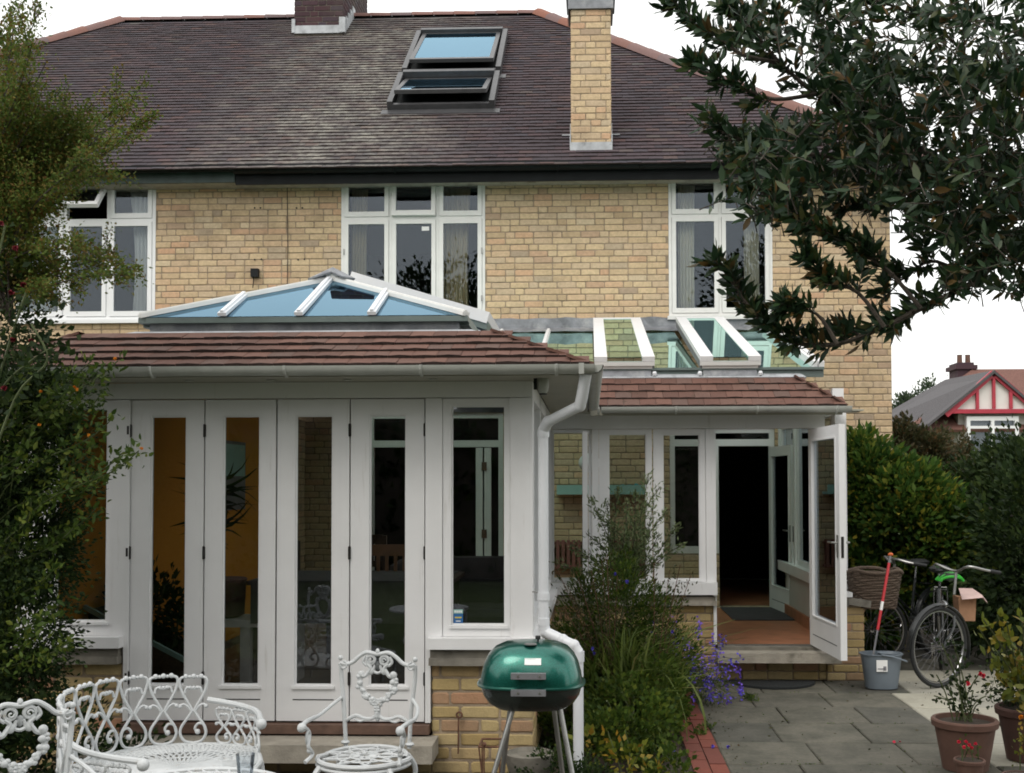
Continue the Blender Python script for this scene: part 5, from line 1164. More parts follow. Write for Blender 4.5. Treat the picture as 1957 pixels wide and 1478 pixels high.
# ------------------------------------------------------------------ cast-metal garden furniture
CW = 'cast_white'
def T3(pts, y): return [(p[0], y, p[1]) for p in pts]
def scroll(m, c, r0, r1, a0, a1, y, rad, n=16, ax='xz'):
    pts = []
    for i in range(n + 1):
        t_ = i / n; a = R(a0 + (a1 - a0) * t_); r_ = r0 + (r1 - r0) * t_; pts.append((c[0] + math.cos(a) * r_, y, c[1] + math.sin(a) * r_))
    m.tube(pts, rad, 6)
def seat_lattice(m, rx, ry, z, cy=0):
    for k in range(9):                                         # leafy ribs swirling out of the middle
        for s_ in (0, 1):
            a = 2 * math.pi * (k + .5 * s_) / 9; p = []
            for i in range(7):
                t_ = i / 6; aa = a + (.55 if s_ else -.55) * t_; p.append((math.cos(aa) * rx * (.12 + .86 * t_), cy + math.sin(aa) * ry * (.12 + .86 * t_), z))
            m.tube(p, .0065, 5)
    for q in (.34, .66): m.tube([(math.cos(2 * math.pi * i / 32) * rx * q, cy + math.sin(2 * math.pi * i / 32) * ry * q, z) for i in range(33)], .006, 5)
def armchair(label):
    t_ = thing('garden_armchair', label, 'chair', (0, 0, 0), 'ornate white cast-metal armchairs'); yb = .20; r_ = .0095
    for s_ in (-1, 1):
        m = MB(); m.tube(catmull([(s_ * .165, yb, .42), (s_ * .175, yb, .60), (s_ * .192, yb + .01, .76), (s_ * .195, yb, .835)], 4), [.011] * 13, 8); m.ball((s_ * .195, yb, .862), .013); m.ball((s_ * .168, yb, .44), .018, (1.3, 1.3, .6)); scroll(m, (s_ * .178, .825), .022, .01, 90, 90 + s_ * 260, yb - .005, .006); m.build('back_post', MAT[CW], t_, smooth=True)
        m = MB(); m.tube(catmull([(s_ * .185, yb - .01, .665), (s_ * .225, yb - .06, .63), (s_ * .245, .03, .605), (s_ * .245, -.12, .61), (s_ * .24, -.20, .605)], 5), [.009] * 12 + [.011] * 9, 8); m.ball((s_ * .24, -.205, .595), .023, (1, 1.1, 1)); m.build('arm', MAT[CW], t_, smooth=True)
        m = MB(); m.tube(catmull([(s_ * .24, -.17, .59), (s_ * .235, -.12, .55), (s_ * .225, -.16, .50), (s_ * .215, -.13, .455), (s_ * .23, -.19, .43)], 5), .0095, 7); m.tube([(s_ * .232, -.145 + .024 * math.cos(a), .535 + .03 * math.sin(a)) for a in [i * math.pi / 7 for i in range(15)]], .006, 6); m.ball((s_ * .225, -.15, .475), .012); m.build('arm_support', MAT[CW], t_, smooth=True)
    m = MB(); half = [(-.195, .838), (-.165, .832), (-.13, .842), (-.095, .872), (-.055, .893), (0, .884)]
    m.tube([(p.x, yb, p.z) for p in catmull([(a, 0, b) for a, b in half] + [(-a, 0, b) for a, b in half[-2::-1]], 5)], .0105, 8)
    m.ball((0, yb, .898), .011, (1, 1, 1.4)); m.build('crest_rail', MAT[CW], t_, smooth=True)
    m = MB()
    for s_ in (-1, 1):
        m.torus((s_ * .036, yb, .855), .021, .008, n=18, m=6); scroll(m, (s_ * .034, .854), .012, .004, 0, 300 * s_, yb - .008, .004)
        m.tube(catmull([(s_ * .062, yb, .872), (s_ * .075, yb, .845), (s_ * .055, yb, .825)], 4), .008, 6); m.tube(catmull([(s_ * .056, yb, .835), (s_ * .035, yb, .815), (s_ * .05, yb, .79), (s_ * .062, yb, .775), (s_ * .085, yb, .77)], 4), .010, 6)
        m.tube(catmull([(s_ * .012, yb, .83), (s_ * .02, yb, .80), (0, yb, .79)], 4), .008, 6); m.ball((s_ * .034, yb, .80), .018, (1, .5, 1.1)); m.ball((0, yb, .825), .016, (1, .5, 1.4))
    m.build('pierced_splat', MAT[CW], t_, smooth=True)
    m = MB(); gar = catmull([(-.085, 0, .775), (-.093, 0, .735), (-.075, 0, .695), (-.045, 0, .665), (-.018, 0, .645), (.018, 0, .645), (.045, 0, .665), (.075, 0, .695), (.093, 0, .735), (.085, 0, .775)], 3)
    m.tube([(p.x, yb, p.z) for p in gar], .012, 6)
    for i, p in enumerate(gar):
        a = i * 2.4; m.ball((p.x + .012 * math.cos(a), yb - .006, p.z + .011 * math.sin(a)), random.uniform(.011, .017), (1, .7, .9), 6)
    for s_ in (-1, 1): m.ball((s_ * .084, yb - .004, .782), .019, (1, .6, 1), 8)
    m.build('garland', MAT[CW], t_, smooth=True)
    m = MB()
    for r0 in range(5):
        for c0 in range(3 - r0 // 2): m.ball(((c0 - (2 - r0 // 2) / 2) * .017, yb - .008, .648 - r0 * .014), .0095, (1, 1, 1), 6)
    m.tube([(0, yb, .66), (0, yb, .57)], .016, 8); m.ball((0, yb, .566), .014, (1, .7, 1.3)); m.build('grape_bunch', MAT[CW], t_, smooth=True)
    m = MB()
    for s_ in (-1, 1):
        m.tube(catmull([(0, yb, .585), (s_ * .03, yb, .562), (s_ * .07, yb, .562), (s_ * .11, yb, .575), (s_ * .15, yb, .558), (s_ * .172, yb, .548)], 4), .0095, 7); m.tube(catmull([(s_ * .05, yb, .562), (s_ * .09, yb - .004, .548), (s_ * .12, yb, .558)], 4), .006, 6)
    m.build('lower_rail', MAT[CW], t_, smooth=True)
    m = MB(); rim = [(math.cos(a) * (.225 if math.sin(a) < 0 else .20), math.sin(a) * .215 * (1 if math.sin(a) > 0 else 1.03), .42) for a in [2 * math.pi * i / 40 for i in range(41)]]
    m.tube(rim, .0125, 7, False); seat_lattice(m, .205, .205, .424); m.build('seat', MAT[CW], t_, smooth=True)
    m = MB(); m.tube([(x_, y_, .395) for x_, y_, z_ in rim], .010, 6, False); m.build('apron', MAT[CW], t_, smooth=True)
    for sx, sy in ((-1, -1), (1, -1), (-1, 1), (1, 1)):
        m = MB(); m.tube(catmull([(sx * .17, sy * .15, .40), (sx * .2, sy * .19, .32), (sx * .18, sy * .18, .16), (sx * .215, sy * .215, .02)], 5), [.016 - .0006 * i for i in range(16)], 7); m.build('leg', MAT[CW], t_, smooth=True)
    return t_
c1 = armchair('ornate white cast-metal armchair standing by the folding doors, left of the barbecue'); place(c1, P(702, 1300, 5.52).x, 5.46, 0, -7)
c2 = copy_tree(c1); tag(c2, 'ornate white cast-metal armchair cut off by the left edge, nearest us'); place(c2, P(85, 1400, 4.25).x, 4.16, 0, 40)
# curved two-seat bench with a back of linked hearts
bn = thing('garden_bench', 'curved white cast-metal bench with a back of linked hearts', 'bench', (-2.0, 5.1, 0))
U = catmull([(-1.80, 4.50, 0), (-2.12, 4.62, 0), (-2.33, 4.88, 0), (-2.39, 5.15, 0), (-2.31, 5.42, 0), (-2.12, 5.58, 0), (-1.88, 5.62, 0), (-1.66, 5.52, 0), (-1.55, 5.28, 0)], 16)
cum = [0]
for i in range(1, len(U)): cum.append(cum[-1] + (U[i] - U[i - 1]).length)
def onU(s_):
    s_ = max(0, min(cum[-1] - 1e-6, s_)); i = next(k for k in range(1, len(cum)) if cum[k] >= s_); t_ = (s_ - cum[i - 1]) / (cum[i] - cum[i - 1]); return U[i - 1].lerp(U[i], t_), (U[i] - U[i - 1]).normalized()
def unit(name, s0, wd, z0, z1, rad, simple_=False):
    """one heart-and-lyre unit of the back, bent along the curve"""
    def q(u, v): p, d = onU(s0 + u * wd); lean = (z0 + (z1 - z0) * v - .44) * .10; nrm = Vector((d.y, -d.x, 0)); return p - nrm * lean * 0 + Vector((0, 0, z0 + (z1 - z0) * v))
    m = MB(); TT = lambda pts, r_=rad: m.tube([q(p.x, p.y) for p in catmull([(a, b, 0) for a, b in pts], 4)], r_, 6)
    for s_ in (-1, 1):
        TT([(s_ * .26, .985), (s_ * .42, .97), (s_ * .47, .90), (s_ * .36, .74), (s_ * .15, .58), (s_ * .03, .48)] if not simple_ else [(s_ * .1, .95), (s_ * .40, .97), (s_ * .38, .82), (s_ * .04, .5)])
        TT([(s_ * .02, .80), (s_ * .12, .83), (s_ * .24, .82), (s_ * .29, .75)], rad * .9)
        TT([(s_ * .03, .48), (s_ * .18, .38), (s_ * .40, .24), (s_ * .43, .13), (s_ * .28, .03), (0, .0)])
        TT([(s_ * .06, .47), (s_ * .20, .55), (s_ * .36, .58), (s_ * .46, .53)], rad * .9); m.ball(q(s_ * .44, .55), rad * 1.5, n=6)
    sc = 1 if (s0 * 37) % 2 < 1 else -1
    TT([(sc * .43, .17), (sc * .36, .27), (sc * .18, .29), (sc * .06, .22), (sc * .14, .15)], rad * .95); m.ball(q(sc * .15, .165), rad * 1.9, n=6)
    if not simple_:
        for u in (-.26, -.13, 0, .13, .26): m.ball(q(u, .985 - .02 * abs(u) * 0 + (.008 if abs(u) in (.26, 0) else 0)), rad * (1.75 if abs(u) in (.26, 0) else 1.2), n=6)
        for u in (-.12, 0, .12): m.ball(q(u, .825), rad * 1.4, n=6)
    m.build(name, MAT[CW], bn, smooth=True)
nu = 9; sA, sB = .40, 1.70; wd = (sB - sA) / nu
for i in range(nu):
    ht = .775 + .024 * math.sin(math.pi * (i + .5) / nu) ; unit('back_heart', sA + wd * (i + .5), wd, .445, ht, .0074)
for i in range(3): unit('arm_heart', .06 + .12 * (i + .5) , .12, .445, .60, .006)
for i in range(4): unit('arm_heart', 1.74 + .095 * (i + .5), .095, .445, .62, .006)
for a, b in ((0.0, .44), (1.70, cum[-1])):
    m = MB(); pts = [onU(a + (b - a) * i / 12)[0] for i in range(13)]; z_ = lambda i: .62 + (.02 if a > 1 else .0) + (.0 if a > 1 else 0)
    pts = [p + Vector((0, 0, .625 + .035 * (i / 12 if a == 0 else 1 - i / 12) ** 2)) for i, p in enumerate(pts)]
    m.tube(pts, .014, 8); e_ = pts[0] if a == 0 else pts[-1]; m.ball(e_ + Vector((0, 0, -.012)), .026, (1, 1, 1), 10); m.build('arm_rest', MAT[CW], bn, smooth=True)
m = MB(); rim = [p + Vector((0, 0, .435)) for p in U] + [Vector((-1.52, 4.85, .435)), U[0] + Vector((0, 0, .435))]; m.tube(rim, .012, 7)
cc_ = Vector((-1.86, 5.08, .438)); 
for i in range(0, len(U), 3): 
    p = U[i] + Vector((0, 0, .436)); side = Vector((p.y - cc_.y, -(p.x - cc_.x), 0)) * .25
    for s_ in (-1, 1): m.tube(catmull([p, p.lerp(cc_, .35) + side * s_, p.lerp(cc_, .8) + side * s_ * .3, cc_], 4), .006, 5)
for f_ in (.25, .5, .75): m.tube([cc_.lerp(p, f_) for p in rim], .006, 5)
m.build('seat', MAT[CW], bn, smooth=True)
for p in (U[2], U[-3], U[40], U[80], Vector((-1.56, 4.75, 0))):
    m = MB(); m.tube(catmull([(p.x, p.y, .43), (p.x + .02, p.y - .02, .3), (p.x, p.y, .15), (p.x + .03, p.y - .02, .01)], 5), .015, 7); m.build('leg', MAT[CW], bn, smooth=True)
# table
tx, tyy, tr, tzz = P(372, 1470, 3.93).x, 3.90, .33, .665
tb = thing('garden_table', 'round white lattice garden table at the bottom left edge', 'table', (tx, tyy, 0))
m = MB(); m.torus((tx, tyy, tzz), tr, .012, (0, 0, 1), 56, 7); m.torus((tx, tyy, tzz), tr * .86, .006, (0, 0, 1), 48, 6)
for i in range(-7, 8):
    o_ = i * .042; L2 = math.sqrt(max(0, (tr * .86) ** 2 - o_ ** 2))
    for s_ in (-1, 1):
        a = Vector((o_, -L2, 0)); b = Vector((o_, L2, 0)); M3 = Matrix.Rotation(R(45 * s_), 3, 'Z'); c = Vector((tx, tyy, tzz + .001 * s_)); m.tube([c + M3 @ a, c + M3 @ b], .0055, 5)
for i in range(40):
    a = 2 * math.pi * i / 40; m.tube([(tx + math.cos(a) * tr * .86, tyy + math.sin(a) * tr * .86, tzz), (tx + math.cos(a + .08) * tr, tyy + math.sin(a + .08) * tr, tzz)], .005, 5)
m.build('tabletop', MAT[CW], tb, smooth=True)
m = MB(); m.tube([(tx, tyy, .2), (tx, tyy, tzz)], .022, 10); m.build('pedestal', MAT[CW], tb, smooth=True)
for i in range(3):
    a = 2.1 * i; m = MB(); m.tube(catmull([(tx, tyy, .3), (tx + math.cos(a) * .15, tyy + math.sin(a) * .15, .2), (tx + math.cos(a) * .28, tyy + math.sin(a) * .28, .01)], 5), .014, 7); m.build('leg', MAT[CW], tb, smooth=True)
gx = P(472, 1470, 4.08); tg = thing('water_glass', 'clear tumbler half full of water on the lattice table', 'glass', (gx.x, 4.06, tzz + .01))
m = MB().lathe([(.026, 0), (.034, .088), (.0325, .088), (.0245, .006)], (gx.x, 4.06, tzz + .012), 24); m.build('tumbler', MAT['tumbler'], tg, smooth=True)
m = MB().lathe([(.0243, 0), (.0290, .045)], (gx.x, 4.06, tzz + .019), 24); m.build('water', MAT['tumbler'], tg, smooth=True)
# ------------------------------------------------------------------ barbecue
bx, by = P(1016, 1300, 5.42).x, 5.42; sB = 2150 / 5.42
bb = thing('barbecue', 'kettle barbecue with a glossy green lid and black bowl on metal legs', 'barbecue', (bx, by, 0))
zR = P(1016, 1304, by).z; zT = P(1016, 1229, by - .1).z; hl = zT - zR; zBt = P(1016, 1353, by).z
lidp = [(.243, 0), (.243, .012), (.237, hl * .25), (.225, hl * .48), (.205, hl * .68), (.175, hl * .84), (.13, hl * .94), (.07, hl * .99), (.001, hl)]
m = MB().lathe(lidp, (bx, by, zR), 48, 3.2, 1, .84); lid = m.build('lid', MAT['bbq_green'], bb, smooth=True)
MB().lathe([(.247, -.006), (.256, -.003), (.258, .004), (.247, .009)], (bx, by, zR), 48, 3.2, 1, .84).build('rim', MAT['bbq_green'], lid, smooth=True)
hb = zBt - zR
m = MB().lathe([(.001, hb), (.12, hb * .985), (.165, hb * .92), (.205, hb * .7), (.23, hb * .4), (.240, hb * .12), (.241, -.007)], (bx, by, zR), 48, 3.0, 1, .84); bowl = m.build('bowl', MAT['bbq_black'], bb, smooth=True)
for z, par in ((P(1012, 1291, by - .23).z, lid), (P(1014, 1323, by - .23).z, bowl)):
    m = MB().box(bx - .082, bx + .078, by - .262, by - .236, z - .014, z + .013); h_ = m.build('handle', MAT['steel'] if False else MAT['frame_grey'], par)
    for sx in (-.05, .05):
        MB().box(bx + sx - .012, bx + sx + .012, by - .236, by - .195, z - .02, z + .01).build('handle_bracket', MAT['bbq_black'], par)
        q = MB().lathe([(.006, 0), (.005, .003)], (0, 0, 0), 10).xf(Matrix.Translation((bx + sx, by - .262, z)) @ Matrix.Rotation(R(90), 4, 'X')); q.build('screw', MAT['steel'], par)
# label on the lid (illegible lines of print)
q0 = P(1002, 1272, by - .2); q1 = P(1034, 1259, by - .18)
m = MB().slab([(q0.x, by - .187, q0.z), (q1.x, by - .187, q0.z), (q1.x, by - .170, q1.z), (q0.x, by - .170, q1.z)], .012); lb = m.build('label', MAT['print_white'], lid)
m = MB().lathe([(.03, 0), (.032, .004), (.028, .006)], (bx - .0, by - .10, zR + hl * .955), 20); m.build('vent_plate', MAT['steel'], lid, smooth=True)
kx = P(1029, 1240, by).x; m = MB().lathe([(.005, 0), (.005, .012), (.012, .014), (.013, .026), (.011, .03)], (kx, by - .05, zR + hl * .985), 14); m.build('knob', MAT['rubber'], lid, smooth=True)
for (a, b, yy) in ((P(985, 1353, by - .1), P(946, 1478, by - .17), 0), (P(1068, 1353, by - .1), P(1092, 1478, by - .17), 0)):
    d = (b - a); b2 = a + d * ((a.z - .0) / (a.z - b.z)); MB().tube([a + Vector((0, 0, .03)), b2], .0125, 10).build('leg', MAT['steel'], bb, smooth=True)
    MB().lathe([(.022, .04), (.026, 0), (.014, -.012)][::-1], (a.x, a.y, a.z), 12).build('leg_socket', MAT['bbq_black'], bb, smooth=True)
for sx in (-.13, .12): MB().tube([(bx + sx * .8, by + .12, zBt + .03), (bx + sx * 1.5, by + .2, .0)], .0125, 10).build('leg', MAT['steel'], bb, smooth=True)
# rusty plant stand, stone trough, iron hook
rs = thing('wire_stand', 'small rusty wire stand behind the barbecue legs', 'stand', (-.6, 6.35, 0)); y = 6.3; a = P(915, 1428, y); b = P(955, 1428, y)
m = MB(); m.tube([a, b], .006, 6); m.tube([a, P(921, 1478, y), Vector((P(921, 1478, y).x, y, 0))], .005, 6); m.tube([a + Vector((.03, 0, 0)), P(925, 1478, y)], .005, 6); m.tube([b, Vector((b.x, y, 0))], .006, 6); m.tube([a + Vector((0, .2, 0)), b + Vector((0, .2, 0))], .006, 6); m.tube([a, a + Vector((0, .2, 0))], .006, 6); m.tube([b, b + Vector((0, .2, 0))], .006, 6); m.tube([a + Vector((0, .2, 0)), Vector((a.x, y + .2, 0))], .005, 6); m.tube([b + Vector((0, .2, 0)), Vector((b.x, y + .2, 0))], .005, 6); m.ball(a + Vector((.03, 0, .015)), .014)
m.build('frame', MAT['rust'], rs, smooth=True)
p = P(1010, 1452, 6.35); m = MB().lathe([(.08, 0), (.11, .03), (.135, .12), (.14, .17), (.125, .175), (.11, .15), (.001, .14)], (p.x, 6.45, .04), 24); tag(m.build('stone_bowl', MAT['stone_dark'], smooth=True), 'weathered round stone bowl on the ground under the barbecue', 'bowl')
p = P(878, 1366, LY); m = MB(); m.torus((p.x, LY - .01, p.z + .0), .016, .006, n=18, m=6); m.tube([(p.x - .004, LY - .012, p.z - .02), (p.x - .006, LY - .012, p.z - .23)], .005, 6); tag(m.build('wall_hook', MAT['rust'], smooth=True), 'rusty ring and rod fixed to the brick pier left of the barbecue', 'hook')
# ------------------------------------------------------------------ mat, bucket, mop
mt = thing('door_mat', 'black half-moon door mat on the slabs below the step', 'mat', (1.6, 9.85, 0)); c = P(1474, 1297, 9.98).x
m = MB(); m.slab([(c - .37, 9.74 + .22, .022)] + [(c + .37 * -math.cos(a), 9.96 - .36 * math.sin(a), .022) for a in [math.pi * i / 20 for i in range(1, 20)]] + [(c + .37, 9.96, .022)], .018); m.build('mat_body', MAT['mat_black'], mt)
bk = P(1682, 1300, 9.72); bu = thing('mop_bucket', 'grey-blue oval plastic bucket with a white label', 'bucket', (bk.x, 9.7, 0))
bz = .285; m = MB().lathe([(.10, .0), (.132, .006), (.150, .14), (.168, bz), (.180, bz + .002), (.180, bz + .012), (.162, bz + .012), (.145, .14), (.12, .02), (.001, .018)], (bk.x, 9.68, .006), 36, 2.6, 1, .72); m.build('tub', MAT['bucket_blue'], bu, smooth=True)
m = MB().lathe([(.085, 0), (.10, .03), (.09, .03), (.075, .0)], (bk.x + .07, 9.68, bz - .01), 24, 2.2, 1, .9); m.build('wringer', MAT['bucket_blue'], bu, smooth=True)
m = MB().tube(catmull([(bk.x + .165, 9.6, bz - .03), (bk.x + .18, 9.56, bz - .035), (bk.x + .08, 9.545, bz - .0), (bk.x - .03, 9.545, bz + .02)], 6), .007, 7); m.build('handle', MAT['bucket_blue'], bu, smooth=True)
q = R4(1675, 1262, 1696, 1284, 9.56); MB().box(q[0], q[1], 9.556, 9.562, q[2], q[3]).xf(Matrix.Translation((0, 0, 0))).build('label', MAT['print_white'], bu)
MB().box(q[0] + .01, q[1] - .02, 9.552, 9.5545, q[2] + .02, q[2] + .028).build('lettering', MAT['print_grey'], bu); MB().box(q[1] - .035, q[1] - .01, 9.552, 9.5545, q[2] + .01, q[2] + .045).build('lettering', MAT['print_grey'], bu)
mp = thing('mop', 'red handled mop standing in the blue-grey bucket', 'mop', (bk.x, 9.7, .05)); a = P(1702, 1060, 9.9); b = P(1670, 1246, 9.68); lo = b + (b - a).normalized() * .2
MB().tube([a, a.lerp(b, .09)], .011, 10).build('handle_tip', MAT['frame_grey'], mp, smooth=True); MB().tube([a.lerp(b, .09), a.lerp(b, .78)], .0125, 10).build('handle', MAT['red_plastic'], mp, smooth=True)
MB().tube([a.lerp(b, .78), lo], .009, 8).build('shaft', MAT['frame_grey'], mp, smooth=True); MB().tube([a.lerp(b, .49), a.lerp(b, .58)], .0131, 10).build('sticker', MAT['print_white'], mp, smooth=True)
m = MB().ball(a + Vector((0, 0, .0)), .02, (1.2, 1, .8)); m.build('hanging_loop', MAT['orange_plastic'], mp, smooth=True); m = MB().lathe([(.05, 0), (.06, .02), (.02, .1)], (bk.x - .03, 9.68, .06), 14); m.build('mop_head', MAT['print_white'], mp, smooth=True)
# ------------------------------------------------------------------ bicycles
def bicycle(label, rwheel=.335, steer=0):
    t_ = thing('bicycle', label, 'bicycle', (0, 0, 0), 'bicycles leaning by the hedge'); wb = 1.08; r_ = rwheel
    def wheel(x, ang, lab):
        Mo = Matrix.Translation((x, 0, 0)) @ Matrix.Rotation(R(ang), 4, 'Z') @ Matrix.Translation((-x, 0, 0)); 
        w_ = MB().torus((x, 0, r_), r_ - .018, .018, (0, 1, 0), 56, 8).xf(Mo).build('wheel', MAT['rubber'], t_, smooth=True)
        MB().torus((x, 0, r_), r_ - .042, .010, (0, 1, 0), 56, 6).xf(Mo).build('rim', MAT['chrome'], w_, smooth=True)
        m = MB(); 
        for i in range(28):
            a = 2 * math.pi * i / 28; b = a + (.35 if i % 2 else -.35); s_ = .03 * (1 if i % 4 < 2 else -1); m.tube([(x + .02 * math.cos(b), s_, r_ + .02 * math.sin(b)), (x + (r_ - .045) * math.cos(a), 0, r_ + (r_ - .045) * math.sin(a))], .0011, 4, False)
        m.xf(Mo).build('spokes', MAT['frame_grey'], w_, kind='stuff'); MB().tube([(x, -.05, r_), (x, .05, r_)], .018, 10).xf(Mo).build('hub', MAT['chrome'], w_, smooth=True)
        m = MB(); pts = [(x + (r_ + .022) * math.cos(a), 0, r_ + (r_ + .022) * math.sin(a)) for a in [R(-20 + 200 * i / 20) if x < .5 else R(20 + 200 * i / 20) for i in range(21)]]
        for dy in (-.02, -.007, .007, .02): m.tube([(p[0], dy, p[2] - abs(dy) * .4) for p in pts], .008, 5)
        m.xf(Mo).build('mudguard', MAT['bike_black'], t_, smooth=True)
        return Mo
    Mf = wheel(0, steer, 'front'); wheel(wb, 0, 'rear')
    seat = Vector((.72, 0, .80)); bb_ = Vector((.62, 0, .29)); hd0 = Vector((.16, 0, .60)); hd1 = Vector((.20, 0, .78)); rear = Vector((wb, 0, r_))
    m = MB(); m.tube([hd0, hd1 + Vector((.01, 0, .04))], .02, 10); m.tube([hd1, bb_ + Vector((.07, 0, .16))], .014, 8); m.tube([hd0, bb_], .016, 8); m.tube([bb_, seat], .015, 8)
    for s_ in (-.05, .05): m.tube([bb_ + Vector((0, s_ * .6, 0)), rear + Vector((0, s_, 0))], .009, 6); m.tube([seat - Vector((.03, 0, .12)), rear + Vector((0, s_, 0))], .008, 6)
    m.build('frame', MAT['bike_black'], t_, smooth=True)
    m = MB(); st = hd0 + Vector((0, 0, .02))
    for s_ in (-.055, .055): m.tube(catmull([hd0 + Vector((0, s_ * .6, 0)), (.12, s_, .5), (.02, s_, r_ + .05), (0, s_, r_)], 5), .011, 7)
    m.xf(Mf).build('fork', MAT['bike_black'], t_, smooth=True)
    m = MB(); m.tube([hd1, (.23, 0, .97)], .012, 8); m.tube(catmull([(.42, -.27, .98), (.30, -.26, 1.0), (.18, -.17, 1.03), (.22, 0, .98), (.18, .17, 1.03), (.30, .26, 1.0), (.42, .27, .98)], 6), .011, 8); m.xf(Mf); m.build('handlebar', MAT['steel'], t_, smooth=True)
    for s_ in (-1, 1): MB().tube([(.33, s_ * .265, .995), (.45, s_ * .272, .975)], .016, 8).xf(Mf).build('grip', MAT['rubber'], t_, smooth=True)
    m = MB(); m.tube([seat, (.74, 0, .92)], .012, 8); m.build('seat_post', MAT['chrome'], t_, smooth=True)
    m = MB().lathe([(.02, -.03), (.09, -.01), (.10, .02), (.06, .045)], (0, 0, 0), 18); m.xf(Matrix.Translation((.78, 0, .94)) @ Matrix.Diagonal((1.35, .95, 1, 1))); m.lathe([(.01, -.02), (.035, 0), (.02, .03)], (.63, 0, .95), 12, sx=2.2); m.build('saddle', MAT['rubber'], t_, smooth=True)
    m = MB(); 
    for s_ in (-.06, 0, .06): m.tube([(.86, s_, .74), (1.30, s_, .74)], .006, 6)
    for x in (.88, 1.05, 1.28): m.tube([(x, -.06, .74), (x, .06, .74)], .006, 6)
    for s_ in (-.06, .06): m.tube([(1.25, s_, .74), (wb, s_, r_)], .005, 6)
    m.build('rear_rack', MAT['bike_black'], t_, smooth=True)
    m = MB().torus((.62, .05, .29), .09, .006, (0, 1, 0), 30, 6); m.tube([(.62, .07, .29), (.62 + .1, .07, .15)], .009, 6); m.tube([(.62, -.07, .29), (.52, -.07, .43)], .009, 6); m.build('crankset', MAT['chrome'], t_, smooth=True)
    for q in ((.72, .12, .15), (.52, -.12, .43)): MB().box(q[0] - .04, q[0] + .04, q[1] - .04, q[1] + .04, q[2] - .012, q[2] + .012).build('pedal', MAT['rubber'], t_)
    m = MB().lathe([(.02, 0), (.04, .03), (.038, .05)], (0, 0, 0), 14); m.xf(Mf @ Matrix.Translation((.10, 0, .70)) @ Matrix.Rotation(R(-90), 4, 'Y')); m.build('headlight', MAT['chrome'], t_, smooth=True)
    return t_
b1 = bicycle('black upright bicycle facing us beside the mop bucket, its front wheel turned', .345, -40); w0 = P(1797, 1312, 9.72)
place(b1, w0.x, 9.75, 0, 72)
b2 = copy_tree(b1); tag(b2, 'dark bicycle behind the brick pier and bucket, a wicker basket on its bars'); place(b2, P(1668, 1290, 10.8).x, 10.85, 0, 40)
bs = thing('bicycle_basket', 'brown wicker basket on the handlebars of the bicycle behind the pier', 'basket', (2.6, 10.3, .8)); c = P(1662, 1122, 10.3)
m = MB(); 
for k in range(14):
    z = c.z - .16 + k * .022; rx_ = .19 + .045 * k / 13; m.tube([(c.x + math.copysign(abs(math.cos(a)) ** .6, math.cos(a)) * rx_, 10.2 + math.copysign(abs(math.sin(a)) ** .6, math.sin(a)) * rx_ * .75, z + .006 * math.sin(a * 9 + k * 2)) for a in [2 * math.pi * i / 60 for i in range(61)]], .0125, 5, False)
m.build('weave', MAT['wicker'], bs, kind='stuff'); m = MB().tube([(c.x + math.copysign(abs(math.cos(a)) ** .6, math.cos(a)) * .245, 10.2 + math.copysign(abs(math.sin(a)) ** .6, math.sin(a)) * .185, c.z + .155 + .012 * math.sin(a * 5)) for a in [2 * math.pi * i / 60 for i in range(61)]], .017, 7, False); m.build('rim', MAT['wicker'], bs, smooth=True)
MB().box(c.x - .17, c.x + .17, 10.07, 10.33, c.z - .175, c.z - .165).build('base', MAT['wicker'], bs)
hx = P(1815, 1104, 10.25); hm = thing('bicycle_helmet', 'bright green cycle helmet hanging from the handlebars', 'helmet', tuple(hx)); m = MB(); random.seed(2)
for i in range(-2, 3): m.tube([(hx.x + .10 * math.cos(a) * 1.0, hx.y + i * .032, hx.z - .03 + .07 * math.sin(a) * (1 - .10 * i * i)) for a in [math.pi * k / 12 for k in range(13)]], .013, 7)
m.build('shell', MAT['helmet_green'], hm, smooth=True); m = MB().lathe([(.10, -.02), (.098, .01), (.07, .04), (.001, .05)], tuple(hx), 20, sy=.7); m.build('liner', MAT['rubber'], hm, smooth=True)
pb = P(1846, 1178, 10.5); pg = thing('paper_bag', 'folded brown paper bag strapped on the rear rack', 'bag', (pb.x, 10.5, .75)); q = R4(1831, 1140, 1860, 1186, 10.5)
m = MB(); m.v = [(q[0], 10.45, q[2]), (q[1], 10.45, q[2]), (q[1], 10.62, q[2]), (q[0], 10.62, q[2]), (q[0] - .01, 10.46, q[3]), (q[1] + .01, 10.44, q[3]), (q[1] + .01, 10.6, q[3] - .01), (q[0] - .01, 10.62, q[3])]; m.f = [(0, 1, 5, 4), (1, 2, 6, 5), (2, 3, 7, 6), (3, 0, 4, 7), (0, 3, 2, 1), (4, 5, 6, 7)]; m.build('bag_body', MAT['paper_brown'], pg)
q = R4(1829, 1127, 1880, 1143, 10.5); m = MB(); m.slab([(q[0], 10.38, q[2] + .02), (q[0] + .18, 10.36, q[2] + .04), (q[1], 10.42, q[2] - .02), (q[1] - .06, 10.62, q[3]), (q[0] + .06, 10.64, q[3])], .03); m.build('flap', MAT['paper_pink'], pg)
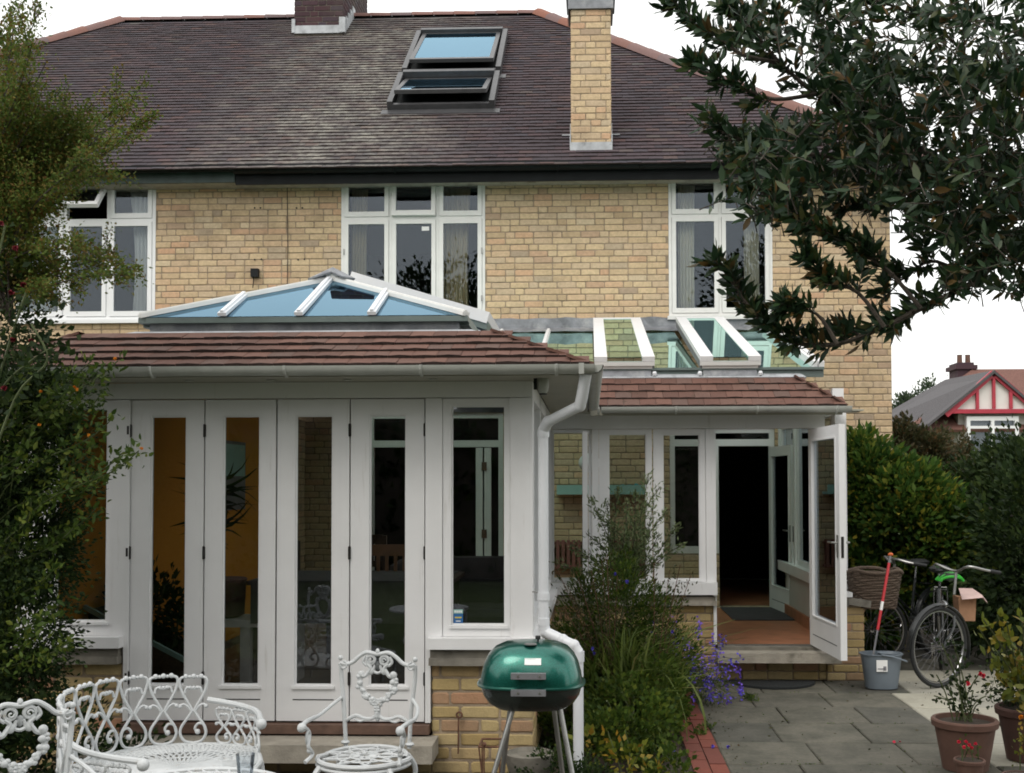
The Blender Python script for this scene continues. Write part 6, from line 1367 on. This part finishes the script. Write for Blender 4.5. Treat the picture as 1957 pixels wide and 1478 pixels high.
# ------------------------------------------------------------------ pots
def pot(name, label, px, Y, rad, h, mat, group=None):
    x = P(px, 1400, Y).x; t_ = thing(name, label, 'pot', (x, Y, 0), group)
    MB().lathe([(rad * .66, 0), (rad * .70, .004), (rad * .92, h * .80), (rad * .93, h * .84), (rad * 1.02, h * .86), (rad * 1.04, h * .97), (rad, h), (rad * .9, h), (rad * .86, h * .9), (rad * .85, h * .86)], (x, Y, 0), 32).build('pot_body', MAT[mat], t_, smooth=True)
    m = MB().lathe([(.001, 0), (rad * .86, 0), (rad * .85, .012), (.001, .02)], (x, Y, h * .88), 20); m.build('soil', MAT['soil'], t_); return x, Y, h
big = pot('plant_pot', 'large terracotta pot of leggy geraniums at the edge of the terrace', 1844, 7.0, .19, .305, 'terracotta')
sml = pot('plant_pot', 'small terracotta pot of scarlet flowers in front of the large one', 1852, 6.62, .085, .15, 'terracotta')
rgt = pot('plant_pot', 'round dark terracotta pot at the right edge behind the large one', 1968, 7.25, .20, .33, 'terracotta_dark')
rg2 = pot('plant_pot', 'low terracotta pot cut off by the bottom right corner', 1950, 6.35, .10, .13, 'terracotta_dark')
# ------------------------------------------------------------------ planting
def plant(name, label, base, cat='plant', group=None): return thing(name, label, cat, base, group)
def along(paths, per_m, spread, fwd=.8):
    A_, D_ = [], []
    for p in paths:
        p = [Vector(q) for q in p]
        for a, b in zip(p, p[1:]):
            n = rng.poisson((b - a).length * per_m); 
            if not n: continue
            t_ = rng.uniform(0, 1, n)[:, None]; A_.append(np.array(a) * (1 - t_) + np.array(b) * t_ + rng.normal(size=(n, 3)) * spread); d = np.array((b - a).normalized())
            D_.append(d * fwd + rng.normal(size=(n, 3)))
    return np.concatenate(A_), np.concatenate(D_)
def PP(lst, Y): return [P(a, b, Y if c is None else c) for a, b, c in [(q + (None,))[:3] for q in lst]]
# bay tree overhanging from the right
bay = thing('bay_tree', 'dark glossy bay tree hanging into the picture from the upper right', 'tree', (2.75, 4.4, 0))
random.seed(11)
limbs = [PP([(2120, 700), (1957, 480), (1860, 540), (1760, 590), (1690, 625), (1600, 658), (1520, 655), (1462, 622), (1420, 570), (1385, 512)], 4.5),
         PP([(2120, 500), (1960, 360), (1850, 330), (1720, 265), (1630, 215), (1560, 180), (1490, 120), (1440, 60), (1400, 25)], 4.6),
         PP([(1720, 265), (1640, 300), (1560, 350), (1500, 380), (1440, 360)], 4.5), PP([(1490, 120), (1420, 105), (1370, 70), (1330, 40), (1290, 8)], 4.6),
         PP([(1560, 180), (1480, 190), (1420, 170), (1370, 150), (1335, 125)], 4.55), PP([(1760, 590), (1700, 520), (1640, 480), (1570, 440), (1530, 420)], 4.4), PP([(1600, 300), (1500, 290), (1420, 270), (1370, 245)], 4.45),
         PP([(1957, 360), (1900, 420), (1820, 440), (1750, 380), (1680, 400), (1610, 400)], 4.8), PP([(2100, 200), (1900, 150), (1800, 60), (1700, 10), (1600, -20)], 4.9), PP([(1690, 625), (1640, 560), (1580, 535), (1545, 490)], 4.4),
         PP([(1600, 658), (1560, 600), (1500, 590)], 4.4), PP([(1860, 540), (1790, 500), (1740, 520), (1700, 560)], 4.6)]
m = MB(); MB_trunk = [(2.95, 4.5, 0), (2.85, 4.5, .9), (2.62, 4.5, 1.8), (2.45, 4.55, 2.5), (2.35, 4.7, 3.6), (2.2, 4.8, 4.8)]
m.tube(catmull(MB_trunk, 4), [.10 - .0032 * i for i in range(21)], 9); m.build('trunk', MAT['bark'], bay, smooth=True)
m = MB()
for i, l in enumerate(limbs):
    c_ = catmull(l, 4); r0 = (.015, .016)[i] if i in (0, 1) else .008; m.tube(c_, [r0 * (1 - .8 * k / (len(c_) - 1)) + .0015 for k in range(len(c_))], 6)
tw = []                                                        # twig tips and directions
for i, l in enumerate(limbs):
    c_ = catmull(l, 4)
    for k in range(4, len(c_)):
        d = (c_[k] - c_[k - 1]).normalized()
        for _ in range(3 if i in (0, 5, 9, 10) else 2):
            dd = (d * .6 + Vector((random.uniform(-1, .5), random.uniform(-1, 1), random.uniform(-.4, 1.2)))).normalized(); ln = random.uniform(.03, .12); tw.append((c_[k], c_[k] + dd * ln, dd))
    tw.append((c_[-2], c_[-1], (c_[-1] - c_[-2]).normalized()))
poly_d = [((1560, -40, 2100, 160), 105), ((1600, 130, 2100, 330), 170), ((1470, 200, 1760, 400), 62), ((1740, 300, 2100, 455), 120), ((1380, 215, 1500, 400), 14), ((1790, 440, 2050, 560), 42), ((1380, -40, 1600, 90), 42), ((1410, 240, 1580, 420), 24), ((1560, 90, 1700, 230), 20), ((1680, 350, 1720, 400), 4)]
for (a, b, c, d_), n in poly_d:
    for _ in range(int(n * 2.2)):
        p = P(random.uniform(a, c), random.uniform(b, d_), random.uniform(4.1, 5.6)); dd = Vector((random.uniform(-1, .6), random.uniform(-1, 1), random.uniform(-.5, 1.1))).normalized(); tw.append((p - dd * .12, p, dd))
for a, b, d in tw: m.tube([a - d * .02, b], [.0028, .0015], 4, False)
m.build('branches', MAT['bark'], bay, kind='stuff')
P0, D0, Ls = [], [], []
for a, b, d in tw:
    n = random.randint(7, 12)
    for k in range(n):
        t_ = k / n; rd = Vector((random.gauss(0, 1), random.gauss(0, 1), random.gauss(0, 1))); rd = (rd - d * rd.dot(d)).normalized(); P0.append(a.lerp(b, .25 + .8 * t_)); D0.append(d * (.35 + .9 * t_) + rd * .85 + Vector((0, 0, .1))); Ls.append(random.uniform(.038, .082))
Ls = np.array(Ls); leaves('crown', np.array(P0), np.array(D0), Ls, Ls * rng.uniform(.26, .38, len(Ls)), 'leaf_bay', bay, long=True, fold=.12, curl=.06, kind='stuff')
# arching shrub top left (small olive leaves)
sb = thing('berberis_shrub', 'tall arching shrub with small olive leaves in the upper left', 'shrub', (-3.2, 5.9, 0)); random.seed(3)
Yb = 5.8; ar = []
roots = [(-60, 700), (-20, 640), (20, 620)]
tips = [(40, 5), (70, 30), (25, 60), (60, 90), (15, 130), (90, 115), (60, 150), (130, 190), (180, 195), (230, 200), (285, 228), (250, 215), (200, 250), (215, 285), (180, 300), (150, 260), (205, 325), (150, 330), (110, 330), (90, 400), (180, 480), (230, 500), (255, 530), (140, 470), (85, 500), (60, 440), (100, 560), (150, 545), (200, 510), (60, 380), (40, 300), (90, 240), (30, 200), (130, 290), (10, 350), (60, 570), (95, 590), (30, 520), (75, 200), (0, 60), (20, 20)]
for (a, b) in tips:
    r0 = random.choice(roots); y1 = Yb + random.uniform(-.5, .4); s0 = P(r0[0], r0[1], Yb); e0 = P(a, b, y1); mid = s0.lerp(e0, .55) + Vector((-.12, 0, .14)); ar.append(catmull([s0, s0.lerp(mid, .5) + Vector((-.06, 0, .05)), mid, mid.lerp(e0, .6) + Vector((.02, 0, .04)), e0], 4))
sub = []
for p in ar:
    for _ in range(6):
        k = random.randint(6, len(p) - 2); d = (p[k + 1] - p[k]).normalized(); e0 = p[k] + (d + Vector((random.uniform(-.7, .9), random.uniform(-1, 1), random.uniform(-.5, .6)))).normalized() * random.uniform(.08, .28); sub.append([p[k], p[k].lerp(e0, .5) + Vector((0, 0, .015)), e0])
m = MB()
for p in ar: m.tube(p, [.006 - .0002 * i for i in range(len(p))], 4, False)
for p in sub: m.tube(p, .0016, 3, False)
m.build('stem', MAT['bark'], sb, kind='stuff')
A1, D1 = along([p[7:] for p in ar] , 330, .03); A2, D2 = along(sub, 480, .02)
A3, D3 = blob_points([(P(15, 330, 5.7).x, 5.7, P(15, 330, 5.7).z, .24, .3, .42), (P(85, 265, 5.8).x, 5.8, P(85, 265, 5.8).z, .26, .25, .2), (P(25, 450, 5.8).x, 5.8, P(25, 450, 5.8).z, .24, .3, .3), (P(160, 250, 5.8).x, 5.8, P(160, 250, 5.8).z, .13, .15, .09), (P(70, 260, 5.8).x, 5.8, P(70, 260, 5.8).z, .25, .2, .2)], 17000, .1, 330, .06)
A_ = np.concatenate([A1, A2, A3]); D_a = np.concatenate([D1, D2, D3]); n = len(A_); leaves('foliage', A_, D_a, rng.uniform(.014, .03, n), rng.uniform(.008, .016, n), 'leaf_olive', sb, kind='stuff')
# climbing rose with dark red flowers
rs_ = thing('rose_bush', 'rose with dark red blooms at the left edge between the two shrubs', 'shrub', (-3.1, 5.5, 0)); paths = [PP([(-60, 1100), (-20, 800), (20, 650), (50, 560)], 5.4), PP([(-60, 900), (0, 750), (60, 690), (110, 660)], 5.4), PP([(-60, 900), (-20, 560), (0, 480), (10, 430)], 5.5), PP([(-40, 950), (30, 760), (90, 690), (60, 620)], 5.3)]
m = MB(); [m.tube(catmull(p, 5), .006, 5) for p in paths]; m.build('stem', MAT['stem_green'], rs_, kind='stuff')
A_, D_a = along([catmull(p, 4)[4:] for p in paths], 130, .06); leaves('foliage', A_, D_a, rng.uniform(.035, .06, len(A_)), .032, 'leaf_dark', rs_, kind='stuff')
def bloom(parent, c, r_, mat, n=16, name='flower'):
    c = np.array(c); D = norm(rng.normal(size=(n, 3)) + [0, -.6, .5]); leaves(name, c[None] - D * r_ * .2, D, r_, r_ * .9, mat, parent, fold=.35)
for a, b in ((45, 545), (25, 650), (8, 742), (2, 428), (30, 475), (60, 653), (22, 560)): bloom(rs_, P(a, b, 5.3), .022, 'flower_red')
# kerria: yellow-green leaves, orange flowers, down the left side
kr = thing('kerria_shrub', 'green shrub dotted with orange flowers in front of the left window', 'shrub', (-2.9, 5.9, 0)); random.seed(9); paths = []
tp = [(225, 690), (160, 715), (265, 862), (210, 905), (150, 770), (215, 800), (180, 850), (120, 700), (235, 870), (130, 900), (190, 960), (100, 780), (60, 700), (90, 860), (140, 1010), (110, 1080), (60, 960), (30, 760), (160, 760), (110, 740), (60, 830), (20, 900), (70, 1060), (30, 1000), (120, 1150), (80, 1190), (135, 1225), (40, 1120), (20, 1220), (90, 1250), (175, 690), (195, 745)]
for a, b in tp:
    e0 = P(a, b, 5.8 + random.uniform(-.35, .3)); s0 = Vector((-3.35 + random.uniform(-.3, .3), 5.9, max(0, e0.z - 1.1))); paths.append(catmull([s0, s0.lerp(e0, .5) + Vector((-.12, 0, .2)), s0.lerp(e0, .85) + Vector((0, 0, .06)), e0], 5))
m = MB(); [m.tube(p, .0035, 4, False) for p in paths]; m.build('stem', MAT['stem_green'], kr, kind='stuff')
A_, D_a = along([p[6:] for p in paths], 190, .028); leaves('leaf_spray', A_, D_a, rng.uniform(.028, .055, len(A_)), rng.uniform(.014, .024, len(A_)), 'leaf_mid', kr, long=True, kind='stuff')
A_, D_a = blob_points([(P(10, 830, 5.9).x, 5.95, P(10, 830, 5.9).z, .30, .35, .42), (P(60, 900, 5.95).x, 6.0, P(60, 900, 6).z, .24, .3, .38), (P(20, 1050, 5.9).x, 5.95, P(20, 1050, 5.9).z, .33, .35, .40), (P(90, 1010, 6).x, 6.0, P(90, 1010, 6).z, .14, .2, .33), (P(40, 1200, 5.9).x, 5.9, P(40, 1200, 5.9).z, .28, .35, .36), (P(110, 760, 6).x, 6.0, P(110, 760, 6).z, .22, .2, .18), (P(10, 1330, 5.8).x, 5.8, P(10, 1330, 5.8).z, .26, .3, .3), (P(5, 640, 5.8).x, 5.8, P(5, 640, 5.8).z, .2, .25, .26), (P(25, 720, 5.8).x, 5.8, P(25, 720, 5.8).z, .2, .25, .2)], 27000, .3, 400, .09)
leaves('foliage', A_, D_a, rng.uniform(.022, .04, len(A_)), .016, 'leaf_dark', kr, kind='stuff')
for a, b in ((220, 686), (270, 858), (78, 749), (170, 832), (142, 741), (75, 813), (55, 560), (148, 745)): bloom(kr, P(a, b, 5.55), .014, 'flower_orange', 14)
# low dark planting at the foot of it, behind the bench
A_, D_a = blob_points([(-2.75, 5.75, .35, .3, .3, .35), (-3.3, 5.6, .4, .4, .4, .4), (-2.45, 5.95, .15, .2, .15, .25), (-3.2, 4.9, .3, .3, .4, .4)], 9000, .3, 160, .09); t_ = plant('low_shrub', 'dark low shrub on the ground behind the garden bench', (-2.9, 5.7, 0), 'shrub'); leaves('foliage', A_, D_a, rng.uniform(.03, .05, len(A_)), .022, 'leaf_dark', t_, kind='stuff'); branches(MB(), (-2.9, 5.7, 0), [(-2.7, 5.7, .5), (-3.2, 5.6, .6), (-2.9, 5.8, .6)], .012).build('stem', MAT['bark'], t_)
# olive sapling in the bed
ol = thing('olive_sapling', 'slender grey-leaved olive sapling in front of the conservatory windows', 'tree', (.35, 8.9, 0)); random.seed(21); YO = 8.8; paths = []
for a, b in ((1240, 905), (1215, 935), (1262, 930), (1275, 975), (1295, 1005), (1200, 960), (1160, 960), (1140, 985), (1120, 1020), (1180, 930), (1250, 960), (1225, 985), (1195, 1010), (1155, 1030), (1285, 1050), (1260, 1020), (1305, 1040), (1110, 1060), (1175, 1060), (1235, 1040), (1130, 950), (1070, 1080), (1090, 1040)):
    e0 = P(a, b, YO + random.uniform(-.25, .25)); s0 = P(random.uniform(1180, 1215), random.uniform(1060, 1150), YO); paths.append(catmull([s0, s0.lerp(e0, .5) + Vector((random.uniform(-.05, .05), 0, .02)), e0], 6))
m = MB(); [m.tube(p, .003, 4, False) for p in paths]; m.tube(catmull([(.33, 8.85, 0), (.30, 8.8, .4), tuple(P(1196, 1100, YO))], 4), .011, 7); m.build('trunk', MAT['bark'], ol, kind='stuff')
A_, D_a = along(paths, 240, .02, 1.3); leaves('crown', A_, D_a, rng.uniform(.034, .058, len(A_)), rng.uniform(.010, .015, len(A_)), 'leaf_silver', ol, kind='stuff')
# strap-leaved grass clump
gc = plant('grass_clump', 'tall clump of arching strap leaves in the flower bed', (.25, 8.0, 0)); n = 520; base = np.stack([rng.normal(.22, .16, n), rng.normal(8.0, .2, n), np.zeros(n)], 1)
V_g, F_g = [], []; m = MB()
for i in range(n):
    b = Vector(base[i]); a = rng.uniform(0, 2 * math.pi); h_ = rng.uniform(.5, 1.05); sp = rng.uniform(.1, .6); d = Vector((math.cos(a), math.sin(a), 0)); wv = Vector((-d.y, d.x, 0)) * .5; wv.z = rng.uniform(-.3, .3); ww = rng.uniform(.007, .012); k0 = len(m.v)
    for j in range(6):
        t_ = j / 5; p = b + d * sp * t_ ** 2.2 * 1.3 + Vector((0, 0, h_ * (t_ - .28 * t_ ** 3.2))); q = ww * (1 - t_ ** 2 * .9); m.v += [tuple(p - wv * q * 2), tuple(p + wv * q * 2)]
    for j in range(5): c = k0 + 2 * j; m.f.append((c, c + 1, c + 3, c + 2))
m.build('blades', MAT['grass_blade'], gc, kind='stuff')
# purple-brown weeds rising behind
wd_ = plant('reddish_weed', 'reddish twiggy plant beside the downpipe', (.0, 7.6, 0)); paths = []; random.seed(4)
for a, b in ((1060, 1080), (1085, 1120), (1105, 1105), (1130, 1090), (1075, 1160), (1150, 1070), (1120, 1150), (1095, 1190), (1180, 1100), (1160, 1060), (1300, 1080), (1320, 1100), (1280, 1090), (1250, 1075)): e0 = P(a, b, 7.9 + random.uniform(-.2, .3)); s0 = Vector((.15 if a < 1240 else .45, 8, .2)); paths.append(catmull([s0, s0.lerp(e0, .5) + Vector((0, 0, .05)), e0], 5))
m = MB(); [m.tube(p, .0025, 4, False) for p in paths]; m.build('stem', MAT['rust'], wd_, kind='stuff'); A_, D_a = along(paths, 110, .03); leaves('foliage', A_, D_a, rng.uniform(.02, .045, len(A_)), .012, 'leaf_brown', wd_, kind='stuff')
# low leafy geraniums and blue flowers spilling over the edging
ge = plant('geranium_patch', 'low spreading leafy geranium filling the bed beside the barbecue', (.3, 7.2, 0)); A_, D_a = blob_points([(.25, 7.3, .22, .30, .5, .26), (.42, 7.9, .25, .25, .4, .32), (.1, 6.9, .12, .25, .3, .25), (.48, 6.8, .06, .14, .4, .12), (.5, 8.6, .2, .25, .4, .28), (.1, 8.2, .38, .2, .3, .3), (-.2, 7.6, .25, .18, .35, .35)], 15000, .45, 420, .055)
D_a = D_a + [0, -.2, .5]; leaves('foliage', A_, D_a, rng.uniform(.022, .045, len(A_)), rng.uniform(.02, .034, len(A_)), 'leaf_mid', ge, fold=.12, kind='stuff'); branches(MB(), (.3, 7.3, 0), [(.1 + .1 * i, 7 + .3 * i, .4) for i in range(6)], .005).build('stem', MAT['stem_green'], ge, kind='stuff')
bl = plant('blue_flowers', 'mound of violet-blue flowers spilling over the brick edging by the door', (.8, 9.1, 0)); A_, D_a = blob_points([(.62, 9.1, .22, .28, .3, .28), (.9, 9.0, .12, .18, .2, .14), (.45, 9.3, .35, .2, .3, .25)], 4200, .2, 200, .05); leaves('foliage', A_, D_a, rng.uniform(.02, .05, len(A_)), .008, 'leaf_mid', bl, kind='stuff')
paths = []; random.seed(8); spk = []
for _ in range(90):
    px = random.gauss(1345, 36); py = random.gauss(1268, 40) + (px - 1335) * .55; px = min(1415, max(1235, px)); Yf = random.uniform(8.6, 9.3); e0 = P(px, min(py, 1335), Yf)
    if e0.z < .06: e0.z = .06
    s0 = Vector((.55 + (e0.x - .8) * .3, 9.1, .05)); paths.append(catmull([s0, s0.lerp(e0, .6) + Vector((0, 0, .1)), e0], 5)); spk.append(e0)
m = MB(); [m.tube(p, .0016, 4, False) for p in paths]; m.build('stem', MAT['stem_green'], bl, kind='stuff')
for mt_, lo_ in (('flower_blue', 0), ('flower_violet', 1)):
    Q, Dq = [], []
    for e0 in spk[lo_::2]:
        for _ in range(random.randint(5, 14)): Q.append(np.array(e0) + rng.normal(size=3) * [.010, .010, .035]); Dq.append(rng.normal(size=3) + [0, -.6, .2])
    leaves('petals', np.array(Q), np.array(Dq), rng.uniform(.018, .032, len(Q)), .02, mt_, bl, fold=.1, kind='stuff')
for a, b in ((1132, 1240), (1135, 1250), (1198, 1112), (1175, 1098), (1285, 1208), (1392, 1428), (1362, 1427), (1287, 1435)):
    q = P(a, b, 7.5); bloom(bl if b > 1250 else gc, q if q.z > .02 else G(a, b, .015), .02, 'flower_blue', 8)
tl = plant('leafy_perennial', 'tall soft green leafy clump behind the strap leaves, below the olive', (.2, 8.4, 0)); A_, D_a = blob_points([(P(1120, 1170, 8.3).x, 8.3, .72, .22, .25, .36), (P(1190, 1160, 8.3).x, 8.3, .78, .26, .25, .36), (P(1250, 1190, 8.3).x, 8.4, .62, .22, .22, .34), (P(1090, 1230, 8.0).x, 8.0, .5, .2, .25, .3), (P(1290, 1250, 8.3).x, 8.5, .45, .18, .2, .25), (P(1170, 1090, 8.4).x, 8.5, 1.05, .16, .15, .22)], 9500, .25, 330, .06)
leaves('foliage', A_, D_a + [0, -.2, .5], rng.uniform(.025, .06, len(A_)), rng.uniform(.008, .018, len(A_)), 'leaf_mid', tl, kind='stuff'); branches(MB(), (.2, 8.35, 0), [(.05 + .07 * i, 8.3, .9 - .05 * (i % 3)) for i in range(5)], .006).build('stem', MAT['stem_green'], tl, kind='stuff')
# fallen leaves and grit on the slabs
n = 420; Pn = np.stack([np.where(rng.random(n) < .45, .86 + rng.exponential(.12, n), rng.uniform(.86, 4.2, n)), rng.uniform(5.5, 9.95, n), np.full(n, .008)], 1); k_ = rng.random(n) < .3; Pn[k_, 1] = 9.98 - rng.exponential(.1, k_.sum())
D_ = rng.normal(size=(n, 3)) * [1, 1, .12]
leaves('fallen_leaves', Pn, D_, rng.uniform(.008, .034, n), rng.uniform(.005, .016, n), 'leaf_brown', None, fold=.05, up=(0, 0, 0), label='small fallen leaves scattered over the terrace slabs', cat='fallen leaves', kind='stuff')
n = 700; Pn = np.stack([rng.choice([.84, 1.29, 1.44, 1.89, 2.04, 2.49], n) + rng.normal(size=n) * .006, rng.uniform(6, 9.9, n), np.full(n, .0)], 1); k_ = rng.random(n) < .6; Pn[k_, 0] = rng.uniform(.85, 3, k_.sum()); Pn[k_, 1] = 9.486 - .6 * rng.integers(0, 6, k_.sum()) + rng.normal(size=k_.sum()) * .006
k2 = noise_ok = (np.sin(Pn[:, 0] * 7.1) + np.sin(Pn[:, 1] * 5.3 + 1) > .2); Pn = Pn[k2]
leaves('joint_moss', Pn, rng.normal(size=(len(Pn), 3)) * [1, 1, .5] + [0, 0, .4], rng.uniform(.008, .02, len(Pn)), .008, 'leaf_mid', None, label='tufts of moss and grass growing in the slab joints', cat='moss', kind='stuff')
# foot of the pier
fe = plant('fern', 'dark ferny plant at the foot of the brick pier', (-.2, 6.4, 0)); A_, D_a = blob_points([(-.22, 6.35, .12, .16, .15, .13), (-.02, 6.3, .08, .15, .2, .12), (-.45, 6.3, .03, .2, .12, .06)], 3500, .2, 110, .04); leaves('foliage', A_, D_a, rng.uniform(.018, .035, len(A_)), .014, 'leaf_dark', fe, kind='stuff')
yl = plant('yellowing_seedling', 'yellow-green leafy plant between the downpipe and the brick edging', (.25, 6.5, 0)); A_, D_a = blob_points([(.18, 6.6, .16, .12, .1, .15), (.36, 6.45, .08, .12, .1, .1), (-.02, 6.7, .2, .1, .1, .1)], 170, .2, 24, .05); leaves('foliage', A_, D_a + [0, -.3, .4], rng.uniform(.03, .055, len(A_)), .035, 'leaf_yellow', yl, fold=.1, kind='stuff'); branches(MB(), (.2, 6.6, 0), [(.1, 6.6, .3), (.3, 6.5, .25), (.2, 6.55, .32)], .004, .002).build('stem', MAT['stem_green'], yl, kind='stuff')
for a, b in ((1338, 1405), (1430, 1335), (1437, 1340), (1350, 1392)):
    q = G(a, b, .0); w_ = plant('weed', {1338: 'yellowish weed in the brick edging nearest us', 1430: 'small green weed in a slab joint below the mat', 1437: 'tiny weed beside the larger one below the mat', 1350: 'low weed in the brick edging farther back'}[a], tuple(q)); n = 40
    leaves('foliage', np.array(q)[None] + rng.normal(size=(n, 3)) * [.03, .05, .0] + [0, 0, .01], rng.normal(size=(n, 3)) * [1, 1, .3] + [0, 0, .7], rng.uniform(.03, .06, n), .012, 'leaf_mid', w_, kind='stuff')
q = G(1716, 1419, .01); b_ = thing('fallen_petal', 'single scarlet petal lying on the grey slabs', 'petal', tuple(q)); leaves('petal', np.array([q, q + Vector((.012, .004, 0)), q + Vector((-.01, .008, .0))]), np.array([[1, 0, .1], [.5, 1, .2], [-1, .3, .1]]), .026, .02, 'flower_scarlet', b_)
# leggy geraniums in the big pot
def potplant(name, label, c, tips_, n_l, leaf, mat, lw, flowers=(), fm='flower_scarlet', fr=.022, stem='stem_green', long=False, spread=.03, fwd=.5):
    t_ = plant(name, label, (c[0], c[1], c[2])); paths = []
    for e0 in tips_: s0 = Vector((c[0] + random.uniform(-.06, .06), c[1] + random.uniform(-.05, .05), c[2])); paths.append(catmull([s0, s0.lerp(e0, .5) + Vector((0, 0, .04)), e0], 5))
    m = MB(); [m.tube(p, .004, 5, False) for p in paths]; m.build('stem', MAT[stem], t_, kind='stuff'); A_, D_a = along([p[3:] for p in paths], n_l, spread, fwd); leaves('foliage', A_, D_a, rng.uniform(leaf * .6, leaf * 1.3, len(A_)), leaf * lw, mat, t_, long=long, fold=.1, curl=.15 if long else 0, kind='stuff')
    for f in flowers: bloom(t_, f, fr, fm, 18)
    return t_
random.seed(6)
potplant('geranium', 'leggy geranium with pink-red blooms growing in the large pot', (big[0], big[1], big[2] * .9), [P(a, b, 7.0) for a, b in ((1800, 1230), (1815, 1260), (1790, 1290), (1830, 1250), (1845, 1300), (1870, 1290), (1860, 1320), (1885, 1330), (1810, 1310), (1785, 1330), (1875, 1345), (1820, 1220), (1850, 1345), (1835, 1330))], 75, .032, 'leaf_dark', .8, [P(1874, 1289, 6.95), P(1850, 1307, 6.95), P(1880, 1292, 6.95)])
potplant('potted_flowers', 'cluster of scarlet flowers in the small pot', (sml[0], sml[1], sml[2] * .9), [P(a, b, 6.6) for a, b in ((1835, 1425), (1850, 1432), (1868, 1425), (1845, 1420), (1860, 1436))], 120, .02, 'leaf_mid', .8, [P(a, b, 6.55) for a, b in ((1832, 1418), (1842, 1428), (1852, 1424), (1864, 1422), (1846, 1418), (1857, 1430))], fr=.016, spread=.02)
potplant('quince_shrub', 'potted shrub with large yellow-green leaves at the right edge', (rgt[0], rgt[1], rgt[2] * .9), [P(a, b, 6.95) for a, b in ((1880, 1185), (1895, 1205), (1905, 1175), (1925, 1195), (1950, 1170), (1900, 1240), (1885, 1270), (1935, 1240), (1955, 1215), (1915, 1290), (1945, 1290), (1900, 1320), (1975, 1180), (1990, 1240), (1960, 1330), (1925, 1340), (1870, 1200))], 32, .072, 'leaf_yellow', .48, long=True, spread=.03)
potplant('dark_shrub', 'dense dark green shrub behind the pots at the right edge', (rgt[0], rgt[1] + .15, rgt[2] * .9), [P(a, b, 7.3) for a, b in ((1900, 1260), (1910, 1300), (1930, 1280), (1950, 1250), (1890, 1320), (1960, 1300), (1920, 1340), (1940, 1330), (1975, 1270))], 420, .035, 'leaf_dark', .5, spread=.06)
potplant('pot_marigold', 'yellow-green plant with an orange bloom at the right edge beside the dark pot', (P(1965, 1420, 6.7).x, 6.7, 0.02), [P(a, b, 6.7) for a, b in ((1950, 1400), (1957, 1370), (1965, 1380), (1950, 1420))], 90, .035, 'leaf_yellow', .6, [P(1951, 1371, 6.65)], 'flower_orange')
